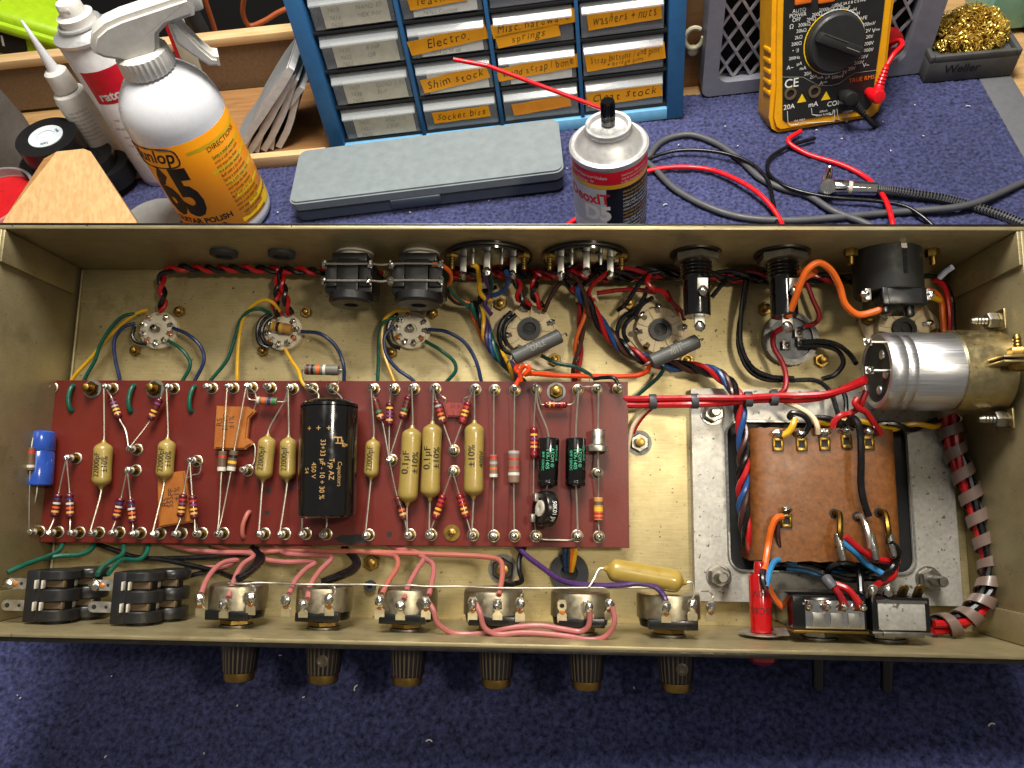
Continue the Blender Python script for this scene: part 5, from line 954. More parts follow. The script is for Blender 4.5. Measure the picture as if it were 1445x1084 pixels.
a=MB(); a.box((250,1010,380),(2600,20,1100),'dark_bg'); one('wall',None,None,a,V((250,1010,-170)),fr='B',kind='structure')
a=MB(); a.box((668,290,-2.2),(27,440,3.2),'felt_grey',bev=1); one('felt_strip','grey felt strip between the blue carpet and the bench edge','felt',a,V((668,290,-4)),fr='B')
# lint
a=MB()
for k in range(95):
    x,y=random.uniform(-120,640),random.choice((random.uniform(-220,30),random.uniform(200,480),random.uniform(250,480)))
    L_=random.uniform(.4,1.2); an=random.uniform(0,PI); a.box((x,y,.9),(L_*random.uniform(1,2.2),L_*.7,.6),'fleck',rot=Matrix.Rotation(an,3,'Z')@Matrix.Rotation(.4,3,'X'))
for x,y in ((601,1046),(500,975),(1395,1025),(958,268),(936,290),(1363,150)):
    q=B(x,y,1.2); an=random.uniform(0,PI); d=V((math.cos(an),math.sin(an),0)); e=V((-d.y,d.x,0)); a.tube([q,q+d*1.2+e*.5,q+d*2.6+e*.2,q+d*3.4-e*.6],.42,'fleck',n=6,res=3)
one('lint_flecks',None,None,a,V((250,100,0)),fr='B',kind='stuff')
def hand(mb,txt,o,ux,uy,size,m,fit):
    # hand lettering: every character set down on its own, a little off the line
    wd=[.3 if ch in "il.'/ " else (.85 if ch in 'mwMW' else .56) for ch in txt]; tot=sum(wd)*size; k=min(1,fit/tot); x=-tot*k/2
    for ch,w_ in zip(txt,wd):
        w_*=size*k
        if ch!=' ':
            an=random.gauss(.05,.09); c_,s_=math.cos(an),math.sin(an)
            mb.text(ch,o+ux*(x+w_/2)+uy*random.gauss(0,size*.05),ux*c_+uy*s_,uy*c_-ux*s_,size*random.uniform(.88,1.12),m,shear=random.choice((.15,.25,.35)),stretch=k*random.uniform(.9,1.05),bold=-.006,lift=.05)
        x+=w_
# ------------------------------------------------------------------ drawer cabinet
cp0=B(470,222); cp1=B(965,166); cux=(cp1-cp0).normalized(); cn0=V((0,0,1)).cross(cux); th_=math.radians(8); cuz=V((0,0,1))*math.cos(th_)+cn0*math.sin(th_); cn=cux.cross(cuz)  # cn points to viewer
if cn.dot(CAMB-cp0)<0: cn=-cn
def cab(s,h,d=0): return cp0+cux*s+cuz*h+cn*d
CR=Matrix((cux,-cn,cuz)).transposed()
cb=Thing('drawer_cabinet','blue metal cabinet of small clear drawers with orange hand lettered tapes','cabinet',cab(164,0,-60),fr='B')
def cbx(s0,s1,h0,h1,d0,d1,m,bev=.6): return MB().box(cab((s0+s1)/2,(h0+h1)/2,(d0+d1)/2),(s1-s0,d1-d0,h1-h0),m,rot=CR,bev=bev)
HT=186
a=cbx(0,14,0,HT,-130,0,'cab_blue'); cb.part('side_panel',a); cb.part('side_panel',cbx(314,328,0,HT,-130,0,'cab_blue')); cb.part('top_panel',cbx(.2,327.8,HT,HT+5,-130,0,'cab_blue'))
a=cbx(14.1,313.9,0,10,-128,-1,'cab_ltblue',.4); cb.part('bottom_ledge',a)
cb.part('inner_back',cbx(14.1,313.9,10.1,HT-.1,-128,-34,'cab_dark',0))
cols=[14.2,90.5,164,238,313.8]
for s in cols[1:-1]: cb.part('divider',cbx(s-1.6,s+1.6,10.1,HT-.1,-33.9,-1.5,'cab_blue',.3))
RP=33.4
for r_ in range(5): cb.part('shelf',cbx(14.3,313.7,10.2+RP*r_-.9+ (0 if r_ else 1),10.2+RP*r_+(.9 if r_ else 1.9),-33.8,-6,'cab_dark',0))
TAPES={(1,0):[('Socket bits',.5,.42,.78,.36,.02)],(1,1):[('Shim stock',.5,.42,.9,.42,.12)],(1,2):[('Electro.',.5,.45,1.02,.42,.1)],(1,3):[('leather',.46,.5,.72,.42,.05)],
 (2,0):[('',.5,.42,.78,.38,.06)],(2,1):[('wood scrap / bone',.5,.46,1.06,.4,.07)],(2,2):[('Misc. hardware',.5,.62,1.05,.4,.08),('springs',.42,.28,.8,.36,.08)],
 (3,0):[('Cleat stock',.5,.45,.96,.44,.04)],(3,1):[('Strap buttons / end pins',.52,.47,.98,.5,.06)],(3,2):[('washers + nuts',.52,.5,.88,.48,.04)]}
PENC={(0,0):('7450','AND OR','7451','2 INP'),(0,1):('7437','QUAD 2 IN','7438','BUF'),(0,2):('7430','8 INP','7432','OR'),(0,3):('7413','NAND ST','7416','HEX INV'),(0,4):('7404','HEX','7408','AND')}
for c_ in range(4):
    for r_ in range(5):
        s0,s1=cols[c_]+3,cols[c_+1]-3; h0=10.2+RP*r_+2.2; h1=h0+RP-4.6; w_=s1-s0; hh=h1-h0
        dr=cbx(s0,s1,h0,h1,-32,-7,'clear_pl',.8)
        dr.add(cbx(s0+.6,s1-.6,h0+.6,h1-9,-31,-27,'grey_dark',.2).v,[list(f) for f in cbx(s0+.6,s1-.6,h0+.6,h1-9,-31,-27,'grey_dark',.2).f],'grey_dark')
        D=cb.part('drawer',dr)
        p_=MB(); p_.prism([(0,0),(5.5,-2.6),(6,-1.2),(2,2.6),(0,2.4)],cab(s0+1.2,h1-5.5,-6.9),cn,cuz,w_-2.4,'clear_pl',bev=.2); 
        if (p_.v[0]-cab(s0+w_/2,h1,0)).length>(w_): pass
        p_.v=[v+cux*(cab(s0+1.2,0,0)-v).dot(cux)*0 for v in p_.v]
        mn=min((v-cp0).dot(cux) for v in p_.v); p_.v=[v+cux*(s0+1.2-mn) for v in p_.v]
        cb.part('pull',p_,D)
        if c_==0 or (c_,r_) in ((1,1),(1,2),(1,3),(2,1)):
            q=cbx(s0+w_*.14,s1-w_*.06,h0+1.2,h1-7,-6.85,-6.35,'paper_old' if c_==0 else 'paper',0)
            if c_==0:
                pt=PENC[(c_,r_)]
                for i,tx_ in enumerate(pt): q.text(tx_,cab(s0+w_*(.2 if i%2==0 else .55),h0+hh*(.52 if i<2 else .3),-6.3),cux,cuz,5.2,'pencil',align='LEFT',shear=.25,bold=-.012)
                q.text('7420' if r_==3 else '74%d2'%(3+r_),cab(s0+w_*.2,h0+hh*.1,-6.3),cux,cuz,5.2,'pencil',align='LEFT',shear=.25,bold=-.012)
            elif r_>1: q.text('74765 Counter' if r_==3 else '7474 D FF x6',cab(s0+w_*.25,h0+hh*.12,-6.3),cux,cuz,4.8,'pencil',align='LEFT',shear=.2,bold=-.01)
            cb.part('paper_card',q,D)
        for tx_,fs_,fh,fw,fhh,an in TAPES.get((c_,r_),()):
            ux=(cux*math.cos(an)+cuz*math.sin(an)); uy=ux.cross(cn)*-1; 
            ctr=cab(s0+w_*fs_,h0+hh*fh,-5.9); tw,tt_=w_*fw,hh*fhh; q=MB(); n_=8; top=[]; bot=[]
            for k in range(n_+1):
                wv=math.sin(k*1.7+c_+r_)*.25; top.append(ctr+ux*(tw*(k/n_-.5))+uy*(tt_/2+wv)); bot.append(ctr+ux*(tw*(k/n_-.5)+(.6 if k in(0,n_) else 0))-uy*(tt_/2-wv*.5))
            for dz in (0,.22):
                pass
            vs=[v for v in bot]+[v for v in top]+[v+cn*.25 for v in bot]+[v+cn*.25 for v in top]; N_=n_+1
            fs=[[2*N_+k,2*N_+k+1,3*N_+k+1,3*N_+k] for k in range(n_)]+[[k+1,k,N_+k,N_+k+1] for k in range(n_)]+[[k,k+1,2*N_+k+1,2*N_+k] for k in range(n_)]+[[N_+k+1,N_+k,3*N_+k,3*N_+k+1] for k in range(n_)]+[[0,2*N_,3*N_,N_],[n_,N_+n_,3*N_+n_,2*N_+n_]]
            q.add(vs,fs,'tape_orange2' if tx_=='' else 'tape_orange')
            if tx_:
                sz=min(tt_*.62,tw*1.45/len(tx_)); hand(q,tx_,ctr+cn*.3+uy*(1.2 if 'Strap' in tx_ else 0),ux,uy,tt_*(.55 if 'Strap' in tx_ else .8),'ink',tw*.88)
                if 'Strap' in tx_: hand(q,'+ bridge pins',ctr+cn*.3-uy*tt_*.27,ux,uy,tt_*.36,'ink',tw*.6)
            cb.part('tape_label',q,D)
# ------------------------------------------------------------------ grey case
c0=V((166,412,0)); cu=V((239,15,0)).normalized(); cv=V((-cu.y,cu.x,0)); CRm=Matrix((cu,cv,V((0,0,1)))).transposed()
cs=Thing('tool_case','long flat grey plastic case lying on the carpet before the drawers','case',c0,fr='B')
def case(z0,z1,grow,m):
    a=MB(); a.prism(rr(-119-grow,119+grow,-37-grow,37+grow,8,5),c0+V((0,0,z0)),cu,cv,z1-z0,m,bev=1.6); return a
cs.part('base_tray',case(1,12.6,-.9,'case_dark')); cs.part('lid',case(12.8,23,0,'case_grey'))
a=MB(); a.box(c0+cu*-10-cv*37.0+V((0,0,9.5)),(44,2.6,9),'case_dark',rot=CRm,bev=1); cs.part('latch',a)
# ------------------------------------------------------------------ aerosol can (contact cleaner)
cc=V((322.5,300,0)); cz=113; R_=26.2
cn_=Thing('spray_can','small red and black aerosol can with a red straw standing behind the chassis','spray can',cc,fr='B')
a=MB(); a.lathe(cc+V((0,0,1)),Z1,[(R_*.96,0),(R_,2,'lab_black'),(R_,89,'lab_black'),(R_,89.1,'lab_yellow'),(R_,92.5,'lab_yellow'),(R_,92.6,'lab_red'),(R_,102.5,'lab_red'),(R_*.99,103,'can_silver'),(R_*.99,105,'can_silver')],'can_silver',n=56)
vd=(CAMB-cc); vd.z=0; vd.normalize(); vs_=Z1.cross(vd)   # vs_ points to picture right
def ctext(s,ang,z,size,m,al='CENTER',bold=0.,st=1.,sh=0.,lift=.08):
    nrm=vd*math.cos(ang)+vs_*math.sin(ang); a.text(s,cc+nrm*R_+V((0,0,z)),Z1.cross(nrm),Z1,size,m,align=al,bold=bold,stretch=st,shear=sh,cyl=(cc,Z1,R_),bis=2.,lift=lift)
def cpatch(a0,a1,z0,z1,m,lift=.05):
    n=14; v=[]; 
    for k in range(n+1):
        an=a0+(a1-a0)*k/n; nrm=vd*math.cos(an)+vs_*math.sin(an)
        for z in (z0,z1): v.append(cc+nrm*(R_+lift)+V((0,0,z)))
    a.add(v,[[2*k,2*k+2,2*k+3,2*k+1] for k in range(n)],m)
cpatch(-1.5,-.1,48,90,'lab_ltgrey'); cpatch(-.1,.28,14,88.5,'lab_black',.07)
ctext('DeoxIT',-.64,81,12,'ink_red',bold=.03,st=.9,sh=-.1,lift=.14); ctext('D5',-.36,68,17,'lab_white',bold=.05,st=.95,lift=.16); cpatch(-1.5,.1,46,58,'lab_white',.09)
ctext('Audio•Stereo•Video',-.66,99.6,3.8,'lab_white'); ctext('cleaner ™',-.7,95.2,3.6,'lab_white')
for i,s_ in enumerate(('Used since 1956 to improve','stop & electronic equipment','in ALL industries, worldwide')): ctext(s_,.3,100.6-i*2.9,2.5,'lab_white',al='LEFT',st=.8)
for i in range(17): ctext(('cleans preserves lubricates','improves all metal contacts','switches pots connectors and','relays plugs sockets more','DIRECTIONS spray sparingly on')[i%5],.34,86.5-i*3.2,2.9,('lab_yellow' if i%6<2 else 'ink_white'),al='LEFT',st=.78)
cn_.part('label_body',a)
a=MB(); a.lathe(cc,Z1,[(R_*.99,105),(R_*1.03,106),(R_*1.03,108.5),(R_*.97,109.5),(R_*.9,109),(R_*.84,111),(R_*.72,115.5),(R_*.6,118.5),(R_*.585,120.5),(R_*.6,122),(R_*.58,123.4),(R_*.5,123.2),(R_*.47,120),(R_*.2,118.5),(R_*.18,123),(.3,123)],'can_silver',n=56); cn_.part('dome',a)
a=MB(); prof=[]; nf=40; vs=[]; fs=[]
for r_,z in ((4.6,124),(4.8,126),(4.8,139),(4.2,141),(.1,141.2)):
    for i in range(nf): an=2*PI*i/nf; q=r_*(1 if i%2 else .9); vs.append(cc+V((q*math.cos(an),q*math.sin(an),z)))
for k in range(4):
    for i in range(nf): fs.append([k*nf+i,k*nf+(i+1)%nf,(k+1)*nf+(i+1)%nf,(k+1)*nf+i])
a.add(vs,fs,'blk_gloss'); cn_.part('nozzle',a)
def zfor(x,y,py):
    lo,hi=-20,600
    for _ in range(40):
        m_=(lo+hi)/2
        if projc(b2c(V((x,y,m_))))[1]>py: lo=m_
        else: hi=m_
    return lo
tip=hit(CAMB,ray_b(640,84),V((0,1,0)),V((0,318,0))); mid=hit(CAMB,ray_b(688,93),V((0,1,0)),V((0,314,0))); st_=cc+V((-3,0,135))
a=MB(); a.tube([st_,mid],1.35,'lead_red',n=10,smooth=False); a.tube([mid,tip],1.35,'lead_red',n=10,smooth=False); cn_.part('straw',a)
# ------------------------------------------------------------------ multimeter
mp0=B(1088,193); mp1=B(1243,167); mux=(mp1-mp0).normalized(); mn0=V((0,0,1)).cross(mux); ml=math.radians(21); muz=V((0,0,1))*math.cos(ml)+mn0*math.sin(ml); mn=mux.cross(muz)
if mn.dot(CAMB-mp0)<0: mn=-mn
mp0=mp0+V((0,0,2)); MR=Matrix((mux,-mn,muz)).transposed()
def mt(x,y,d=0): return BP(x,y,mp0+mn*d,mn)
def mloc(x,y): q=mt(x,y)-mp0; return q.dot(mux),q.dot(muz)
WM=(mp1-mp0).length
mm_=Thing('multimeter','yellow digital multimeter with a black dial leaning back on the carpet','multimeter',mp0+mux*WM/2,fr='B')
def outl(e,r,hb=0,ht=178,k=6):
    o=[]
    pts=[(hb+e,ht-e)]
    L0=[(e+7,hb+e),(WM-e-7,hb+e),(WM-e-1.5,hb+e+4),(WM-e+1.5,hb+14),(WM-e+1.5,40),(WM-e+1.5,70),(WM-e+2.5,120),(WM-e+2,ht-12),(WM-e-6,ht-e),(e+6,ht-e),(e-1,ht-12),(e-1.5,120),(e-1,70),(e,40),(e-1.5,14),(e+1.5,hb+e+4)]
    return L0
a=MB(); a.prism(outl(0,8),mp0-mn*36,mux,muz,36,'meter_yellow',bev=3.5)
if (mux.cross(muz)).dot(mn)<0: pass
for k in range(5):
    for sx in (-1,1): a.box(mp0+mux*(WM/2+sx*(WM/2+.6+k*.1))+muz*(34+k*8.5)-mn*12,(3,16,4.4),'meter_yellow',rot=MR,bev=1.2)
mm_.part('holster',a)
pan=[(12,9),(WM-13,8),(WM-10,11),(WM-7.5,70),(WM-6,170),(6,170),(7,70),(9,12)]
a=MB(); a.prism(pan,mp0+mn*.05,mux,muz,.9,'meter_panel',bev=.3)
D_=.97
def mtext(s,x,y,px,m='ink_white',al='CENTER',rot=0.,bold=0.):
    q=mt(x,y,D_); sz=mmb(px,q); u=mux*math.cos(rot)+muz*math.sin(rot); v=-mux*math.sin(rot)+muz*math.cos(rot); a.text(s,q,u,v,sz,m,align=al,lift=.05,bold=bold)
RT_=.03
for s,x,y,px in (('AUTO',1128,15,7),('POWER',1126,21.5,7),('OFF',1124,28,7),('Ω',1117,38,8),('200kΩ',1135,35,6.5),('20kΩ',1131,43.5,6.5),('2kΩ',1127,53,6.5),('200Ω',1124,62,6.5),('▸ ·))',1123,71,6),('200Hz',1121,82,6),('µA',1128,90,6.5),('A~',1115,95.5,8),('mA',1133,96.5,6.5),('20A',1140,104,6.5),('20A',1148,108.5,6.5),('mA',1157.5,109.5,6),('µA',1168,109,6),('200mV',1182,108.5,6),('A⎓',1162,117,7.5),('2V',1192,102,6),('20V',1202,97,6.5),('200V',1212,88.5,6.5),('750V',1218,80.5,6.5),('1000V',1224,71,6.5),('200V',1226,61.5,6.5),('20V',1227,52,6.5),('2V',1225,43.5,6.5),('V⎓',1236,43,8),('200mV',1226,34,6.5),('V~',1222,92,8),('hFE',1219,25.5,6.5),('H',1211,19,6.5),('mH',1204,14,6.5),('2mF',1194,11.5,6.5),('°C/°F',1181,11.5,7),('2000kΩ',1166,13.5,6.5),('200Ω',1153,20.5,6.5),('2MΩ',1145,27.5,6.5)): mtext(s,x,y,px,rot=-.02)
mtext('CE',1117,118,17,bold=.01); mtext('20A',1113.5,151,9.5,bold=.01); mtext('mA',1147.5,147.5,9.5,bold=.01); mtext('COM',1178,146,9.5,bold=.01); mtext('TRUE RMS',1216,111.5,8,'meter_orange'); mtext('10A MAX',1128,170,4); mtext('UNFUSED',1128,174.5,4); mtext('200mA',1162,157,4); mtext('MAX FUSED',1162,162,4); mtext('1000V⎓',1196,158,4.5); mtext('750V~',1196,164,4.5); mtext('⏚',1195,171,6); mtext('2000µF 2A E B C E PNP',1198,4,5)
def mline(pts,w=.5,m='ink_white'):
    a.tube([mt(x,y,D_+.05) for x,y in pts],w*.6,m,n=5,smooth=False)
mline([(1111,157),(1112,174),(1116,177),(1126,176)]); mline([(1137,174),(1177,171),(1178,155)]); mline([(1145,153),(1146,162),(1154,163)]); mline([(1176,155),(1175,161),(1170,162)]); mline([(1181,154),(1183,169),(1188,170)]); mline([(1104,109),(1133,109),(1146,116),(1156,121),(1172,121),(1184,118),(1206,103),(1238,99)],.35,'ink_grey')
for x,y in ((1131.5,139),(1165.5,135.5)):
    q=mt(x,y,D_+.02); s_=mmb(6.5,q); a.prism([(-s_,-s_*.8),(s_,-s_*.8),(0,s_*.95)],q,mux,muz,.12,'label_yellow')
mm_.part('front_panel',a)
a=MB(); a.box(mp0+mux*WM/2+muz*146+mn*1.2,(WM-30,1.2,34),'felt_grey',rot=MR,bev=.5); mm_.part('display',a)
for s_,x0,x1,y in (('range_button',1121,1144,0),('range_button',1154,1177,-2)):
    a=MB(); q0=mt(x0,y,1); q1=mt(x1,y,1); a.box((q0+q1)/2+muz*1+mn*1,((q1-q0).length,2.6,8),'meter_orange',rot=MR,bev=1); mm_.part('button',a)
q=mt(1177,60,1.0); rd=mmb(40.5,q); a=MB(); a.lathe(q,mn,[(rd,0),(rd,1.5),(rd*.97,6),(rd*.9,7.5),(rd*.3,7.6)],'meter_black',n=56); mm_.part('dial',a)
dd=(mt(1208,72,1)-mt(1146,49,1)).normalized(); a=MB(); e2=mn.cross(dd); Mx=Matrix((dd,e2,mn)).transposed(); a.box(q+mn*11,(rd*1.72,rd*.36,9),'meter_black',rot=Mx,bev=2.2); a.box(q+mn*15.6-dd*rd*.3+e2*rd*.15,(rd*.9,.7,.4),'dust',rot=Mx); a.box(q+mn*15.7+dd*rd*.45,(rd*.5,.6,.3),'ink_grey',rot=Mx); mm_.part('dial_grip',a)
a=MB(); 
for k in range(44):
    an=k*2*PI/44
    if 1: a.box(q+(mux*math.cos(an)+muz*math.sin(an))*(rd*1.045)+mn*.1,(.8,.5,3.3),'label_yellow' if 14<k<30 or k in(4,9,36,38,40) else 'ink_white',rot=MR@Matrix.Rotation(-an,3,'Y'))
mm_.part('scale_ring',a)
for x,y in ((1115,132),(1149,129)):
    a=MB(); q=mt(x,y,.9); r_=mmb(8.5,q); a.ring(q,mn,r_*.62,r_,1.2,'brown_socket',n=24); a.lathe(q,mn,[(r_*.62,.1),(.2,.12)],'blk_matte',n=20); mm_.part('input_hole',a)
a=MB(); q=mp0+mux*(WM/2)+muz*100-mn*37; ft=q+mn0*46; ft.z=2; a.box((q+ft)/2,(50,3,(q-ft).length),'blk_matte',rot=Matrix((mux,((q-ft).normalized()).cross(mux)*-1,(q-ft).normalized())).transposed(),bev=.8); mm_.part('tilt_stand',a)
def probe(label,x,y,d1,m,path):
    q=mt(x,y,1); r_=mmb(9.5,q); th=Thing('probe_lead',label,'test lead',q,fr='B'); a=MB(); a.lathe(q,mn,[(r_*.7,0),(r_*.8,8),(r_,9),(r_*1.02,18),(r_*.85,20),(r_*.3,20.5)],m,n=22)
    q2=mt(*d1,14); dd=(q2-(q+mn*14)); L_=dd.length; prof=[(r_*.75,0)]
    for i in range(6): prof+=[(r_*(.72-.05*i),L_*(.3+.11*i)),(r_*(.58-.05*i),L_*(.36+.11*i))]
    prof+=[(r_*.34,L_)]; a.lathe(q+mn*14,dd,prof,m,n=18); th.part('plug',a)
    a=MB(); a.tube([q2-dd.normalized()*2]+[mt(*p) if len(p)==3 else p for p in path],mmb(3.2,q),m,n=10,res=8); th.part('cable',a); return th
probe('red test lead plugged into the multimeter, cable looping up beside it',1226,130,(1252,90),'lead_red',[(1262,76,10),(1273,64,2),(1270,57,-10),(1258,62,-24),(1252,70,-40)])
probe('black test lead plugged into the multimeter, cable running down',1188,133,(1222,165),'blk_matte',[(1232,176,12),(1240,181,0),(1238,186,-14),B(1215,196,2),B(1190,200,3)])
# ------------------------------------------------------------------ cables lying on the carpet
def cable(label,pts,r,m,name='cable',end=None):
    P=[B(p[0],p[1],(p[2] if len(p)>2 else 0)+r) for p in pts]; a=MB(); a.tube(P,r,m,n=10,res=9); return one(name,label,'cable',a,fr='B')
cable('thick grey rubber cable looping on the carpet right of the spray can',[(895,300),(903,260),(912,228),(935,199),(971,190),(1008,201),(1044,225),(1075,253),(1105,266),(1140,276),(1176,298,1),(1218,314),(1260,335)],2.7,'w_grey')
cable('thick grey rubber cable arching along behind the chassis rim',[(900,218),(922,237),(953,267),(999,292),(1044,306),(1105,311),(1170,308),(1212,304),(1273,299),(1364,290,3),(1445,257),(1500,235)],2.8,'w_grey')
cable('thin black lead curving behind the spray can and down to the rim',[(890,240,2),(910,227,3),(953,213,4),(1014,215,5),(1060,231,5),(1084,256,4),(1090,280,4),(1096,312,2),(1100,340)],1.6,'w_black')
cable('thin black lead from under the multimeter crossing below the jack plug',[(1150,195,2),(1112,207,2),(1086,224,2),(1084,243,2),(1106,262,4),(1160,277,4),(1243,284.5,4),(1279,292,4),(1309,312,2),(1330,335)],1.6,'w_black')
cable('red test lead cable curving over the grey cable to the rim',[(800,318),(840,290),(880,258),(912,242,2),(953,236,2),(999,239,2),(1038,253,4),(1075,277,5),(1101,311,2),(1110,340)],2.0,'lead_red')
cable('red test lead cable running from under the multimeter beneath the jack plug',[(1130,185,3),(1112,199,3),(1136,216),(1191,234),(1224,252),(1248.7,281,4),(1259,313,4),(1262,340)],2.0,'lead_red')
pa=B(1172,264,8); pb=B(1238,267,7); jp=Thing('jack_plug','chrome right angled jack plug on a braided black cable','jack plug',pa,fr='B'); ax=(pb-pa); Ln=ax.length; ax.normalize(); r_=mmb(10.5,pa)
a=MB(); a.lathe(pa,ax,[(r_*.9,0),(r_,1),(r_,Ln*.36),(r_*.86,Ln*.38),(r_*.86,Ln*.44),(r_*.95,Ln*.46),(r_*.9,Ln*.97),(r_*.5,Ln)],'chrome',n=32); a.lathe(pa+ax*(Ln*.41),ax,[(r_*.9,-2.4),(r_*.9,2.4)],'b_white',n=24); jp.part('barrel',a)
a=MB(); vw=(CAMB-pa).normalized(); cax=V((-.1,-.75,.65)).normalized(); a.lathe(pa-ax*3-cax*6,cax,[(r_*1.02,0),(r_*1.06,11),(r_*.98,12.4),(r_*.3,12.6)],'chrome',n=30); jp.part('elbow_cap',a)
a=MB(); pt=B(1171,236,4); b0=pa-ax*3-cax*5; dd=(pt-b0); a.lathe(b0,dd,[(4.4,0),(4.4,dd.length*.4),(2.9,dd.length*.45),(2.9,dd.length*.85),(2.3,dd.length*.88),(2.8,dd.length*.92),(.6,dd.length)],'chrome',n=18); jp.part('tip',a)
a=MB(); P=[pb-ax*2]+[B(x,y,6-k) for k,(x,y) in enumerate(((1256,269),(1290,274),(1330,280),(1364,289),(1404,301),(1440,315),(1480,335)))]; a.tube(P,3.4,'w_black',n=12,res=10); 
for s in (1,-1):
    Q=spline(P,60); hel=[]; tot=len(Q); nn_=[]
    for k in range(tot):
        t_=(Q[min(k+1,tot-1)]-Q[max(k-1,0)]).normalized(); e=frame(t_); an=s*k*.9; hel.append(Q[k]+(e[0]*math.cos(an)+e[1]*math.sin(an))*3.45)
    a.tube(hel,.42,'w_grey',n=5,smooth=False)
jp.part('braided_cable',a)
# ------------------------------------------------------------------ spray bottle
bc=V((-17,386,0)); R_=39.
def zb(py): return zfor(bc.x,bc.y,py)
sb=Thing('spray_bottle','white trigger spray bottle with a bright orange label behind the chassis','spray bottle',bc,fr='B')
vd=(CAMB-bc); vd.z=0; vd.normalize(); vs_=Z1.cross(vd)
ztop=150.
a=MB(); a.lathe(bc,Z1,[(R_*.9,.5),(R_*.985,4),(R_,9),(R_,109),(R_*.985,116),(R_*.93,124),(R_*.82,132),(R_*.64,140),(R_*.5,144),(R_*.42,146),(R_*.4,152)],'milky',n=64); sb.part('bottle',a)
a=MB(); cc=bc
a.lathe(bc,Z1,[(R_+.05,13),(R_+.15,13.2),(R_+.15,103),(R_+.05,103.2)],'label_orange',n=64)
for z0,z1,a0,a1 in ((16,20,.2,1.4),(26,30,.5,1.5),(40,43,.3,1.2),(54,57,.25,1.5),(68,71,.1,1.5),(80,83,.3,1.2),(92,95,-.2,1.5),(14,24,.9,1.6)): cpatch(a0,a1,z0,z1,'label_yellow',.22)
def btext(s,ang,z,size,m,**k): 
    global R_; ctext(s,ang,z,size,m,lift=.34,**k)
btext('dunlop',-.98,94,17,'ink',bold=.02,st=.85,sh=.3); btext('65',-.80,56.5,62,'ink',bold=.05,st=.6); btext('GUITAR POLISH',-.62,29,7.5,'ink',bold=.03); btext('& CLEANER',-.62,21,7.5,'ink',bold=.03)
pts=[]
for k in range(41):
    t_=k/40*2*PI; ang=-1.0+.62*math.copysign(abs(math.cos(t_))**.35,math.cos(t_)); z=93+9*math.copysign(abs(math.sin(t_))**.6,math.sin(t_)); pts.append(bc+(vd*math.cos(ang)+vs_*math.sin(ang))*(R_+.3)+V((0,0,z)))
a.tube(pts,.7,'ink',n=5,smooth=False)
btext('DIRECTIONS:',.2,90,6,'ink',al='LEFT',sh=.0)
for i in range(13): btext(('Spray a small amount','onto a soft clean cloth','and wipe the finish','in a circular motion','Buff with a dry cloth')[i%5],.22,82-i*4.4,3.7,'ink',al='LEFT',st=.85)
for i in range(3): btext(('KEEP OUT OF REACH OF CHILDREN','Made in USA','www.polish and cleaner')[i],.3,24-i*4,3.2,'ink',al='LEFT',st=.8)
sb.part('label',a)
a=MB(); nf=60; vs=[]; fs=[]
for r_,z in ((R_*.5,146),(R_*.52,147),(R_*.5,160),(R_*.42,162),(.5,162.2)):
    for i in range(nf): an=2*PI*i/nf; q=r_*(1 if i%2 else .955); vs.append(bc+V((q*math.cos(an),q*math.sin(an),z)))
for k in range(4):
    for i in range(nf): fs.append([k*nf+i,k*nf+(i+1)%nf,(k+1)*nf+(i+1)%nf,(k+1)*nf+i])
a.add(vs,fs,'white_pl'); sb.part('collar',a)
hu=V((.93,.36,0)).normalized()
hp0=bc+V((0,0,160)); a=MB()
prof=[(-20,3),(-30,8),(-36,14),(-35,20),(-28,28),(-15,33),(0,35),(60,37),(63,36),(63,26),(60,20),(34,19),(24,14),(18,2),(14,-1),(-14,-1)]
prof=[(x*.8,z*.86) for x,z in prof]; a.prism(prof,hp0-hu.cross(Z1)*11,hu,Z1,22,'white_pl',bev=3.2); 
m0=sum(a.v,V())/len(a.v); off=(hp0-m0).dot(hu.cross(Z1)); a.v=[v+hu.cross(Z1)*off for v in a.v]; sb.part('trigger_head',a)
a=MB(); a.box(hp0+hu*52+V((0,0,26)),(8,15,15),'white_pl',rot=Matrix((hu,Z1.cross(hu),Z1)).transposed(),bev=1.5); sb.part('nozzle',a)
a=MB(); pr=[(x*.8-9,z*.95) for x,z in [(46,19),(54,19),(58,8),(64,-6),(70,-16),(75,-18),(73,-25),(63,-22),(54,-11),(45,2)]]; a.prism(pr,hp0-hu.cross(Z1)*9,hu,Z1,18,'white_pl',bev=2); m0=sum(a.v,V())/len(a.v); off=(hp0-m0).dot(hu.cross(Z1)); a.v=[v+hu.cross(Z1)*off for v in a.v]; sb.part('trigger',a)
# ------------------------------------------------------------------ white aerosol, glue bottle
cc=B(236,240); R_=24.5; vd=(CAMB-cc); vd.z=0; vd.normalize(); vs_=Z1.cross(vd)
zt_=zfor(cc.x,cc.y,50)
sc=Thing('paint_can','tall white aerosol can with a red label square behind the spray bottle','spray can',cc,fr='B')
a=MB(); a.lathe(cc,Z1,[(R_*.97,0),(R_,1.5,'can_silver'),(R_,5,'lab_white'),(R_,zt_,'lab_white'),(R_*.99,zt_+.5)],'lab_white',n=48)
zr=zfor(cc.x,cc.y,104); cpatch(-1.0,.5,zr-14,zr+16,'lab_red',.1); ctext('rator',-.3,zr-7,11.5,'lab_white',al='CENTER',bold=.03,lift=.2)
for i,s_ in enumerate(('net wt 11 oz','adhesive remover','aerosol spray','for home use','read label')): ctext(s_,-.35,zr-30-i*9,4.2,'ink_grey')
for i in range(16): ctext('IIIIIIII',.55,zr+34-i*3.2,2.6,'ink_grey',st=.8)
sc.part('label_body',a)
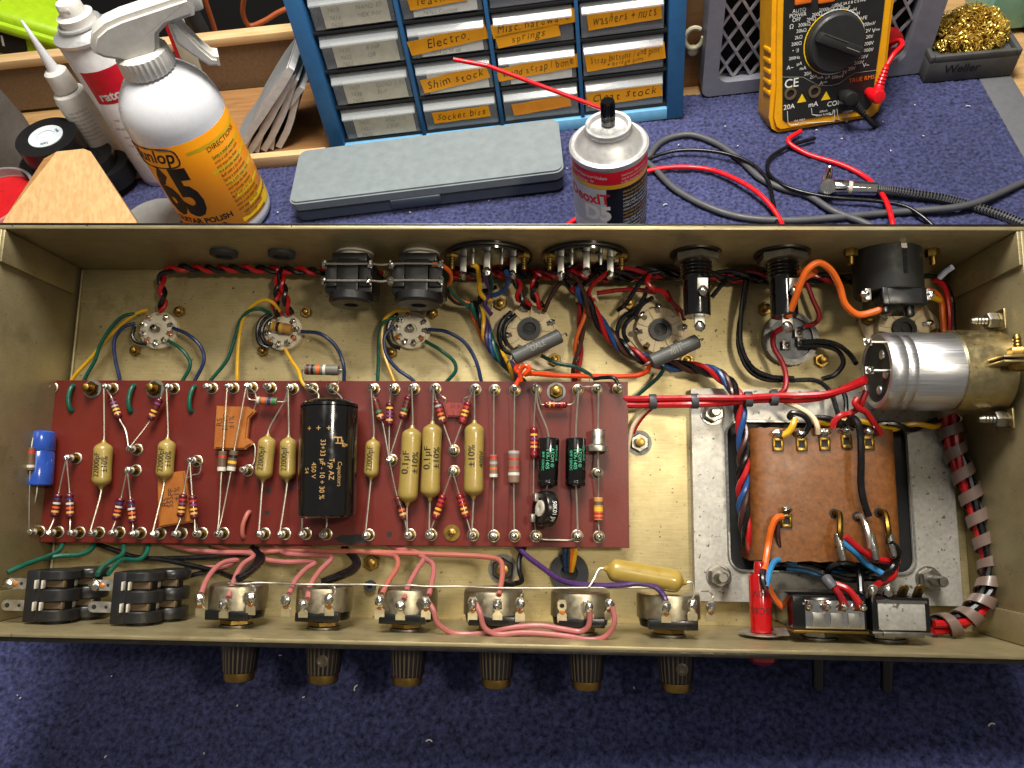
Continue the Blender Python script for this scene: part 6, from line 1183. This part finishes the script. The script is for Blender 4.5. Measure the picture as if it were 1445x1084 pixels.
a=MB(); a.lathe(cc+V((0,0,zt_)),Z1,[(R_*1.0,.5),(R_*1.05,1.5),(R_*1.05,4),(R_*.9,5),(R_*.74,8),(R_*.7,10),(R_*.74,10.7),(R_*.72,12),(R_*.5,12.5)],'can_silver',n=44); sc.part('dome',a)
a=MB(); a.lathe(cc+V((0,0,zt_+12)),Z1,[(R_*.58,0),(R_*.6,6),(R_*.42,8),(R_*.4,15),(R_*.36,17),(.3,17.2)],'white_pl',n=36); a.box(cc+V((0,-6,zt_+25)),(9,8,5),'white_pl',bev=1.5); sc.part('spray_cap',a)
gc=B(168,238); gb=Thing('glue_bottle','small white glue bottle with a long thin clear nozzle','bottle',gc,fr='B'); z1=zfor(gc.x,gc.y,128); z2=zfor(gc.x,gc.y,98); z3=zfor(gc.x,gc.y,30)
a=MB(); cc=gc; R_=15.; vd=(CAMB-cc); vd.z=0; vd.normalize(); vs_=Z1.cross(vd)
a.lathe(gc,Z1,[(R_*.95,0),(R_,2),(R_,z1-6),(R_*.9,z1-1),(R_*.62,z1+1),(R_*.6,z1+4)],'white_pl',n=32)
for i in range(8): ctext('instant glue bond fast',-.2,z1-14-i*4,2.6,'ink_grey',st=.8)
gb.part('bottle',a)
a=MB(); a.lathe(gc,Z1,[(R_*.7,z1+2),(R_*.72,z1+4),(R_*.66,z2-2),(R_*.5,z2)],'white_pl',n=28); gb.part('cap',a)
a=MB(); a.lathe(gc,Z1,[(R_*.34,z2-1),(R_*.3,z2+6),(R_*.16,z2+(z3-z2)*.6),(R_*.07,z3),(.2,z3+1)],'milky',n=18); gb.part('nozzle',a)
# ------------------------------------------------------------------ tape rolls, wood block, lid, odds and ends on the left
for lab,(x,y),z,h,r_,core in (('roll of black electrical tape with a printed white core, on top',(63,192),46,19,27,True),('roll of black electrical tape lying under the top roll',(68,222),24,20,27,False),('roll of black electrical tape right of the stacked pair',(120,222),18,18,25,False),('smaller roll of black electrical tape nearest the wood shavings side',(147,232),8,18,22,False)):
    q=B(x,y,z+h); q=V((q.x,q.y,z)); t_=Thing('tape_roll',lab,'tape roll',q,'rolls of black electrical tape',fr='B'); ti=V((.08,-.05,1)).normalized() if core else Z1
    a=MB(); a.ring(q,ti,r_*.47,r_,h,'tape_black',n=48); t_.part('tape',a); a=MB(); a.ring(q+ti*.3,ti,r_*.3,r_*.56 if core else r_*.49,h+.3,'core_white' if core else 'blk_matte',n=36); a.lathe(q,ti,[(r_*.3,2 if not core else h-.2),(.2,2.1 if not core else h)],'core_white' if core else 'blk_matte',n=20)
    if core:
        for an in (.8,2.9,5.0):
            d=V((math.cos(an),math.sin(an),0)); a.text('TAPE',q+ti*(h+.62)+d*r_*.395,V((-d.y,d.x,0))*-1,d,3.2,'w_midblue',bold=.02)
    t_.part('core',a)
wz=[(62,224,92),(80,214,92),(118,210,92),(128,214,92),(192,312,64),(196,330,60),(-4,330,60),(8,306,66)]
P=[B(*p) for p in wz]; a=MB(); n=len(P); a.add(P+[V((p.x,p.y,1)) for p in P],[list(range(n)),list(range(n,2*n))[::-1]]+[[i,n+i,n+(i+1)%n,(i+1)%n] for i in range(n)],'pine'); 
q=B(78,262,79.5); 
one('wood_block','pale pine wedge shaped wood block behind the left chassis corner','wood block',a,fr='B')
a=MB(); q=V((B(218,318).x,B(218,318).y,0)); a.lathe(q,Z1,[(30,.2),(31,2),(30,6),(.2,6.6)],'foam_grey',n=40); one('sanding_disc','grey textured foam disc on the carpet beside the wood block','disc',a,q,fr='B')
q=B(-6,300,30); q.z=1; t_=Thing('storage_tub','red lidded clear plastic tub at the far left edge','tub',q,fr='B'); a=MB(); a.lathe(q,Z1,[(38,0),(42,34),(42,36),(.2,36.2)],'red_lid',n=44); t_.part('red_base',a); a=MB(); a.ring(q+V((0,0,36)),Z1,41,43.5,9,'clear_pl',n=44); t_.part('clear_rim',a)
k0=B(156,262,2); k1=B(222,240,4); kd=(k1-k0); Lk=kd.length; kd.normalize(); ks=Z1.cross(kd); t_=Thing('putty_knife','steel putty knife with a black grip lying behind the wood block','knife',k0,fr='B')
a=MB(); a.prism([(0,-7),(0,7),(Lk*.55,10),(Lk,5),(Lk,-2),(Lk*.5,-5)],k0+V((0,0,5)),kd,ks,1.2,'steel'); t_.part('blade',a); a=MB(); a.box(k0+kd*Lk*.2-ks*8+V((0,0,5)),(Lk*.7,9,8),'blk_matte',rot=Matrix((kd,ks,Z1)).transposed(),bev=2.5); t_.part('grip',a)
# clear bag: crumpled sheet
q0=B(150,215,3); a=MB(); n=16; vs=[]
for j in range(n+1):
    for i in range(n+1):
        vs.append(V((q0.x-52+84*i/n,q0.y-24+48*j/n,10+10*math.sin(i*1.3+j*.8)+5*math.sin(j*2.1-i*.7)+random.uniform(-2,2)+8*(1-abs(2*i/n-1)))))
a.add(vs,[[j*(n+1)+i,j*(n+1)+i+1,(j+1)*(n+1)+i+1,(j+1)*(n+1)+i] for j in range(n) for i in range(n)],'bag_clear'); one('plastic_bag','crumpled clear plastic bag around the glue bottle foot','bag',a,fr='B')
# soft grey pouch at far left
a=MB(); n=14; q=B(40,262); vs=[]; cols_=[]
for j in range(n+1):
    z=150*j/n
    for i in range(20):
        an=2*PI*i/20; rx=62*(1-.12*(j/n))*(1+.04*math.sin(i*2+j)); ry=40*(1-.25*j/n)*(1+.05*math.sin(i*3-j)); vs.append(V((q.x-52+rx*math.cos(an),q.y+34+ry*math.sin(an),z+2*math.sin(i))))
a.add(vs,[[j*20+i,j*20+(i+1)%20,(j+1)*20+(i+1)%20,(j+1)*20+i] for j in range(n) for i in range(20)]+[[n*20+i for i in range(20)]],'grey_bag'); one('fabric_pouch','upright grey felt pouch at the far left of the bench','pouch',a,fr='B')
# ------------------------------------------------------------------ backboard and what stands behind it
yb=590.
def byp(x,y,yy=yb): return hit(CAMB,ray_b(x,y),V((0,1,0)),V((0,yy,0)))
tl=byp(27,80); tr=byp(400,47); zt_=(tl.z+tr.z)/2
bb=Thing('backboard','brown fibreboard rail with a pale wooden top edge behind the bench tools','board',V((0,yb,0)),fr='B')
a=MB(); a.box((-60,yb+6,(zt_-9)/2),(760,12,zt_-9),'mdf'); bb.part('panel',a); a=MB(); a.box((-60,yb+5,zt_-4),(762,16,9),'pine_light',bev=1); bb.part('top_edge',a)
tray=Thing('wooden_tray','low pale wooden tray lip under the grey leather pieces','tray',V((0,482,0)),fr='B'); a=MB(); a.box((-40,456,5),(205,8,12),'pine_light',bev=.8); tray.part('lip',a); a=MB(); a.box((-40,522,1.5),(205,122,4),'board_brown'); tray.part('tray_floor',a)
lx=B(338,215).x
for k in range(7):
    an=math.radians(47-1.6*k); L_=116-8*k; q=V((lx+2+7.2*k,464+1.5*k,4)); d=V((math.sin(an),.08,math.cos(an))).normalized(); sd=V((0,1,0)); sd=(sd-d*sd.dot(d)).normalized(); nn=d.cross(sd)
    t_=MB(); n=10; vs=[]
    for i in range(n+1):
        bow=4*math.sin(PI*i/n*(.8+.1*k))*(1 if k%2 else -.5)
        for w_,tz in ((0,0),(62,0),(62,5.8),(0,5.8)): vs.append(q+d*(L_*i/n)+sd*w_+nn*(tz+bow+random.uniform(-.3,.3)))
    fs=[]; ms=[]
    for i in range(n):
        for j in range(4): fs.append([i*4+j,i*4+(j+1)%4,(i+1)*4+(j+1)%4,(i+1)*4+j]); ms.append('leather_edge' if j==3 else 'leather')
    fs+= [[3,2,1,0],[n*4,n*4+1,n*4+2,n*4+3]]; ms+=['leather_edge','leather_edge']; t_.add(vs,fs,ms)
    one('leather_piece',('leftmost grey leather piece, its dull flat face showing','second grey leather piece from the left in the leaning row','third grey leather piece from the left in the leaning row','middle grey leather piece in the leaning row','third grey leather piece from the cabinet in the leaning row','second grey leather piece from the cabinet in the leaning row','shortest grey leather piece, closest to the blue cabinet')[k],'leather',t_,q,'leaning row of leather pieces',fr='B')
# lime green tool
q=hit(CAMB,ray_b(40,45),V((0,1,0)),V((0,690,0))); g=Thing('power_tool','lime green and black power tool case at the top left','power tool',q,fr='B'); Rg=Matrix.Rotation(.45,3,'Y')
a=MB(); a.box(q,(150,60,70),'green_tool',rot=Rg,bev=8,seg=3); a.box(q+Rg@V((10,-20,20)),(120,30,12),'green_tool',rot=Rg,bev=4); g.part('shell',a); a=MB(); a.box(q+Rg@V((-28,-30.4,2)),(76,2,34),'blk_matte',rot=Rg,bev=.8); ux=Rg@V((1,0,0)); a.text('IOI',q+Rg@V((-24,-31.6,2)),ux,Rg@V((0,0,1)),18,'ink_white',bold=.02); g.part('badge_panel',a); a=MB(); a.box(q+Rg@V((10,4,-40)),(60,30,12),'blk_matte',rot=Rg,bev=3); g.part('grip',a)
def bwire(label,pts,r_,m,yy): 
    a=MB(); a.tube([hit(CAMB,ray_b(x,y),V((0,1,0)),V((0,yy+k*4,0))) for k,(x,y) in enumerate(pts)],r_,m,n=10,res=7); one('cable',label,'cable',a,fr='B')
bwire('rust orange cable hanging straight in the dark behind the backboard',[(287,-8),(296,20),(303,42),(309,75)],2.6,'cable_orange',640)
bwire('rust orange cable curving behind the cabinet top left',[(345,-8),(343,20),(352,36),(372,30),(392,18),(415,8)],2.6,'cable_orange',650)
bwire('thick grey hose hanging behind the spray bottle nozzle',[(258,-10),(270,18),(284,45),(296,80)],9,'grey_dark',645)
a=MB(); q=byp(258,62,560); a.box(q+V((0,0,-10)),(16,5,92),'paper_old',rot=Matrix.Rotation(.12,3,'Y'),bev=1); a.box(q+V((-9.5,0,-8)),(3,5.2,80),'lab_red',rot=Matrix.Rotation(.12,3,'Y')); one('cream_strip','cream strip with a red edge standing behind the spray trigger','strip',a,fr='B')
# ------------------------------------------------------------------ fume extractor
fp0=B(990,139); fp1=B(1303,104); fux=(fp1-fp0); fux.z=0; FW=fux.length; fux.normalize(); fin=V((0,0,1)).cross(fux); FR=Matrix((fux,fin,Z1)).transposed()
fe=Thing('fume_extractor','grey fume extractor box with a diamond metal grille behind the multimeter','fume extractor',fp0+fux*FW/2+fin*30,fr='B')
def fl(x,y): q=hit(CAMB,ray_b(x,y),fin,fp0)-fp0; return q.dot(fux),q.z
il=fl(1015,95)[0]; ib=fl(1030,116)[1]; ir=fl(1284,61)[0]; FH=175
a=MB(); inner=rr(il,ir,ib,FH-18,10); outer=rr(0,FW,1,FH,7); n=len(inner)
def fpos(s,z,d): return fp0+fux*s+V((0,0,z))+fin*d
vs=[fpos(x,z,0) for x,z in outer]+[fpos(x,z,0) for x,z in inner]+[fpos(x,z,14) for x,z in inner]+[fpos(x,z,62) for x,z in outer]
fs=[[i,(i+1)%n,n+(i+1)%n,n+i] for i in range(n)]+[[n+i,n+(i+1)%n,2*n+(i+1)%n,2*n+i] for i in range(n)]+[[3*n+i,3*n+(i+1)%n,(i+1)%n,i] for i in range(n)]+[[3*n+i for i in range(n)]]
a.add(vs,fs,'fume_grey'); fe.part('housing',a)
a=MB(); a.box(fpos((il+ir)/2,(ib+FH-18)/2,24),(ir-il-.4,4,FH-18-ib-.4),'dark_bg',rot=FR); fe.part('filter_pad',a)
a=MB(); dx,dz=15.5,24.
s=il-80
def bar(p,q):
    d=(q-p); L_=d.length; d.normalize(); nn=d.cross(fin); a.box((p+q)/2,(2.1,2.2,L_),'grille_metal',rot=Matrix((nn,fin,d)).transposed() if True else None)
def clip(x0,z0,x1,z1):
    t0,t1=0,1
    for p_,q_ in ((-(x1-x0),x0-il),((x1-x0),ir-x0),(-(z1-z0),z0-ib),((z1-z0),FH-18-z0)):
        if p_==0:
            if q_<0: return None
        else:
            t_=q_/p_
            if p_<0: t0=max(t0,t_)
            else: t1=min(t1,t_)
    return (t0,t1) if t0<t1 else None
k=-20
for k in range(-20,40):
    for sg in (1,-1):
        x0=il+k*dx; z0=ib; x1=x0+sg*(FH)*dx/dz; z1=ib+FH
        c_=clip(x0,z0,x1,z1)
        if c_: 
            p=fpos(x0+(x1-x0)*c_[0],z0+(z1-z0)*c_[0],9+.5*sg); q=fpos(x0+(x1-x0)*c_[1],z0+(z1-z0)*c_[1],9+.5*sg)
            if (p-q).length>2: bar(p,q)
fe.part('diamond_grille',a)
a=MB(); q=hit(CAMB,ray_b(1252,62),fin,fpos(0,0,-2)); a.lathe(q+fin*4,-fin,[(13,0),(13,5),(11,6),(.2,6.2)],'red_lid',n=26); a.box(q-fin*3,(14,2,3),'b_white',rot=FR); fe.part('red_switch',a)
# wood upright with eyelet
p0_=hit(CAMB,ray_b(968,150),V((0,1,0)),V((0,512,0))); w_=Thing('wood_upright','bare wooden upright with a cream ring hook between cabinet and fume extractor','board',V((405,520,0)),fr='B'); a=MB(); a.box((405,530,70),(30,12,150),'board_brown',bev=.6); w_.part('board',a)
q=hit(CAMB,ray_b(979,52),V((0,1,0)),V((0,519,0))); a=MB(); pts=[q+V((8*math.cos(t_),-2,9.5*math.sin(t_))) for t_ in [i*2*PI/22+.9 for i in range(20)]]; a.tube(pts,2.1,'eyelet',n=9,smooth=False); a.lathe(q+V((0,2,-13)),NY,[(4.5,0),(4.5,4),(3,5)],'eyelet',n=16); w_.part('ring_hook',a)
# ------------------------------------------------------------------ brass wool holder
h0=B(1302,118); h1=B(1428,107); hux=(h1-h0); hux.z=0; HW=hux.length; hux.normalize(); hin=V((0,0,1)).cross(hux); HR=Matrix((hux,hin,Z1)).transposed(); hc=h0+hux*HW/2+hin*28
ho=Thing('tip_cleaner','black rubber holder with raised lettering heaped with golden brass wool','tip cleaner',hc,fr='B')
a=MB(); a.box(hc+V((0,0,10)),(HW,56,20),'rubber_grey',rot=HR,bev=1.2)
for s,d in ((-1,0),(1,0)): a.box(hc+hux*s*(HW/2-2)+V((0,0,22)),(4,56,6),'rubber_grey',rot=HR,bev=.8)
for s in (-1,1): a.box(hc+hin*s*26+V((0,0,22)),(HW-8.2,4,6),'rubber_grey',rot=HR,bev=.8)
a.text('Weller',hc-hin*28+V((0,0,12))-hux*8,hux,Z1,10.5,'blk_matte',bold=.012,lift=.35); ho.part('tray',a)
a=MB()
for k in range(900):
    u=random.uniform(-1,1); v=random.uniform(-1,1); d=math.hypot(u,v)
    if d>1: continue
    hz=30*math.sqrt(max(0,1-d*d))*random.uniform(.45,1)+20; q=hc+hux*u*HW*.44+hin*v*22+V((0,0,hz)); ax_=V((random.gauss(0,1),random.gauss(0,1),random.gauss(0,1))).normalized(); e0,e1=frame(ax_); r_=random.uniform(1.6,3.2); tn=random.uniform(1,2); pts=[]; wv=[]
    N=int(10*tn)
    for i in range(N+1):
        an=2*PI*tn*i/N; c_=q+ax_*(i/N*5-2.5)+(e0*math.cos(an)+e1*math.sin(an))*r_; wv+= [c_-ax_*.45,c_+ax_*.45]
    a.add(wv,[[2*i,2*i+2,2*i+3,2*i+1] for i in range(N)],'gold_wool')
a.lathe(hc+V((0,0,20)),Z1,[(HW*.40,0),(HW*.36,12),(HW*.2,22),(.2,25)],'brass_dark',n=28,sy=.6,ref=hux); ho.part('brass_wool',a)
a=MB(); q=hit(CAMB,ray_b(1412,20),V((0,1,0)),V((0,580,0))); a.box((q.x+10,590,62),(62,60,124),'mint',bev=5); one('mint_box','pale mint green plastic box behind the brass wool','box',a,fr='B')
a=MB(); q=hit(CAMB,ray_b(1440,60),V((0,1,0)),V((0,545,0))); a.box((q.x+36,560,50),(60,60,102),'rubber',bev=3); one('black_stand','dark grey tool stand at the top right edge','stand',a,fr='B')
# ------------------------------------------------------------------ what holds the chassis up: hidden transformer halves
lowp=MB()
def hb(x,y): 
    q=c2b(V((x,y,-t))); return q.z
for (xc,yc,wx,wy) in ((425,90,90,80),(330,150,60,60)):
    dpt=min(hb(xc+sx*wx/2,yc+sy*wy/2)/UP.z for sx in(-1,1) for sy in(-1,1))-2-wx*.1
    dpt=max(8,min(hb(xc+sx*wx/2,yc+sy*wy/2) for sx in(-1,1) for sy in(-1,1))/UP.z-.5)
    lowp.box((xc,yc,-t-dpt/2),(wx,wy,dpt),'blk_matte',bev=2)
    Thing('transformer_core','dark transformer core under the right of the chassis' if xc>400 else 'dark transformer core under the middle of the chassis','transformer',V((xc,yc,-t-dpt)),None,'C',lowp); lowp=MB()
# ================================================================== CAMERA, LIGHT
cam=bpy.data.cameras.new('camera'); co=bpy.data.objects.new('camera',cam); COL.objects.link(co)
cam.sensor_fit='HORIZONTAL'; cam.sensor_width=36; cam.lens=36*F/IW; cam.clip_start=.01; cam.clip_end=20
rot=(RT @ Matrix.Diagonal((1,-1,-1))); rot=RW@rot; mw=rot.to_4x4(); mw.translation=CAMB*.001; co.matrix_world=mw; SC.camera=co
def lamp(name,loc,tgt,power,size,color,shape='DISK',spread=None):
    l=bpy.data.lights.new(name,'AREA'); l.energy=power; l.size=size; l.shape=shape; l.color=color
    if spread: l.spread=spread
    o=bpy.data.objects.new(name,l); COL.objects.link(o); loc=V(loc); o.location=loc; o.rotation_euler=(V(tgt)-loc).to_track_quat('-Z','Y').to_euler(); return o
cdir=(RW@V((.38,.10,.92))).normalized(); cen=c2b(V((255,105,10)))*.001; kp=cen+cdir*.8
l=bpy.data.lights.new('bench_lamp','SPOT'); l.energy=11.5; l.spot_size=math.radians(28.5); l.spot_blend=.5; l.shadow_soft_size=.042; l.color=(1,.9,.72)
o=bpy.data.objects.new('bench_lamp',l); COL.objects.link(o); o.location=kp; o.rotation_euler=(c2b(V((270,163,10)))*.001-kp).to_track_quat('-Z','Y').to_euler(); o.scale=(1.75,1,1)
lamp('shelf_lamp',(.30,.43,1.0),(.25,.40,0),22,.42,(1,.95,.88))
lamp('ceiling_lamp',(.2,-.2,1.9),(.25,.3,.1),3.6,.8,(1,.93,.82))
wd=bpy.data.worlds.new('World'); SC.world=wd; wd.use_nodes=True; bg=wd.node_tree.nodes['Background']; bg.inputs[0].default_value=(1,.93,.84,1); bg.inputs[1].default_value=.21
SC.view_settings.view_transform='Standard'; SC.view_settings.look='None'; SC.view_settings.gamma=1; SC.view_settings.exposure=0; SC.view_settings.use_curve_mapping=False
SC.cycles.max_bounces=8; SC.cycles.use_denoising=True
